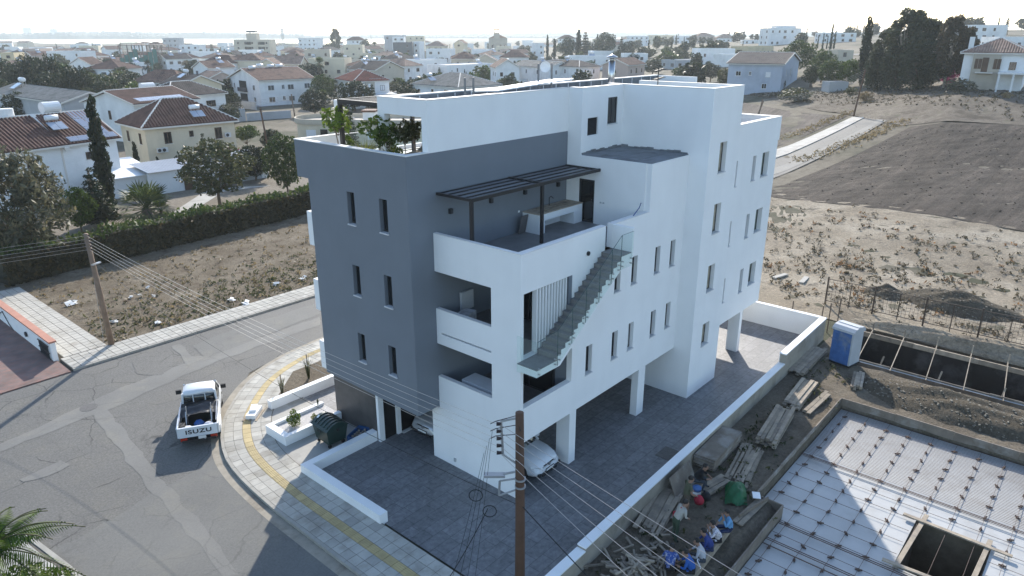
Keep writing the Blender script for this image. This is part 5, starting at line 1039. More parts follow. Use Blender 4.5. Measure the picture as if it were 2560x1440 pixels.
# unfinished building in scaffold nets
sa, sb = AT(296, 112, 330), AT(392, 112, 330); sd = sb - sa; Ws = sd.length; sc_ = thing('unfinished_building', 'unfinished concrete building wrapped in green scaffold nets', 'building', (sa.x, sa.y, 0), math.atan2(sd.y, sd.x)); hs_ = sa.z
for k in range(int(hs_ / 3.1) + 1): MB().box(0, 0, k * 3.1, Ws, 12, k * 3.1 + .3).build('floor_slab', mat('raw_concrete', (.26, .22, .19), .9, .2, .5), sc_)
for i in range(6):
    for j in (0.1, 11.5): MB().box(Ws * i / 5 - .2, j, 0, Ws * i / 5 + .2, j + .4, hs_).build('pillar', mat('raw_concrete'), sc_)
NET = glassmat('scaffold_net', (.08, .2, .17), .8, .9)
for i in range(8): MB().box(Ws * i / 8 + .1, -1.0, 0, Ws * (i + 1) / 8 - .1, -.97, hs_ * (.55 + .3 * ((i * 5) % 4) / 3)).build('scaffold_net', NET, sc_)
for i in range(9): MB().bar((Ws * i / 8, -1.1, 0), (Ws * i / 8, -1.1, hs_ + .5), .1).build('scaffold_pole', mat('rust_pole', (.2, .1, .06), .8), sc_)
# church with bell tower
ca_, cb_ = AT(1222, 92, 620), AT(1268, 92, 620); chd = cb_ - ca_; Wc = chd.length
ch = thing('church', 'domed stone church with bell tower on the hazy plain', 'church', (ca_.x, ca_.y, 0), math.atan2(chd.y, chd.x)); zc = ca_.z
MB().box(0, 0, 0, Wc, 14, zc - 1).build('nave', WM['stone'], ch); MB().extrude([(0, -.4, zc - 1), (Wc * .5, -.4, zc + 2.4), (Wc, -.4, zc - 1)], (0, 15, 0)).build('roof', RM['salmon'], ch)
tq = AT(1240, 75, 620).z; MB().box(Wc * .27, -.6, 0, Wc * .27 + 5, 4, tq - 2.2).build('bell_tower', WM['stone'], ch)
for i in (0, 4.2):
    for j in (-.6, 3.2): MB().box(Wc * .27 + i, j, tq - 2.2, Wc * .27 + i + .8, j + .8, tq).build('belfry_pillar', WM['stone'], ch)
MB().prism([(Wc * .27 - .2, -.8), (Wc * .27 + 5.2, -.8), (Wc * .27 + 5.2, 4.2), (Wc * .27 - .2, 4.2)], tq, tq + .8).build('belfry_roof', RM['salmon'], ch)
for k in (.15, .6, .8): MB().box(Wc * k, -.05, zc * .3, Wc * k + 1.5, 0, zc * .3 + 4).build('window', PANE, ch)
# lattice mast
mp_ = AT(704, 72, 640); mb = MB(); H_ = mp_.z
for sx, sy in ((-1, -1), (1, -1), (1, 1), (-1, 1)): mb.bar((sx * 1.6, sy * 1.6, 0), (sx * .5, sy * .5, H_), .3)
for k in range(14):
    z0, z1 = H_ * k / 14, H_ * (k + 1) / 14; w0, w1 = 1.6 - 1.1 * k / 14, 1.6 - 1.1 * (k + 1) / 14
    mb.bar((-w0, -w0, z0), (w1, -w1, z1), .16); mb.bar((w0, -w0, z0), (-w1, -w1, z1), .16); mb.bar((-w0, -w0, z0), (-w1, w1, z1), .16)
ms = thing('radio_mast', 'thin lattice radio mast above the town skyline', 'mast', (mp_.x, mp_.y, 0)); mb.build('lattice', STEEL, ms)
for k, z in enumerate((H_ - 1, H_ - 4.5)):
    for a in range(3): MB().obox((1.2 * math.cos(a * 2.1), 1.2 * math.sin(a * 2.1), z), (.5, .5, 2.4), a).build('antenna', WHITE2, ms)
# indistinct hazy houses and trees of the plain
rr = random.Random(11); LQ = []
DESC = dict(cypress='slim cypress', farcyp='slim dark cypress', palm_tall='tall palm', conifer='tiered conifer', broad='leafy tree', broad2='low leafy tree', bushy='dense bushy tree', far='round hazy tree')
for i in range(75):
    px = rr.uniform(-20, 1560); D = rr.uniform(380, 1050); W = rr.uniform(9, 20); q = AT(px, 84, D); g = T(q.x, q.y)
    hd_ = (rr.choice(('white', 'white', 'cream', 'beige', 'white')), rr.choice(('flat', 'hip', 'gable', 'flat'))); LQ.append((None, f'hazy {hd_[0]} {dict(flat="flat-roofed", hip="hip-roofed", gable="gabled")[hd_[1]]} house', px, D, 'house'))
    LQ[-1] = (house_at('small pale house lost in the hazy town before the lake', (q.x, q.y, g), AZ - R(90) + rr.uniform(-.4, .4), W, rr.uniform(8, 12), rr.choice((3.2, 6.2, 6.2, 6.4)), hd_[0], hd_[1], 1.9, rr.choice(('rust', 'salmon', 'brown')), group='indistinct pale houses of the hazy town', autow=1 if D < 650 else 0),) + LQ[-1][1:]
for i in range(60):
    px = rr.uniform(-20, 1840); D = rr.uniform(260, 1100); q = AT(px, 84, D); g = T(q.x, q.y)
    kd = rr.choice(('far', 'far', 'far', 'farcyp')); LQ.append((None, DESC[kd], px, D, 'tree')); LQ[-1] = (tree(kd, 'small hazy tree scattered among the far houses', (q.x, q.y, g - .3), rr.uniform(5, 9.5), rr.uniform(.8, 1.5), group='small hazy trees among the far houses', leaf=rr.choice(('haze', 'pine', 'olive'))),) + LQ[-1][1:]
for i in range(60):
    px = rr.uniform(1560, 2620); D = rr.uniform(360, 900); q = AT(px, 84, D); g = T(q.x, q.y)
    kd = rr.choice(('far', 'far', 'farcyp')); LQ.append((None, DESC[kd], px, D, 'tree')); LQ[-1] = (tree(kd, 'small tree on the hazy ridge behind the fields', (q.x, q.y, g - .3), rr.uniform(5, 9), rr.uniform(.9, 1.6), group='small trees on the hazy ridge', leaf=rr.choice(('haze', 'pine'))),) + LQ[-1][1:]
for i in range(24):
    px = rr.uniform(1620, 1860); D = rr.uniform(260, 420); q = AT(px, 100, D); g = T(q.x, q.y)
    kd = rr.choice(('far', 'broad2')); LQ.append((None, 'green scrub tree', px, D, 'tree')); LQ[-1] = (tree(kd, 'green scrub tree on the rise before the bare hill', (q.x, q.y, g - .3), rr.uniform(3, 6), rr.uniform(1., 1.7), group='scrub trees before the bare hill', leaf=rr.choice(('green', 'pine', 'olive'))),) + LQ[-1][1:]
def clear(x, y, r): return all(math.hypot(x - a, y - b) > r + c for a, b, c in SITES)
made = 0
while made < 110:
    px = rr.uniform(-40, 1330); D = 150 + 400 * rr.random() ** 1.3; W = rr.uniform(10, 17); q = AT(px, 84, D); dp = rr.uniform(8, 11)
    made += 1
    if not clear(q.x, q.y, max(W, dp) / 2 + 1.5): continue
    if D < 230 and (560 < px < 1330 or px < 360): continue
    rf_ = rr.choice(('hip', 'gable', 'hip', 'flat', 'gable')); hh = rr.choice((3.3, 6.1, 6.3, 6.3)); rz_ = rr.choice((0, 0, R(90), R(-90), R(12))) + rr.uniform(-.08, .08)
    wc = rr.choice(('white', 'white', 'cream', 'beige', 'white', 'pink')); ho_ = house_at('plain town house crowded among garden trees in the middle distance', (q.x, q.y, T(q.x, q.y)), rz_, W, dp, hh, wc, rf_, .5 if rf_ == 'flat' else 2.1, rr.choice(('rust', 'salmon', 'brown', 'dark')), group='plain town houses of the middle distance', autow=1 if D < 380 else 0, heaters=[(rr.uniform(.3, .7), .4, hh + (.4 if rf_ == 'flat' else 1.5), 0, 1.15)] if D < 420 else ())
    LQ.append((ho_, f'{"low" if hh < 4 else "two-storey"} {wc} {dict(flat="flat-roofed", hip="hip-roofed", gable="gabled")[rf_]} house', px, D, 'house'))
for i in range(330):
    px = rr.uniform(-40, 1350) if i < 285 else rr.uniform(1300, 1800); D = 135 + 480 * rr.random() ** 1.2; q = AT(px, 84, D)
    if not clear(q.x, q.y, -1.5) or (D < 165 and 560 < px < 760): continue
    kd = rr.choice(('broad', 'broad2', 'broad', 'bushy', 'conifer', 'palm_tall', 'cypress', 'far', 'far')); kd = kd if D < 400 else 'far'; to_ = tree(kd, 'garden tree among the middle-distance town houses', (q.x, q.y, T(q.x, q.y) - .2), rr.uniform(3.5, 8), rr.uniform(.8, 1.3) if kd != 'cypress' else .8, group='garden trees among the town houses', leaf=None if kd in ('palm_tall',) else rr.choice(('pine', 'dark', 'dark', 'pine', 'green'))); LQ.append((to_, DESC[kd], px, D, 'tree'))
for i in range(26):
    px = rr.uniform(-20, 1330); D = rr.uniform(140, 420); q = AT(px, 84, D); b = MB(); L = rr.uniform(12, 30); b.box(-L / 2, 0, -.5, L / 2, .25, rr.uniform(1.2, 2.0)); b.build('garden_wall', WM[rr.choice(('white', 'grey', 'beige', 'white'))], label='low garden wall between the middle-distance houses', cat='wall', group='garden walls of the town', loc=(q.x, q.y, T(q.x, q.y)), rz=rr.choice((0, R(90), R(5))))
st_m = mat('town_street', (.2, .19, .18), .9, .15, .3)
for i, (px, D, L, a_) in enumerate([(250, 200, 160, 0), (600, 175, 200, 0), (700, 260, 260, 90), (400, 300, 260, 90), (900, 330, 300, 0), (200, 420, 300, 0), (1100, 260, 240, 90), (1200, 420, 300, 0), (650, 480, 500, 0), (1550, 320, 300, 90)]):
    q = AT(px, 84, D); b = MB()
    for k in range(int(L / 10)): p0 = q + Vector((math.cos(R(a_)), math.sin(R(a_)), 0)) * (k * 10 - L / 2); p1 = q + Vector((math.cos(R(a_)), math.sin(R(a_)), 0)) * ((k + 1) * 10 - L / 2); sd = Vector((-math.sin(R(a_)), math.cos(R(a_)), 0)) * 3.2; b.face(*[(v.x, v.y, T(v.x, v.y) + .05 + i * .006) for v in (p0 - sd, p1 - sd, p1 + sd, p0 + sd)])
    b.build('town_street', st_m, kind='structure')
ANCH = [(40, 160, 'the dark wood'), (230, 190, 'the solar-panelled house'), (440, 120, 'the cream house'), (440, 190, 'the white bungalow'), (345, 330, 'the scaffolded building'), (670, 160, 'the big white house'), (880, 150, 'the red-roofed house'), (940, 190, 'the beige gabled house'), (1065, 190, 'the tall white cube'), (1180, 190, 'the low white cube'), (1140, 140, 'the ribbed grey roof'), (160, 360, 'the long white building'), (628, 470, 'the beige apartment block'), (704, 640, 'the radio mast'), (842, 420, 'the ragged eucalyptus'), (1005, 420, 'the dark boxy hall'), (980, 560, 'the skyline office'), (1245, 620, 'the church'), (1300, 250, 'the row behind the penthouse'), (1460, 280, 'the dark tree clump'), (1480, 180, 'the rooftop flue'), (1600, 300, 'the beige porch house'), (1790, 320, 'the banded villa'), (1725, 250, 'the grey bungalow'), (425, 600, 'the lakeside block'), (100, 430, 'the reddish far house'), (1680, 680, 'the hazy ridge terrace'), (1965, 400, 'the terraced villa'), (2100, 380, 'the pale cypress villa'), (2250, 300, 'the great eucalyptus'), (2480, 300, 'the hilltop flat house'), (790, 280, 'the cream garden house'), (560, 300, 'the long brown roof'), (1100, 480, 'the cream far villa'), (20, 700, 'the far lake edge'), (1420, 650, 'the hazy clump house')]
buck = {}
for o_, d_, px, D, k_ in LQ:
    an = min(ANCH, key=lambda a: ((a[0] - px) / 90) ** 2 + (math.log(a[1] / D) * 3) ** 2)[2]; buck.setdefault((d_, an), []).append((px, D, o_))
for (d_, an), its in buck.items():
    its.sort(key=lambda t: t[0])
    for i, (px, D, o_) in enumerate(its): o_['label'] = f'{d_} near {an}' + (f', {nth(i)} of {len(its)} from the left' if len(its) > 1 else '')
# salt lake and the wooded far shore
lk = MB(); lk.prism([AT(px, 84, D).to_2d()[:] for px, D in ((120, 1350), (300, 1300), (650, 1250), (1060, 1300), (1040, 2400), (600, 2500), (-150, 2500), (-50, 2000))], .05, .3)
wm_ = bpy.data.materials.new('salt_water'); n, l, p = nodes(wm_); p.inputs['Base Color'].default_value = (.35, .37, .38, 1); p.inputs['Roughness'].default_value = .12; l.new(bump(n, l, noise(n, l, coord(n, l), .8, 3), .15, .2), p.inputs['Normal'])
lk.build('lake', wm_, kind='structure')
def shore(name, D, px0, px1, hfun, m, seed):
    r2 = random.Random(seed); b = MB(); n = int((px1 - px0) / 3); prev = None
    for i in range(n + 1):
        px = px0 + (px1 - px0) * i / n; q = AT(px, 84, D + 60 * math.sin(i * .11)); f = (q - Vector(CAM)); f.z = 0; f.normalize(); h = hfun(px) + r2.uniform(-1, 1) * 2.0 + 2.2 * math.sin(i * .9) * math.sin(i * .23)
        cur = (Vector((q.x, q.y, -1)), Vector((q.x, q.y, max(2, h * .7))) + f * 10, Vector((q.x, q.y, max(3, h))) + f * 30, Vector((q.x, q.y, max(3, h * .9))) + f * 160, Vector((q.x, q.y, -1)) + f * 260)
        if prev:
            for k in range(4): b.face(prev[k], cur[k], cur[k + 1], prev[k + 1])
        prev = cur
    b.build(name, m, kind='structure')
FW = mat('far_wood', (.05, .065, .045), .95, .4, .05, 1., .3)
shore('far_hills', 3000, -300, 1500, lambda px: 19 + 9 * math.exp(-((px - 250) / 190) ** 2) + 5 * math.exp(-((px - 540) / 90) ** 2) - 8 * (px > 760), FW, 3)
shore('far_shore', 2620, -300, 420, lambda px: 14 + 5 * math.exp(-((px - 80) / 160) ** 2), FW, 5)
shore('far_ridge', 3600, 900, 2900, lambda px: 17 + 9 * math.exp(-((px - 1500) / 300) ** 2) + (px > 1900) * 10, FW, 8)
for px, w_, pt in ((66, 15, 69), (132, 13, 72)):
    a_, b_ = AT(px - w_ / 2, 84, 3000), AT(px + w_ / 2, 84, 3000); h_ = AT(px, pt, 3000).z
    house_at('ghostly tower block on the far wooded ridge, ' + ('the wider one' if w_ > 14 else 'the narrower one'), (a_.x, a_.y, 0), AZ - R(90), (b_ - a_).length, 18, h_ - .5, 'grey', 'flat', .5, name='tower_block', cat='building')
# ================================================================== building site beside the yard
WOOD = mat('weathered_wood', (.3, .25, .19), .85, .25, 3, .3, 30, rnd=.28, dirt=(.2, .17, .14), ds=2); PLY = mat('formwork_ply', (.2, .165, .13), .85, .25, 2, .2, 20, rnd=.15, dirt=(.3, .28, .25), ds=1.2)
REB = mat('rebar_steel', (.12, .085, .07), .6, .3, 8, metal=.5); MEMW = mat('blinding_sheet', (.42, .42, .41), .5, .1, .6, .3, 4, dirt=(.34, .33, .31), ds=.5)
fs = thing('foundation_slab', 'pale foundation pit floor laid with steel reinforcement bars', 'foundation', (0, 0, 0))
for q in ((-24, -45, 6.3, -8.06), (6.3, -12.05, 16.8, -7.0), (6.3, -45, 16.8, -14.55), (9.7, -14.55, 16.8, -12.05)): part('sheet', MEMW, (q[0], q[1], -.48, q[2], q[3], -.43), par=fs)
def board(x0, y0, x1, y1, z0, z1, t=.05, m=PLY, par=None, nm='formwork_board', split=2.4):
    L = math.hypot(x1 - x0, y1 - y0); n = max(1, round(L / split)); d = ((x1 - x0) / L, (y1 - y0) / L); out = []
    for k in range(n):
        a, b = L * k / n + .006, L * (k + 1) / n - .006; dz = random.uniform(-.02, .02); nx_, ny_ = -d[1] * t / 2, d[0] * t / 2
        p = [(x0 + d[0] * s + sx * nx_, y0 + d[1] * s + sx * ny_) for s, sx in ((a, 1), (b, 1), (b, -1), (a, -1))]
        out.append(MB().hexa([(u, v, z0) for u, v in p] + [(u, v, z1 + dz) for u, v in p]).build(nm, m, par))
    return out
fwk = thing('formwork', 'low timber formwork boards edging the reinforced foundation', 'formwork', (0, 0, 0))
board(6.4, -6.9, 16.85, -6.9, -.5, .16, par=fwk); board(16.88, -6.9, 16.88, -32, -.5, .16, par=fwk); board(-8, -8.0, 6.4, -8.0, -.5, .12, par=fwk); board(6.42, -8.0, 6.42, -6.9, -.5, .12, par=fwk); board(4.6, -7.0, 6.4, -7.4, .08, .22, par=fwk, nm='cross_plank')
rb = MB()
for k in range(46): rb.bar((11.6 + k * .115, -7.0, -.36), (11.6 + k * .115, -32, -.36), .011)
rb.build('dense_bars', REB, fs, kind='stuff')
rb = MB()
for k in range(26): y = -7.4 - k * .95; rb.bar((-10 if y < -8.1 else 6.6, y, -.34), (16.7, y, -.34), .013)
for k in range(26):
    x = 11.2 - k * .85; ys = -7.1 if x > 6.5 else -8.1
    if 6.2 < x < 9.9: rb.bar((x, ys, -.36), (x, -12.0, -.36), .013); rb.bar((x, -14.6, -.36), (x, -32, -.36), .013)
    else: rb.bar((x, ys, -.36), (x, -32, -.36), .013)
for x in (11.3, 11.2, 5.9, 5.8, 4.7, 4.6, 4.3): rb.bar((x, -8.1 if x < 6.4 else -7, -.3), (x, -32, -.3), .026)
rb.build('grid_bars', REB, fs, kind='stuff')
spm = MB().tube([(0, 0, 0), (0, 0, .09)], [.055, .04], 7).box(-.12, -.02, .02, .12, .02, .07).mesh('spacer', REB)
for i in range(20):
    for j in range(17):
        x, y = 16.0 - i * .9, -7.4 - j * .95
        if (y > -8.1 and x < 6.5) or (6 < x < 10 and -14.8 < y < -11.8): continue
        if x > -3: o = link('spacer', spm, fs, loc=(x + random.uniform(-.05, .05), y, -.43)); o.rotation_euler = (0, 0, random.uniform(0, 3))
hp = thing('shaft_planks', 'four planks laid across the square shaft in the foundation', 'planks', (0, 0, -.33))
for a, b in (((6.1, -12.15, 0), (10.1, -12.3, 0)), ((6.0, -14.3, 0), (10.0, -14.45, 0)), ((6.2, -11.7, .06), (5.9 + .5, -14.9, .06)), ((9.5, -11.6, .06), (9.4, -15.2, .06))): MB().bar(a, b, .16, .05).build('plank', WOOD, hp)
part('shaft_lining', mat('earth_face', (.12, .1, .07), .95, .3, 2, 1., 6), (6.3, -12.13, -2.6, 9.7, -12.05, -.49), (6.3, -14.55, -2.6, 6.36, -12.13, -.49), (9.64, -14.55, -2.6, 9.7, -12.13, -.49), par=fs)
# trench with black waterproofed wall, props, boards
tr_ = thing('retaining_wall', 'black waterproofed retaining wall in the deep trench', 'wall', (0, 0, 0))
MB().box(26.75, -40, -2.4, 26.98, -4.6, -.05).build('wall', mat('bitumen', (.012, .012, .013), .55, .4, 1.5, .4, 6, dirt=(.06, .06, .062), ds=.8), tr_)
board(26.7, -4.6, 26.7, -38, -.16, .12, .1, WOOD, tr_, 'wall_plate', 3.5)
board(22.36, -4.8, 22.36, -38, -.5, .12, .04, PLY, tr_, 'edge_board', 2.5)
part('edge_plastic', MEMW, (22.2, -38, .0, 22.3, -6.2, .02), par=tr_)
for k in range(14):
    y = -5.6 - k * 1.75; MB().bar((22.0, y - .5, .05), (26.9, y, .3), .045).build('prop', WOOD, tr_)
    MB().bar((26.85, y, -.1), (26.95, y, .75), .06).build('post', WOOD, tr_)
for k in range(5): y = -7 - k * 2.9; MB().bar((22.4, y, -1.4), (23.2, y - .2, .3), .07).build('brace', WOOD, tr_)
fe = thing('mesh_fence', 'dark steel mesh fence along the trench edge', 'fence', (0, 0, 0)); RUST = mat('dark_rust', (.06, .045, .035), .8, .3, 5)
for k in range(9): MB().bar((30.4, -1.6 - k * 3.0, -.2), (30.4, -1.6 - k * 3.0, 1.95), .09).build('post', RUST, fe); MB().bar((30.4, -3.1 - k * 3.0, -.2), (30.4, -3.1 - k * 3.0, 1.8), .045).build('stake', RUST, fe)
for z in (.25, 1.8): MB().bar((30.4, -1.6, z), (30.4, -27, z), .04).build('rail', RUST, fe)
fm_ = MB()
for k in range(110): fm_.bar((30.42, -1.7 - k * .23, .25), (30.42, -1.7 - k * .23, 1.8), .012)
for k in range(6): fm_.bar((30.42, -1.6, .5 + k * .22), (30.42, -27, .5 + k * .22), .012)
fm_.build('mesh', RUST, fe, kind='stuff')
for k, (x, y) in enumerate(((24.6, -3.2), (25.4, -3.4), (26.6, -3.6), (24.3, -1.5))): part('fence_stake', RUST, (x, y, -.1, x + .05, y + .05, 1.9), par=None, label=f'thin steel stake standing by the far wall corner, {nth(k)} from the wall', cat='stake')
def heap(label, cx, cy, rx, ry, h, m, n=26, peb=200, rz=0, name='soil_heap'):
    o = thing(name, label, 'heap', (cx, cy, T(cx, cy) - .05), rz); b = MB(); idx = {}
    for i in range(n + 1):
        for j in range(n + 1):
            x, y = 2 * i / n - 1, 2 * j / n - 1; r = math.hypot(x, y); k = max(0, 1 - r ** 1.7); z = h * k * (1 + .25 * nz(x * 2.3 + cx, y * 2.3 + cy)) + (.04 * nz(x * 9, y * 9 + cx) if k > .05 else 0)
            idx[i, j] = len(b.v); b.v.append((x * rx, y * ry, max(-.1, z)))
    for i in range(n):
        for j in range(n): b.f.append((idx[i, j], idx[i + 1, j], idx[i + 1, j + 1], idx[i, j + 1])); b.mi.append(0)
    b.build('soil', m, o, smooth=True); p_ = MB()
    for _ in range(peb):
        a, r = random.uniform(0, 6.28), math.sqrt(random.random()) * .95; x, y = r * math.cos(a), r * math.sin(a); s = random.uniform(.04, .11); p_.obox((x * rx, y * ry, max(0, h * (1 - r ** 1.7)) * (1 + .25 * nz(x * 2.3 + cx, y * 2.3 + cy))), (s, s * .8, s * .6), random.uniform(0, 3), random.uniform(-.4, .4))
    p_.build('stones', mat('stone_bits', (.19, .17, .135), .9, .35, 4), o, kind='stuff')
SOIL = m_earth('heap_soil', [(.1, .085, .06), (.16, .135, .1), (.22, .185, .14)], .6, 1., 8)
heap('long gravel and soil heap between the trench and the foundation', 19.7, -11.8, 1.9, 5.2, .65, SOIL, 34, 420); heap('dark soil mound behind the steel fence, the large one', 35.6, -8.6, 2.0, 4.2, .95, SOIL, peb=220); heap('small dark soil mound behind the fence near its first post', 35.2, -4.2, 1.4, 1.6, .6, SOIL, peb=80); heap('dark soil mound behind the fence by the picture edge', 34.4, -15.2, 2.0, 2.8, .85, SOIL, peb=120)
heap('earth bank along the trench edge below the fence', 28.6, -12, 1.0, 9, .7, RUBBLE, 30, 160)
# timber
def stack(label, x0, y0, ang, L, wd, layers, pw=.2, ph=.05, jit=.03, m=WOOD, name='timber_stack', group='timber stacks on the building site', cat='timber'):
    o = thing(name, label, cat, (x0, y0, .0), ang, group); n = max(1, int(wd / pw))
    for l_ in range(layers):
        for k in range(n):
            if l_ == layers - 1 and random.random() < .25: continue
            s = random.uniform(-jit, jit) * 6; a = random.uniform(-jit, jit) * .6; MB().obox((L / 2 + s, (k + .5) * pw + random.uniform(-jit, jit) * .5, .03 + l_ * (ph + .004) + ph / 2), (L * random.uniform(.88, 1), pw * .93, ph), a).build('plank', m, o)
    return o
stack('stack of planks lying along the wall by the blue toilet cabin', 18.2, -4.55, R(2), 4.2, .8, 4); stack('long plank stack halfway along the boundary wall', 14.3, -5.7, R(4), 3.3, .9, 5); stack('loose planks beside the long plank stack', 14.2, -6.25, R(-3), 2.9, .5, 2)
stack('tall bundle of planks in the middle of the site strip', 10.2, -6.2, R(8), 3.6, .95, 6, .18, .06); stack('pale planks spread out in front of the green tarpaulin', 6.9, -6.4, R(10), 2.9, 1.1, 2, .17, .05, .06); stack('short bundle of round pale posts near the toilet cabin', 18.5, -7.4, R(12), 2.0, .7, 2, .14, .11)
stack('thick stack of dark formwork panels against the boundary wall', 6.7, -4.95, R(2), 3.0, .98, 10, .98, .055, .025, PLY, 'panel_stack', None)
stack('planks lying at the foot of the wall behind the standing worker', 1.6, -5.3, R(12), 3.0, 1.0, 3, .2, .05, .06); stack('two long planks the workers sit on', -.6, -7.35, R(3), 4.4, .45, 6, .22, .055, .01); stack('planks with tools in front of the worker in light blue', 4.3, -7.3, R(-4), 2.2, .6, 2, .2, .05); stack('pale boards under the seated worker in black', 4.6, -5.4, R(-12), 2.0, .75, 3, .19, .05)
pn = thing('ply_panel', 'grey formwork panel leaning against the boundary wall', 'panel', (4.9, -4.28, .02)); MB().obox((0, -.18, .42), (1.7, .03, .95), rx=R(-24)).build('sheet', PLY, pn)
MB().obox((3.4, -4.9, .06), (1.1, .8, .04), .2).build('ply_panel', PLY, label='grey panel lying flat beside the standing worker', cat='panel')
sp = thing('scrap_wood_pile', 'scattered heap of broken wood scraps at the near end of the wall', 'scrap wood', (-.6, -5.6, 0))
for _ in range(150):
    r, a = abs(random.gauss(0, .75)), random.uniform(0, 6.28); L = random.uniform(.25, .85)
    MB().obox((r * math.cos(a) * 1.9, r * math.sin(a) * .85, .04 + random.random() * max(.05, .4 - .22 * r)), (L, random.uniform(.05, .1), random.uniform(.03, .07)), random.uniform(0, 3.14), random.uniform(-.2, .2), random.uniform(-.35, .35)).build('scrap', WOOD, sp)
tp = MB(); nt_ = 14; random.seed(5); ii = {}
for i in range(nt_ + 1):
    for j in range(nt_ + 1):
        x, y = 2 * i / nt_ - 1, 2 * j / nt_ - 1; r = max(abs(x), abs(y)) * .5 + math.hypot(x, y) * .5; z = max(.02, .42 * (1 - r ** 2.2)) + random.uniform(-.03, .03) + .05 * math.sin(7 * x + 5 * y); ii[i, j] = len(tp.v); tp.v.append((x * .75, y * .42, z))
for i in range(nt_):
    for j in range(nt_): tp.f.append((ii[i, j], ii[i + 1, j], ii[i + 1, j + 1], ii[i, j + 1])); tp.mi.append(0)
tp.build('tarpaulin', mat('green_tarp', (.012, .1, .035), .5, .25, 4), label='crumpled dark green tarpaulin on the site dirt', cat='tarpaulin', loc=(6.0, -6.25, .02), rz=R(25), smooth=True)
# portable toilet
pt_ = thing('portable_toilet', 'blue portable toilet cabin with white domed roof', 'toilet cabin', (21.6, -5.55, 0), R(-12)); PB = mat('blue_plastic', (.05, .13, .33), .5, .25, 3, dirt=(.17, .22, .3), ds=1.2); PG = mat('grey_plastic', (.42, .44, .46), .5, .08)
MB().box(-.55, -.5, .12, .5, .58, 2.0).build('cabin', PB, pt_); MB().box(-.5, -.6, .0, .62, .6, .12).build('skid', FRAME, pt_)
MB().box(-.55, -.585, .12, .52, -.5, 2.0).build('door', PG, pt_); MB().box(-.57, -.3, .3, -.555, .4, 1.85).build('side_panel', PB, pt_)
rf = MB(); prf = [(-.62, 2.0), (-.6, 2.12), (-.4, 2.26), (0, 2.32), (.4, 2.26), (.58, 2.12), (.6, 2.0)]; rf.extrude([(x, -.64, z) for x, z in prf], (0, 1.28, 0)); rf.obox((0, 0, 2.3), (.25, 1.2, .06)); rf.build('roof', PG, pt_)
# small site things
def pot(name, label, cat, loc, parts_): 
    o = thing(name, label, cat, loc)
    for nm, m, b in parts_: b.build(nm, m, o, smooth=True)
    return o
pot('water_cooler', 'blue and white water cooler beside the seated worker in black', 'cooler', (4.75, -5.15, .17), [('body', WHITE2, MB().tube([(0, 0, 0), (0, 0, .2)], .17, 14)), ('lid', PB, MB().tube([(0, 0, .2), (0, 0, .34), (0, 0, .42)], [.18, .18, .05], 14))])
for nm, lab, cc, loc in (('bag', 'red bag on the boards by the seated worker in black', (.35, .02, .04), (4.3, -5.5, .18)), ('backpack', 'black rucksack on the boards by the seated worker in black', (.012, .012, .014), (4.7, -5.6, .18))):
    MB().tube([(0, 0, 0), (0, .02, .15), (0, 0, .3)], [.17, .2, .1], 10).build(nm, mat('cloth_' + nm, cc, .8, .2), label=lab, cat='bag', loc=loc, smooth=True)
MB().obox((0, 0, .01), (.42, .3, .02)).build('paper_sheet', WHITE2, label='white drawing sheet lying on the planks by the formwork corner', cat='paper', loc=(6.2, -7.0, .2), rz=.5)

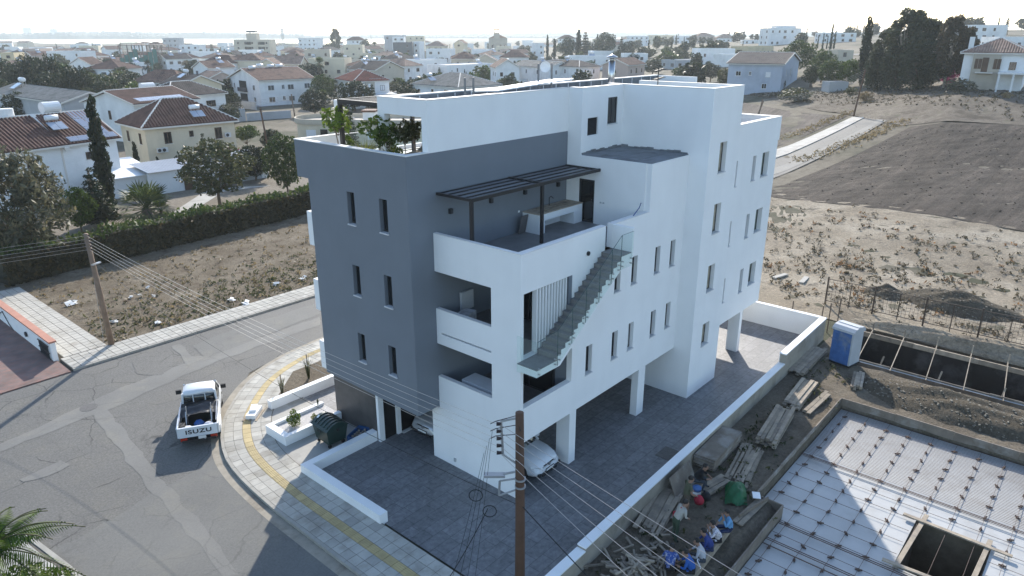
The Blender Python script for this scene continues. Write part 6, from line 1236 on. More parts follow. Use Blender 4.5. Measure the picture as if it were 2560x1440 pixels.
# ------------------------------------------------------------------ people
SKIN = mat('skin', (.26, .15, .1), .6, .1); HAIR = mat('dark_hair', (.015, .012, .01), .6, .2)
def person(label, loc, rz, pose, shirt, pants, lean=.25, arms='rest', shorts=False, hold=None):
    J, E, Rr, G_ = [], [], [], []
    def j(p, r, g, par=None):
        J.append(tuple(p)); Rr.append(r); G_.append(g)
        if par is not None: E.append((par, len(J) - 1))
        return len(J) - 1
    st_ = pose == 'stand'; zp = .92 if st_ else .43; ca, sa_ = math.sin(lean), math.cos(lean)
    pel = j((0, 0, zp), .15, 2); bel = j((ca * .2, 0, zp + .2 * sa_), .145, 1, pel); che = j((ca * .42, 0, zp + .42 * sa_), .165, 1, bel); nk = j((ca * .56 + .01, 0, zp + .56 * sa_), .06, 3, che)
    hx, hz0 = ca * .6 + .05, zp + .6 * sa_; hd0 = j((hx, 0, hz0 + .06), .085, 3, nk); hd1 = j((hx + .02 + (0.05 if lean > .4 else 0), 0, hz0 + .17), .092, 3, hd0); j((hx + .13, 0, hz0 + .1), .016, 3, hd0)
    for s in (-1, 1):
        sh = j((ca * .5, s * .19, zp + .5 * sa_), .07, 1, che)
        if arms == 'mouth' and s == 1: el, wr = (hx + .12, s * .3, zp + .3), (hx + .16, s * .06, hz0 + .02)
        elif st_: el, wr = (ca * .4 + .02, s * .26, zp + .22), (ca * .3 + .22, s * .2, zp + .1)
        else: el, wr = (ca * .3 + .16, s * .28, zp + .2), (ca * .3 + .38, s * .12, zp + .16)
        e_ = j(el, .045, 1 if not shorts else 3, sh); w_ = j(wr, .032, 3, e_); d = (Vector(wr) - Vector(el)).normalized(); pa = j(Vector(wr) + d * .07, .034, 3, w_)
        side = d.cross(Vector((0, 0, 1))).normalized()
        for k, ln in enumerate((.075, .085, .08, .065)):
            f1 = j(Vector(wr) + d * (.07 + ln * .55) + side * (k - 1.5) * .02, .01, 3, pa); j(Vector(wr) + d * (.07 + ln * .85) + side * (k - 1.5) * .02 + Vector((0, 0, -.025)), .008, 3, f1)
        t1 = j(Vector(wr) + d * .05 + side * s * .045, .011, 3, w_); j(Vector(wr) + d * .09 + side * s * .05 + Vector((0, 0, -.01)), .009, 3, t1)
        hp_ = j((0, s * .1, zp - .03), .1, 2, pel)
        if st_: kn, an = (.03, s * .11, .5), (-.02 + s * .04, s * .12, .09)
        else: kn, an = (.42, s * .16, .46), (.38 + s * .05, s * .17, .09)
        k_ = j(kn, .062, 3 if shorts else 2, hp_); a_ = j(an, .045, 3 if shorts else 2, k_); j((an[0] + .15, an[1] + s * .02, .045), .04, 4, a_)
    me = bpy.data.meshes.new('person'); me.from_pydata(J, E, []); ob = bpy.data.objects.new('person_skeleton', me); col.objects.link(ob)
    ob.modifiers.new('Skin', 'SKIN'); sm_ = ob.modifiers.new('Sub', 'SUBSURF'); sm_.levels = 1; sm_.render_levels = 1
    for k, dd in enumerate(me.skin_vertices[0].data): dd.radius = (Rr[k], Rr[k] * (1.25 if G_[k] == 1 and Rr[k] > .12 else 1)); dd.use_root = (k == 0)
    dg = bpy.context.evaluated_depsgraph_get(); dg.update(); body = bpy.data.meshes.new_from_object(ob.evaluated_get(dg)); bpy.data.objects.remove(ob)
    body.materials.clear()
    for m in (shirt, pants, SKIN, BLACK): body.materials.append(m)
    Ja = np.array(J); ga = np.array(G_); ra = np.array(Rr)
    for p_ in body.polygons:
        c = np.array(p_.center); k = int(np.argmin(np.linalg.norm(Ja - c, axis=1) - ra)); p_.material_index = {1: 0, 2: 1, 3: 2, 4: 3}[int(ga[k])]; p_.use_smooth = True
    o = link('person', body, None, None, loc, rz, label, 'person', 'workers resting on the building site'); hb = MB(); c = Vector((hx + .0, 0, hz0 + .16))
    for i in range(6):
        for k in range(12):
            q = lambda a, b: c + Vector((.112 * math.cos(b) * math.cos(a) - .012, .1 * math.sin(b) * math.cos(a), .118 * math.sin(a)))
            a0, a1, b0, b1 = R(-12 + i * 17), R(-12 + (i + 1) * 17), 2 * math.pi * k / 12, 2 * math.pi * (k + 1) / 12
            if math.cos((b0 + b1) / 2) > .55 and i < 2: continue
            hb.face(q(a0, b0), q(a0, b1), q(a1, b1), q(a1, b0))
    hb.build('hair', HAIR, o, smooth=True); ey = MB()
    for s in (-1, 1): ey.obox((hx + .108, s * .034, hz0 + .13), (.012, .022, .012))
    ey.build('eyes', BLACK, o, kind='stuff')
    return o
cl = lambda n, c=(.1, .1, .1): mat('cloth_' + n, c, .85, .12, 6)
FLOR = mat('cloth_floral', (.6, .58, .6), .85, .1, 3, dirt=(.1, .08, .16), ds=14)
person('seated worker dressed in black leaning against the panel by the wall', (5.15, -4.85, .14), R(-70), 'sit', cl('black', (.014, .013, .014)), cl('slate', (.05, .06, .075)), .55)
person('standing worker in olive shirt and shorts beside the panel', (3.45, -5.35, 0), R(-40), 'stand', cl('olive', (.09, .095, .06)), cl('khaki', (.1, .08, .06)), .12, shorts=True)
RW = person('standing worker in pale shirt with a red shoulder bag, bending forward', (1.9, -5.75, 0), R(-30), 'stand', cl('sand', (.36, .34, .3)), cl('green', (.045, .07, .045)), .5)
MB().tube([(.16, -.02, 1.42), (.2, .12, 1.2), (.14, .24, .98)], .022, 6).obox((.14, .26, .9), (.12, .2, .22)).build('shoulder_bag', mat('cloth_bag'), label='red shoulder bag carried by the bending worker', cat='bag', loc=(1.9, -5.75, 0), rz=R(-30))
person('seated worker in light blue polo raising a hand to his mouth', (3.35, -7.15, -.02), R(140), 'sit', cl('sky', (.13, .3, .5)), cl('navy', (.02, .03, .08)), .2, 'mouth')
person('seated worker in white floral shirt next to the light blue one', (2.55, -7.15, .0), R(135), 'sit', FLOR, cl('black'), .45, 'mouth')
person('seated worker in dark blue shirt between the floral and the grey shirts', (1.95, -7.15, .0), R(125), 'sit', cl('royal', (.025, .045, .18)), cl('navy'), .5)
person('seated worker in light grey shirt on the plank bench', (1.25, -7.2, .0), R(120), 'sit', cl('pale', (.4, .41, .44)), cl('slate'), .4)
BW = person('seated worker in blue football shirt with white print on the back', (.5, -7.2, .0), R(115), 'sit', cl('cobalt', (.02, .09, .32)), cl('black'), .45)
person('worker in blue and white striped shirt at the lower picture edge', (.05, -6.55, .0), R(20), 'sit', mat('cloth_striped', (.03, .07, .25), .85, .1, 3, dirt=(.55, .55, .6), ds=9), cl('black'), .4)
bp = MB()
for k in range(4): bp.obox((-.02 - .04 * k + .0, 0, .86 - .08 * k), (.012, .16 - .03 * (k % 2), .03), ry=R(-28))
bp.build('shirt_print', WHITE2, BW); bpy.data.objects['shirt_print'].location = (-.08, 0, -.02)
# ================================================================== vehicles
CARW = mat('car_white', (.62, .64, .66), .22, .02, spec=.6); CARS = mat('car_silver', (.5, .51, .52), .28, .03, metal=.5); TYRE = mat('tyre', (.018, .018, .018), .85, .2); RIM = mat('rim', (.4, .4, .41), .35, .1, metal=.8)
LAMPG = mat('lamp_glass', (.5, .52, .54), .08, .2, spec=.9); REDL = mat('tail_lamp', (.35, .03, .015), .25, .1); CGL = mat('car_glass', (.015, .018, .02), .05, .1, spec=.8); PLASTIC = mat('black_plastic', (.02, .02, .021), .6, .15); PLATE = mat('plate_white', (.62, .62, .6), .5, .04)
def loft(b, secs, close=True):
    n = len(secs[0]); base = len(b.v)
    for s in secs: b.v += [tuple(p) for p in s]
    for i in range(len(secs) - 1):
        for k in range(n): a = base + i * n + k; c = base + i * n + (k + 1) % n; b.f.append((a, c, c + n, a + n)); b.mi.append(b.cur)
    if close: b.f.append(tuple(base + k for k in reversed(range(n)))); b.f.append(tuple(base + (len(secs) - 1) * n + k for k in range(n))); b.mi += [b.cur] * 2
    return b
def sect(x, hw, z0, z1, rr=.12, top=1.):
    "rounded-rectangle cross-section at station x"
    hb, ht = hw, hw * top; return [(x, -hb + rr * .5, z0), (x, hb - rr * .5, z0), (x, hb, z0 + rr), (x, hb * .5 + ht * .5, (z0 + z1) / 2), (x, ht, z1 - rr), (x, ht - rr, z1), (x, 0, z1 + .02), (x, -ht + rr, z1), (x, -ht, z1 - rr), (x, -hb * .5 - ht * .5, (z0 + z1) / 2), (x, -hb, z0 + rr)]
def wheel(par, x, y, r=.33, wd=.22):
    s = 1 if y > 0 else -1; t = MB().tube([(x, y - wd / 2, r), (x, y - wd / 2 + .03, r), (x, y + wd / 2 - .03, r), (x, y + wd / 2, r)], [r * .9, r, r, r * .9], 20).build('wheel', TYRE, par, smooth=True)
    MB().tube([(x, y + s * (wd / 2 - .02), r), (x, y + s * (wd / 2 + .008), r)], [r * .66, r * .6], 14).build('rim', RIM, t)
def car(label, loc, rz, paint, plate=True, group=None, badge=True):
    o = thing('car', label, 'car', loc, rz, group)
    st = [(-2.1, .72, .42, .85), (-1.95, .84, .3, .98), (-1.3, .89, .24, 1.0), (0, .9, .22, 1.0), (.9, .9, .22, 1.01), (1.5, .88, .24, .96), (1.85, .83, .28, .86), (2.05, .76, .34, .72), (2.12, .66, .42, .62)]
    loft(MB(), [sect(x, h, a, b, .13, .93) for x, h, a, b in st]).build('body', paint, o, smooth=True)
    cab = [(-2.0, .70, .9, .99), (-1.75, .72, .92, 1.4), (-1.2, .7, .95, 1.56), (-.2, .7, .95, 1.58), (.35, .68, .95, 1.5), (.95, .7, .95, 1.03)]
    loft(MB(), [sect(x, h + .06, a, b, .1, .86) for x, h, a, b in cab]).build('windows', CGL, o, smooth=True)
    loft(MB(), [sect(x, .66, 1.47 + d, 1.6 + d, .05, .95) for x, d in ((-1.75, -.05), (-1.3, 0), (-.2, .02), (.3, -.05))]).build('roof', paint, o, smooth=True)
    for s in (-1, 1):
        for x in (-1.28, 1.3): wheel(o, x, s * .78)
        MB().bar((.32, s * .63, 1.53), (1.0, s * .73, 1.0), .07).build('pillar', paint, o); MB().obox((.72, s * .97, 1.04), (.16, .2, .13)).build('mirror', paint, o)
        MB().extrude([(1.72, s * .82, .72), (2.03, s * .62, .7), (2.07, s * .52, .64), (2.05, s * .6, .58), (1.76, s * .835, .64)], (0.03, s * .015, .02)).build('headlight', LAMPG, o)
        MB().obox((2.07, s * .58, .4), (.1, .34, .12), s * -.3).build('fog_vent', PLASTIC, o); MB().obox((-2.0, s * .66, .85), (.12, .26, .14)).build('tail_light', REDL, o)
    g = MB().hexa([(2.02, -.56, .58), (2.1, -.3, .57), (2.1, .3, .57), (2.02, .56, .58), (2.02, -.56, .69), (2.1, -.3, .7), (2.1, .3, .7), (2.02, .56, .69)]).build('grille', PLASTIC, o)
    for k in range(2): MB().box(2.095, -.45, .6 + k * .05, 2.12, .45, .615 + k * .05).build('chrome_bar', RIM, g)
    MB().tube([(2.1, 0, .64), (2.135, 0, .64)], .075, 16).build('badge', RIM, o)
    MB().box(2.12, -.5, .26, 2.16, .5, .34).build('lower_grille', PLASTIC, o)
    if plate: pl_ = MB().box(2.135, -.27, .4, 2.16, .27, .52).build('plate', PLASTIC, o); MB().box(2.16, -.25, .415, 2.166, .25, .505).build('plate_face', PLATE, pl_)
    return o
car('silver hatchback parked nose-out in the entrance bay under the grey block', (2.65, 6.35, .035), R(183), CARS)
car('white car parked nose-out under the yard side of the building', (1.95, 2.25, .035), R(-88), CARW)
for k, (px, lab) in enumerate(((1686, 'dark-windowed white car parked on grass behind the building'), (1718, 'second white car parked on grass, nearer the blue-grey house'))): q = G(px, 204); c_ = car(lab, q, R(30), CARW, False)
# pickup truck
tk = thing('pickup_truck', 'white single-cab pickup truck loaded with tools, parked at the kerb', 'pickup truck', (-6.3, 13.45, .01), R(60.3)); tk.scale = (.95, 1, 1)
def slab_(name, m, q, par=tk): return MB().box(*q).build(name, m, par)
loft(MB(), [sect(x, h, a, b, .1, .96) for x, h, a, b in ((2.3, .82, .45, 1.0), (2.5, .84, .42, 1.04), (3.3, .85, .42, 1.06), (3.6, .85, .42, 1.02), (4.4, .83, .45, .95), (4.72, .78, .48, .84), (4.82, .68, .5, .74))]).build('cab_body', CARW, tk, smooth=True)
loft(MB(), [sect(x, h, 1.0, b, .08, .86) for x, h, b in ((2.32, .82, 1.52), (2.5, .82, 1.63), (3.2, .82, 1.64), (3.45, .81, 1.55), (4.0, .8, 1.05))]).build('cab_windows', CGL, tk, smooth=True)
loft(MB(), [sect(x, .7, 1.53 + d, 1.68 + d, .07, .95) for x, d in ((2.3, -.06), (2.5, -.01), (3.15, 0), (3.42, -.09))]).build('cab_roof', CARW, tk, smooth=True)
slab_('rear_window_bar', CARW, (2.27, -.28, 1.0, 2.31, -.24, 1.55)); slab_('rear_window_bar', CARW, (2.27, .24, 1.0, 2.31, .28, 1.55))
for s in (-1, 1):
    MB().bar((2.3, s * .74, 1.0), (2.34, s * .7, 1.6), .09).build('pillar', CARW, tk); MB().bar((3.4, s * .69, 1.58), (3.95, s * .77, 1.04), .07).build('pillar', CARW, tk)
    MB().obox((3.55, s * 1.0, 1.18), (.12, .24, .2)).build('mirror', PLASTIC, tk)
    slab_('bed_side', CARW, (.0, s * .84 - .03, .52, 2.22, s * .84 + .03, .97)); MB().bar((.0, s * .84, .98), (2.22, s * .84, .98), .09, .04).build('bed_rail', CARW, tk)
    for x in (.85, 3.95): wheel(tk, x, s * .74, .34, .22)
    MB().box(.35, s * .86, .35, 1.35, s * .9, .72).build('wheel_arch', CARW, tk); slab_('tail_light', REDL, (-.06, s * .62 - .14, .36, -.01, s * .62 + .14, .5)); slab_('headlight', LAMPG, (4.8, s * .56 - .14, .62, 4.85, s * .56 + .14, .76))
slab_('bed_floor', PLASTIC, (.0, -.81, .5, 2.25, .81, .58)); slab_('bed_front', CARW, (2.2, -.81, .58, 2.26, .81, 1.0)); slab_('chassis', PLASTIC, (.1, -.5, .3, 4.6, .5, .48)); slab_('rear_bumper', PLASTIC, (-.1, -.7, .3, .04, .7, .4))
tg = slab_('tailgate', CARW, (-.06, -.8, .53, -.005, .8, .99)); MB().bar((-.033, -.82, 1.0), (-.033, .82, 1.0), .09, .04).build('top_edge', CARW, tg)
fc = bpy.data.curves.new('maker_letters', 'FONT'); fc.body = 'ISUZU'; fc.size = .27; fc.align_x = 'CENTER'; fc.align_y = 'CENTER'; fc.extrude = .004; fc.space_character = 1.12; fc.offset = .008
fo = bpy.data.objects.new('tmp_text', fc); col.objects.link(fo); dg = bpy.context.evaluated_depsgraph_get(); tme = bpy.data.meshes.new_from_object(fo.evaluated_get(dg)); bpy.data.objects.remove(fo)
tme.transform(Matrix(((0, 0, -1, -.066), (-1.35, 0, 0, -.02), (0, 1, 0, .77), (0, 0, 0, 1)))); tme.materials.clear(); tme.materials.append(PLASTIC); link('letters', tme, tg)
pl2 = slab_('number_plate', PLATE, (-.115, -.3, .41, -.1, .02, .54)); slab_('tow_hook', RIM, (-.14, -.02 - .2, .36, -.1, -.08 - .2, .4))
lad = MB()
for y in (-.55, .5): lad.bar((.5, y, .62), (.9, y, 1.35), .035); lad.bar((1.15, y, .62), (1.25, y, 1.45), .035)
for k in range(9): lad.bar((.06, -.45 + k * .11, .62), (.1, -.45 + k * .11, .98), .02)
lad.bar((.12, -.78, 1.12), (2.2, -.78, 1.25), .035); lad.bar((.12, .78, 1.12), (2.2, .78, 1.25), .035); lad.build('rack', RIM, tk)
tpm = MB(); ii = {}; random.seed(12)
for i in range(13):
    for j in range(17):
        x, y = i / 12, j / 16; ii[i, j] = len(tpm.v); tpm.v.append((1.0 + x * 1.2 + .05 * math.sin(y * 9), -.8 + 1.6 * y, 1.0 + .1 * math.sin(y * 3.14) + .05 * math.sin(9 * x + 4 * y) + random.uniform(-.03, .03) + (.12 * x)))
for i in range(12):
    for j in range(16): tpm.f.append((ii[i, j], ii[i + 1, j], ii[i + 1, j + 1], ii[i, j + 1])); tpm.mi.append(0)
def on_truck(o): o.scale = tk.scale; o.location = tk.location; o.rotation_euler = tk.rotation_euler
on_truck(tpm.build('tarpaulin', mat('black_tarp', (.02, .02, .022), .38, .25, 5, spec=.5), label='black tarpaulin stretched over the front of the truck bed', cat='tarpaulin', smooth=True))
for nm, cc, q, lab in (('sack', (.55, .57, .6), (.35, .45, .75, .3), 'white sack at the tailgate corner of the truck bed'), ('sack', (.5, .52, .58), (.45, -.4, .75, .26), 'pale sack in the middle of the truck bed'), ('bucket', (.03, .1, .3), (.75, .0, .78, .24), 'blue bucket in the truck bed'), ('toolbox', (.02, .02, .02), (.35, .66, .85, .3), 'black toolbox in the rear corner of the truck bed')):
    x, y, z, s = q; b = MB().tube([(x, y, .59), (x, y, z - .03), (x + .03, y, z + .12)], [s * .8, s, s * .45], 9) if nm != 'toolbox' else MB().obox((x, y, z), (s * 1.3, s * .8, s))
    on_truck(b.build(nm, mat('truck_' + nm + lab[:3], cc, .7, .25, 5), label=lab, cat=nm, smooth=nm != 'toolbox'))
# ================================================================== bin, crates, rubble by the entrance
BIN = mat('bin_green', (.012, .03, .024), .4, .25, 3, spec=.5)
dn = thing('waste_container', 'dark green wheeled waste container with arched ribbed lid', 'waste container', (-2.35, 9.15, .1), R(-3), sc=.86)
MB().hexa([(-.5, -.6, .25), (.5, -.6, .25), (.5, .6, .25), (-.5, .6, .25), (-.62, -.7, 1.1), (.62, -.7, 1.1), (.62, .7, 1.1), (-.62, .7, 1.1)]).build('tub', BIN, dn)
arc2 = [(-.68 + 1.36 * k / 12, 1.1 + .34 * math.sin(math.pi * k / 12)) for k in range(13)]
MB().extrude([(x, -.76, z) for x, z in arc2], (0, 1.52, 0)).build('lid', BIN, dn)
for k in range(5):
    y = -.55 + k * .27; rb = MB()
    for a, b in zip(arc2[1:-1], arc2[2:-1]): rb.bar((a[0], y, a[1] + .02), (b[0], y, b[1] + .02), .08, .04)
    rb.build('lid_rib', BIN, dn)
for s in (-1, 1):
    MB().box(-.05, s * .72, .98, .05, s * .82, 1.1).build('lift_pin', PLASTIC, dn)
    for x in (-.4, .4): cw = MB().tube([(x, s * .5 - .03, .1), (x, s * .5 + .03, .1)], .1, 12).build('castor', TYRE, dn); MB().bar((x, s * .5, .1), (x, s * .5, .26), .05).build('fork', RIM, cw)
MB().obox((-.3, .55, 1.415), (.16, .12, .012), 0, 0, R(-35)).build('sticker', WHITE2, dn)
MB().obox((-.64, 0, .9), (.02, .3, .08)).build('handle', PLASTIC, dn)
bc = thing('blue_crate', 'crumpled blue crate of bottles beside the low white wall', 'crate', (-1.35, 8.45, .1), R(20)); MB().box(-.5, -.3, 0, .5, .3, .04).box(-.5, -.3, 0, -.46, .3, .3).box(.46, -.3, 0, .5, .3, .34).box(-.46, .26, 0, .46, .3, .34).box(-.46, -.3, 0, .46, -.26, .2).build('shell', mat('crate_blue', (.03, .09, .22), .5, .2, 4), bc)
for k in range(9): MB().tube([(-.35 + (k % 5) * .17, -.12 + (k // 5) * .2, .05), (-.33 + (k % 5) * .17, -.1 + (k // 5) * .2, .3)], .05, 7).build('bottle', mat('bottle_mix', (.35, .3, .25), .3, .6, 6), bc)
bl = thing('broken_planter', 'broken white plaster block on pallet lying on the sunny pavement', 'rubble', (-3.35, 13.95, PZ), R(40)); MB().obox((0, 0, .12), (1.0, .45, .2)).build('block', WHITE2, bl); MB().obox((.15, .05, .26), (.6, .3, .12), .2).build('block_piece', WHITE2, bl)
for k in range(3): MB().obox((0, -.3 + k * .3, .02), (1.3, .1, .04)).build('slat', WOOD, bl)
# ================================================================== gate wall across the street
gwall = thing('garden_wall', 'white garden wall with salmon coping beside the brick drive', 'wall', (-7.3, 28.0, 0)); MB().box(-.2, 0, 0, .05, 20, 1.15).build('wall', WHITE2, gwall); MB().box(-.27, -.05, 1.15, .12, 20, 1.25).build('coping', mat('salmon_coping', (.42, .2, .14), .8, .15), gwall)
gt_ = MB(); 
for k in range(14): gt_.bar((-.28, .3 + k * .11, .12), (-.28, .3 + k * .11, .95), .03)
for z in (.15, .5, .92): gt_.bar((-.28, .2, z), (-.28, 1.9, z), .05)
gt_.build('sliding_gate', FRAME, gwall); MB().tube([(-.23, 4.2, .55), (-.3, 4.2, .55)], .16, 12).build('wall_lamp', FRAME, gwall); MB().tube([(-.23, 9.5, .6), (-.3, 9.5, .6)], .16, 12).build('wall_lamp', FRAME, gwall)
MB().tube([(-.24, 9.4, .5), (-.24, 8.5, .9), (-.24, 7.6, .3), (-.24, 6.9, .05)], .025, 6).build('cable', FRAME, gwall)
# ================================================================== poles and wires
PWOOD = mat('pole_wood', (.1, .055, .035), .85, .25, 2, .4, 18); PW2 = mat('pole_wood_pale', (.2, .14, .1), .85, .25, 2, .4, 18); WIRE = mat('bare_wire', (.5, .45, .4), .4, .1, metal=.4); BLK = mat('black_cable', (.012, .012, .012), .6, .1); GALV = mat('galvanised', (.42, .43, .44), .45, .12, metal=.6); CERAM = mat('dark_insulator', (.03, .02, .02), .3, .1)
LFT = Vector((-math.sin(AZ), math.cos(AZ), 0))
NP = Vector((-4.66, -3.93, 0)); HP = 7.42
npole = thing('utility_pole', 'dark brown timber utility pole with lamp and side bracket in front of the yard', 'utility pole', NP)
MB().tube([(0, 0, -.2), (.0, .0, HP * .5), (-.02, .02, HP)], [.165, .145, .12], 14).build('shaft', PWOOD, npole, smooth=True)
bk = MB(); t0, t1 = LFT * .55 + Vector((0, 0, HP - .28)), LFT * .5 + Vector((0, 0, HP - 1.35)); bk.bar((0, 0, HP - .15), t0, .05); bk.bar(t0, t1, .05); bk.bar(t1, (0, 0, HP - 1.75), .05); bk.build('bracket', GALV, npole)
INS = [LFT * .6 + Vector((0, 0, HP - .36 - k * .235)) for k in range(5)]
for q in INS: MB().tube([q + LFT * -.06, q + LFT * .08], [.045, .06], 9).build('insulator', CERAM, npole)
lm = MB().obox(LFT * .75 + Vector((0, 0, HP - 2.05)), (.2, .62, .07), math.atan2(LFT.y, LFT.x) - R(90)).build('lamp_head', GALV, npole); MB().bar((0, 0, HP - 1.9), LFT * .5 + Vector((0, 0, HP - 2.02)), .05).build('lamp_arm', GALV, npole)
lb = MB(); lb.bar((0, 0, HP - 2.15), LFT * .6 + Vector((0, 0, HP - 2.25)), .04); lb.bar(LFT * .6 + Vector((0, 0, HP - 2.25)), LFT * .62 + Vector((0, 0, HP - 2.75)), .05); lb.bar((0, 0, HP - 2.5), LFT * .62 + Vector((0, 0, HP - 2.75)), .04); lb.build('lower_bracket', GALV, npole)
for z in (HP - 2.2, HP - 2.45): MB().tube([(0, 0, z), (0, 0, z + .05)], .165, 14).build('clamp_ring', GALV, npole)
def loop(c, r): return [(c + LFT * (r * math.cos(a)) + Vector((0, 0, r * math.sin(a)))) for a in np.linspace(0, 6.4, 16)]
for c in (LFT * 1.3 + Vector((0, 0, HP - 2.75)), LFT * .9 + Vector((0, 0, HP - 3.3))): MB().tube(loop(c, .2), .014, 5).build('cable_coil', BLK, npole)
for k in range(3): MB().tube([INS[k] + LFT * .25, INS[k] + LFT * .1 + Vector((0, 0, .08)), Vector((0, 0, HP - .1 - k * .3)) + LFT * .12, Vector((-.12, -.1, HP - .5 - k * .3))], .014, 5).build('jumper', BLK, npole)
FPp = Vector((-4.46, 27.9, 0)); HF = 6.95
fpole = thing('utility_pole', 'weathered utility pole standing on the dry lot corner across the street', 'utility pole', FPp)
MB().tube([(0, 0, -.2), (-.1, -.1, HF * .5), (-.22, -.2, HF)], [.17, .15, .12], 12).build('shaft', PW2, fpole, smooth=True)
FI = [Vector((-.2, -.2, HF - .12 - k * .2)) for k in range(5)]
for q in FI: MB().tube([q + LFT * -.18, q + LFT * .18], .045, 8).build('insulator', CERAM, fpole)
MB().obox(Vector((-.05, -.35, HF - 1.75)), (.55, .16, .07), .4).build('lamp_head', GALV, fpole); MB().bar((-.2, -.2, HF - .6), (-.2, .6, .1), .02).build('stay_wire', GALV, fpole)
def cable(name, a, b, sag, r, m, label, group=None, n=18):
    a, b = Vector(a), Vector(b); pts = [a.lerp(b, i / n) - Vector((0, 0, sag * 4 * (i / n) * (1 - i / n))) for i in range(n + 1)]; mid = a
    return MB().tube(pts, r, 5).build(name, m, label=label, cat='wire', group=group)
for k in range(5): cable('overhead_wire', NP + INS[k] + LFT * .1, FPp + FI[k], .35, .0065, WIRE, f'bare overhead wire between the two timber poles, {nth(k)} from the top', 'overhead wires along the street')
endp = [Vector(P(px, 1440, z=NP.z + INS[k].z - .25)) for k, px in enumerate((1892, 1818, 1745, 1668, 1590))]
for k in range(5): s_ = NP + INS[k]; d = (endp[k] - s_); cable('overhead_wire', s_, s_ + d * 3.2, .25, .0075, WIRE, f'bare overhead wire running on over the yard wall, {nth(k)} from the top', 'overhead wires over the yard')
for k in range(5): cable('overhead_wire', FPp + FI[k], FPp + FI[k] + Vector((-42, 14, -.3)), .3, .0065, WIRE, f'overhead wire leaving the lot corner pole along the hedge, {nth(k)} from the top', 'overhead wires along the hedge')
cable('telephone_cable', NP + Vector((0, 0, HP - 3.05)) + LFT * .12, FPp + Vector((-.15, -.2, HF - 1.6)), .9, .009, BLK, 'black telephone cable slung between the two timber poles')
cable('telephone_cable', NP + Vector((0, 0, HP - 3.05)), NP + Vector((0, 0, HP - 3.05)) + (endp[4] - NP - INS[4]) * 3 + Vector((0, 0, -.6)), .2, .016, BLK, 'black telephone cable leading on beyond the yard wall')
for k in range(4): cable('service_wire', NP + INS[k + 1] + LFT * (.2 + .08 * k), Vector(P(1180 - 22 * k, 1500, z=1.0)), .2, .006, BLK, f'thin service wire dropping from the pole bracket, {nth(k)} from the top', 'thin service wires at the near pole')
cable('service_cable', NP + LFT * .95 + Vector((0, 0, HP - 3.2)), Vector(P(1085, 1500, z=1.0)), .15, .013, BLK, 'black service cable dropping steeply from the near pole')
def farpole(label, px, pb, pt, lean=0, arms=0, m=PW2):
    g = G(px, pb); dep = (Vector(g) - Vector(CAM)).dot(Vector((math.cos(AZ) * math.cos(PITCH), math.sin(AZ) * math.cos(PITCH), -math.sin(PITCH)))); h = (pb - pt) * dep / FPX
    o = thing('utility_pole', label, 'utility pole', g); MB().tube([(0, 0, -.2), Vector((0, 0, h)) + LFT * lean], [.16, .11], 8).build('shaft', m, o)
    for k in range(arms): c = Vector((0, 0, h - .15 - k * .3)) + LFT * lean; MB().tube([c - LFT * .16, c + LFT * .16], .06, 6).build('insulator', CERAM, o)
    return Vector(g) + Vector((0, 0, h)) + LFT * lean
a = farpole('tall timber pole at the dead end of the lane', 2133, 292, 176, -.8, 5, PWOOD); b = farpole('short leaning pole beside the wing parapet in the field', 1893, 300, 248, -.6); farpole('second leaning pole crossing the first in the field', 1888, 300, 252, -1.2)
for k in range(5): cable('field_wire', a - Vector((0, 0, .15 + k * .3)), b - Vector((0, 0, .1 + k * .22)), 1.0, .016, WIRE, f'wire crossing the harrowed field, {nth(k)} from the top', 'wires over the harrowed field')
c = farpole('dark timber pole with insulators before the big white house', 737, 292, 236, .25, 6); d = farpole('leaning timber pole by the small round tree', 676, 400, 272, .6, 2, PWOOD)
for k in range(4): cable('lot_wire', c - Vector((0, 0, .2 + k * .3)), AT(330, 262 + k * 5, 118), .8, .012, BLK, f'thin wire along the far street, {nth(k)} from the top', 'thin wires along the far street')
# ================================================================== roof terrace plants and furniture
def potted(label, x, y, kind, h, wk, leaf, potc=None, name='potted_plant'):
    o = tree(kind, label, (x, y, 12.2 + (.35 if potc else 0)), h, wk, leaf=leaf, name=name, cat='plant')
    if potc:
        s = o.scale; b = MB(); b.tube([(0, 0, -.36 / s[2]), (0, 0, .02)], [.24 / s[0], .3 / s[0]], 14).build('pot', potc, o)
    return o
BLP = mat('black_pot', (.02, .02, .022), .5, .1); WHP = mat('white_pot', (.72, .72, .7), .6, .05)
def spot(px, x): return P(px, 350, x=x)[1]
potted('sparse young citrus tree at the back of the roof terrace', -.1, spot(846, -.1), 'pot_tree', 2.3, .95, 'bright', BLP); potted('dense dark glossy tree in the middle of the roof terrace', -.2, spot(948, -.2), 'pot_tree', 2.1, 1.1, 'bright', WHP); potted('second dark tree leaning beside the terrace tree', -.1, spot(968, -.1), 'pot_tree', 1.7, 1.0, 'green', BLP); potted('light green shrub beside the veranda opening', .5, spot(1012, .5), 'pot_tree', 1.9, .8, 'olive', BLP); potted('bushy plant in the big black tub on the terrace', .1, spot(987, .1), 'pot_bush', .9, .9, 'bright', BLP); potted('leggy plant by the veranda column', 1.2, spot(1035, 1.2), 'pot_tree', 1.8, .7, 'olive', BLP); potted('low leafy plant at the terrace rail', .3, spot(870, .3), 'pot_bush', 1.0, .8, 'bright', WHP)
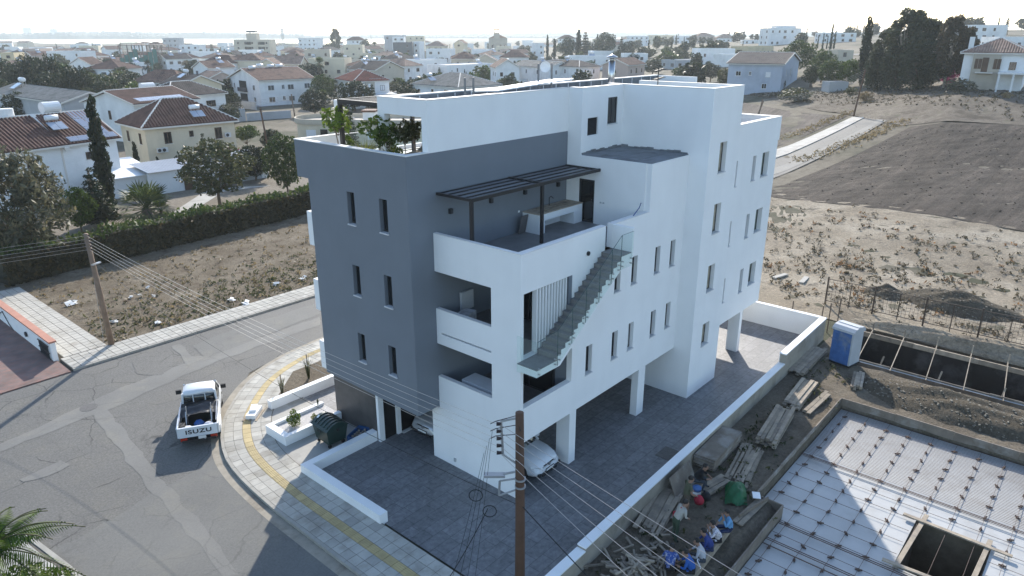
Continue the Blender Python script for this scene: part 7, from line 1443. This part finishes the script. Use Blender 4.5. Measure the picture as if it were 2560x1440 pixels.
def blades(name, n, rad, h, leaf, w_=.02, seed=1, spread=.5):
    rr = random.Random(seed); b = MB()
    for _ in range(n):
        a = rr.uniform(0, 6.28); r = rad * math.sqrt(rr.random()); p = Vector((r * math.cos(a), r * math.sin(a), 0)); d = Vector((math.cos(a), math.sin(a), 0)) * rr.uniform(.1, spread) * h; L = h * rr.uniform(.6, 1); wv = Vector((-math.sin(a), math.cos(a), 0)) * w_; m_ = p + d * .4 + Vector((0, 0, L * .7)); t = p + d + Vector((0, 0, L)); b.face(p - wv, p + wv, m_ + wv * .7, m_ - wv * .7); b.face(m_ - wv * .7, m_ + wv * .7, t)
    return b.mesh(name, LEAF[leaf])
og = thing('ornamental_grass', 'tuft of yellow-green ornamental grass on the roof terrace', 'plant', (-.35, spot(913, -.35), 12.2)); link('blades', blades('blades', 130, .16, 1.35, 'yellow', .018), og); MB().tube([(0, 0, 0), (0, 0, .3)], [.16, .2], 12).build('pot', WHP, og)
og2 = thing('ornamental_grass', 'drooping yellow grass in the black tub beside the terrace tree', 'plant', (-.05, spot(978, -.05), 12.5)); link('blades', blades('blades', 90, .16, .9, 'yellow', .016, 4, .8), og2)
sf = thing('covered_sofa', 'outdoor sofa under a beige dust cover on the roof terrace', 'sofa', (.9, 5.6, 12.2)); CV = mat('beige_cover', (.3, .25, .18), .9, .15, 4, .4, 8); MB().hexa([(-.9, -.75, 0), (.9, -.75, 0), (.9, .75, 0), (-.9, .75, 0), (-.8, -.7, .75), (.8, -.7, .95), (.8, .7, .95), (-.8, .7, .75)]).build('cover', CV, sf); MB().hexa([(.3, -.75, .8), (.9, -.75, .8), (.9, .75, .8), (.3, .75, .8), (.5, -.7, 1.3), (.9, -.7, 1.35), (.9, .7, 1.35), (.5, .7, 1.3)]).build('back_cover', CV, sf)
MB().box(-.9, 4.8, 12.2, -.2, 6.2, 12.95).build('planter_box', WHITE2, label='white box bench behind the terrace corner', cat='bench')
# things on the third-floor terrace
lb2 = MB().obox((5.05, 4.15, 9.58), (.45, .04, .85), 0, R(12)).build('leaning_board', mat('grey_board', (.13, .12, .115), .7, .15), label='dark board leaning on the grey terrace wall by the counter', cat='board')
sw = thing('wood_offcuts', 'long wooden offcuts lying on the terrace counter', 'wood', (6.9, 3.95, 10.06))
for k in range(12): MB().obox((random.uniform(-1, 1), random.uniform(-.3, .3), .02 + .02 * (k % 3)), (random.uniform(.6, 1.4), .05, .02), random.uniform(-.3, .3)).build('offcut', WOOD, sw)
MB().tube([(7.0, .4, 9.3), (7.3, .15, 10.0), (7.9, .1, 10.42), (8.45, .35, 10.5)], .02, 6).build('blue_hose', mat('hose_blue', (.02, .06, .2), .5), label='dark blue hose arching over the terrace parapet', cat='hose', smooth=True)
bx1 = MB().obox((.9, 3.6, 6.5), (.6, .5, .75), .2).build('storage_box', mat('box_pale', (.4, .4, .42), .7, .4, 5), label='pale box on the upper loggia floor', cat='box'); MB().obox((1.6, 4.3, 7.0), (.7, .12, .8)).build('leaning_sheet', SHUT, label='pale square sheet leaning in the upper loggia', cat='sheet'); MB().obox((.8, 2.6, 3.6), (.8, 1.8, .9), .0).build('covered_bench', mat('bench_white', (.5, .51, .53), .7, .1), label='white covered bench in the lower loggia', cat='bench')
# silver water tank on the wing roof
wt = thing('roof_water_tank', 'silver cylinder water tank lying on the wing roof', 'water tank', (16.5, .75, 12.55), R(0)); MB().tube([(-1.0, 0, .75), (-.95, 0, .75), (.95, 0, .75), (1.0, 0, .75)], [.35, .5, .5, .35], 18).build('cylinder', mat('brushed_tank', (.45, .46, .48), .35, .1, metal=.8), wt, smooth=True)
for x in (-.6, .6): MB().box(x - .05, -.4, -.35, x + .05, .4, .35).build('cradle', STEEL, wt)
# ================================================================== young plants, dry weeds, litter
for k, (px, pb, h, lab) in enumerate(((772, 946, 1.4, 'staked young tree in the garden bed beside the pavement'), (706, 985, 1.1, 'second staked young tree in the garden bed'))):
    q = P(px, pb, z=.14); o = thing('young_tree', lab, 'young tree', (q[0], q[1], .14)); MB().bar((0, 0, 0), (0, 0, h), .05).build('stake', WOOD, o); link('leaves', blades('leaves', 26, .05, h, 'olive', .02, k, .25), o)
tree('bush', 'leafy green shrub in the gravel planter', (-2.9, 11.1, .4), .75, .6, leaf='bright', name='planter_shrub', cat='plant'); tree('umbrella', 'thin upright sprig in the gravel planter', (-1.5, 11.3, .4), .75, .12, leaf='green', name='planter_shrub', cat='plant'); tree('bush', 'tiny yellowish sprig in the gravel planter', (-2.0, 10.9, .4), .3, .7, leaf='yellow', name='planter_shrub', cat='plant')
def scatter(name, polyf, n, sizes, leaf, m=None, seed=3, per=5, asp=1.):
    rr = np.random.default_rng(seed); pts = []
    for _ in range(n):
        x, y = polyf(rr); s = rr.uniform(*sizes); k = rr.normal(0, s * .45, (per, 2)); z0 = T(x, y)
        for dx, dy in k: pts.append((x + dx, y + dy * asp, z0 + .05 + abs(rr.normal(0, s * .35))))
    return link(name, leafmesh(name, pts, sizes[1] * .28, LEAF[leaf], asp=2.4, up=.4), kind='stuff', label={'dry_grass': 'dry straw weeds over the empty lot', 'rusty_weeds': 'rust brown weed tufts dotted over the stony field', 'verge_grass': 'orange dry grass along the lane verge', 'green_weeds': 'greenish weeds on the lot near the pavement', 'dark_weeds': 'dark dry weeds on the stony field', 'site_weeds': 'weeds growing in the site dirt', 'slope_scrub': 'scrubby dry tufts on the slope'}[name], cat='weeds')
scatter('dry_grass', lambda r: (r.uniform(-4.5, 26), 28.3 + r.random() ** 1.3 * 15.5), 700, (.12, .36), 'dry')
scatter('green_weeds', lambda r: (r.uniform(-4.5, 14), 28.1 + abs(r.normal(0, 4))), 500, (.12, .35), 'olive', seed=9)
q1, q2, q3, q4 = G(1905, 720), G(2600, 880), G(2600, 610), G(1910, 500)
CEN = [(random.random(), random.random() ** 1.2, random.uniform(.4, 2.4)) for _ in range(70)]
def inq(r):
    if r.random() < .72: s, t, w_ = CEN[int(r.random() ** 1.5 * 70)]; p = q1.lerp(q2, s).lerp(q4.lerp(q3, s), t); return p.x + r.normal(0, w_), p.y + r.normal(0, w_ * .8)
    s, t = r.random(), r.random(); p = q1.lerp(q2, s).lerp(q4.lerp(q3, s), t ** 1.2); return p.x, p.y
scatter('rusty_weeds', inq, 90, (.15, .38), 'rust', seed=4, per=9); scatter('dark_weeds', inq, 600, (.12, .36), 'brown', seed=5, per=8)
e0, e1 = G(1960, 470), G(2420, 290)
def verge(r):
    t = r.random(); p = G(1990, 405).lerp(G(2260, 300), t); p2 = G(1960, 345).lerp(G(2120, 280), t); z_ = p if r.random() < .6 else p2; return z_.x + r.normal(0, 1.0), z_.y + r.normal(0, .9)
scatter('verge_grass', verge, 420, (.18, .5), 'dry', seed=6, per=7)
s1, s2, s3, s4 = G(1870, 238), G(2600, 320), G(2600, 225), G(1960, 228)
scatter('slope_scrub', lambda r: tuple(s1.lerp(s2, a_ := r.random()).lerp(s4.lerp(s3, a_), r.random()).to_2d()), 700, (.2, .6), 'brown', seed=8, per=6)
scatter('site_weeds', lambda r: (r.uniform(-3, 21), -4.6 - abs(r.normal(0, 1.0))), 160, (.1, .3), 'olive', seed=10, per=6)
LIT = mat('litter_white', (.66, .66, .64), .8, .1)
for k, (px, py, s) in enumerate([(180, 760, .7), (578, 642 + 110, .5), (615, 760, .6), (182, 756, .5), (285, 805, .45), (395, 808, .5), (350, 740, .25), (385, 742, .2), (690, 710, .5), (760, 697, .5), (370, 720, .25), (325, 745, .3)]):
    q = G(px, py); b = MB()
    for i in range(4): b.obox((random.uniform(-.3, .3) * s, random.uniform(-.3, .3) * s, .06 + .04 * i), (s * .7, s * .45, .03), random.uniform(0, 3), random.uniform(-.5, .5))
    b.build('litter', LIT, label=f'crumpled pale litter on the dry lot, {nth(k)} piece', cat='litter', group='litter on the dry lot', loc=q + Vector((0, 0, .04)))
for k, (px, py, a) in enumerate(((1950, 690, -.25), (2010, 700, .1))): q = G(px, py); MB().obox((0, 0, .1), (1.6, .35, .1), a).build('concrete_strip', CONC, label=('long' if k == 0 else 'short') + ' pale concrete strip lying on the stony ground', cat='slab', loc=q)
# the palm at the lower picture edge
pp = thing('feather_palm', 'feather palm with drooping fronds at the lower picture corner', 'palm tree', (G(10, 1430).x, G(10, 1430).y, 0)); pq = Vector(P(-35, 1345, z=3.4)); pp.location = (pq.x, pq.y, 0)
MB().tube([(0, 0, -.2), (0, 0, 2.9)], [.16, .1], 10).build('trunk', BARKG, pp)
rr = random.Random(4); fr = MB(); rc = MB()
for i in range(26):
    a = i * 2.399 + .5; L = rr.uniform(1.9, 2.6); prev = None; el = R(rr.uniform(15, 80))
    for k in range(19):
        t = k / 18; hx = L * (t * math.cos(el) + .25 * t * t); hz_ = L * (t * math.sin(el) - .75 * t * t); p = Vector((hx * math.cos(a), hx * math.sin(a), 2.9 + hz_))
        if prev is not None:
            rc.bar(prev, p, .025); d = (p - prev).normalized(); sd = d.cross(Vector((0, 0, 1))).normalized()
            for s in (-1, 1):
                for e in (0, .5): q0 = prev.lerp(p, e); ll = .62 * math.sin(math.pi * min(1, t * .85 + .18)); tip = q0 + sd * s * ll * .7 + d * ll * .35 + Vector((0, 0, -ll * .55)); m_ = q0.lerp(tip, .5) + Vector((0, 0, .05)); wv = d * .022; fr.face(q0, m_ - wv, tip, m_ + wv)
        prev = p
fr.build('fronds', leafmat('leaf_areca', (.12, .22, .03), .4, .45), pp); rc.build('frond_stems', LEAF['olive'], pp)
tree('broad2', 'dense green bush below the feather palm', (pq.x + .5, pq.y - .5, -.3), 2.3, 1.1, leaf='bright', name='bush', cat='bush')
# ================================================================== air
hz = MB().box(-8200, -8200, -4, 8200, 8200, 62)
hm = bpy.data.materials.new('haze'); hm.use_nodes = True; hn = hm.node_tree; hn.nodes.clear(); ho = hn.nodes.new('ShaderNodeOutputMaterial'); hv = hn.nodes.new('ShaderNodeVolumePrincipled')
hv.inputs['Color'].default_value = (.86, .95, 1, 1); hv.inputs['Density'].default_value = .0002; hv.inputs['Anisotropy'].default_value = .3; hn.links.new(hv.outputs[0], ho.inputs['Volume'])
hz.build('haze', hm, kind='stuff', label='pale haze over the plain', cat='haze')
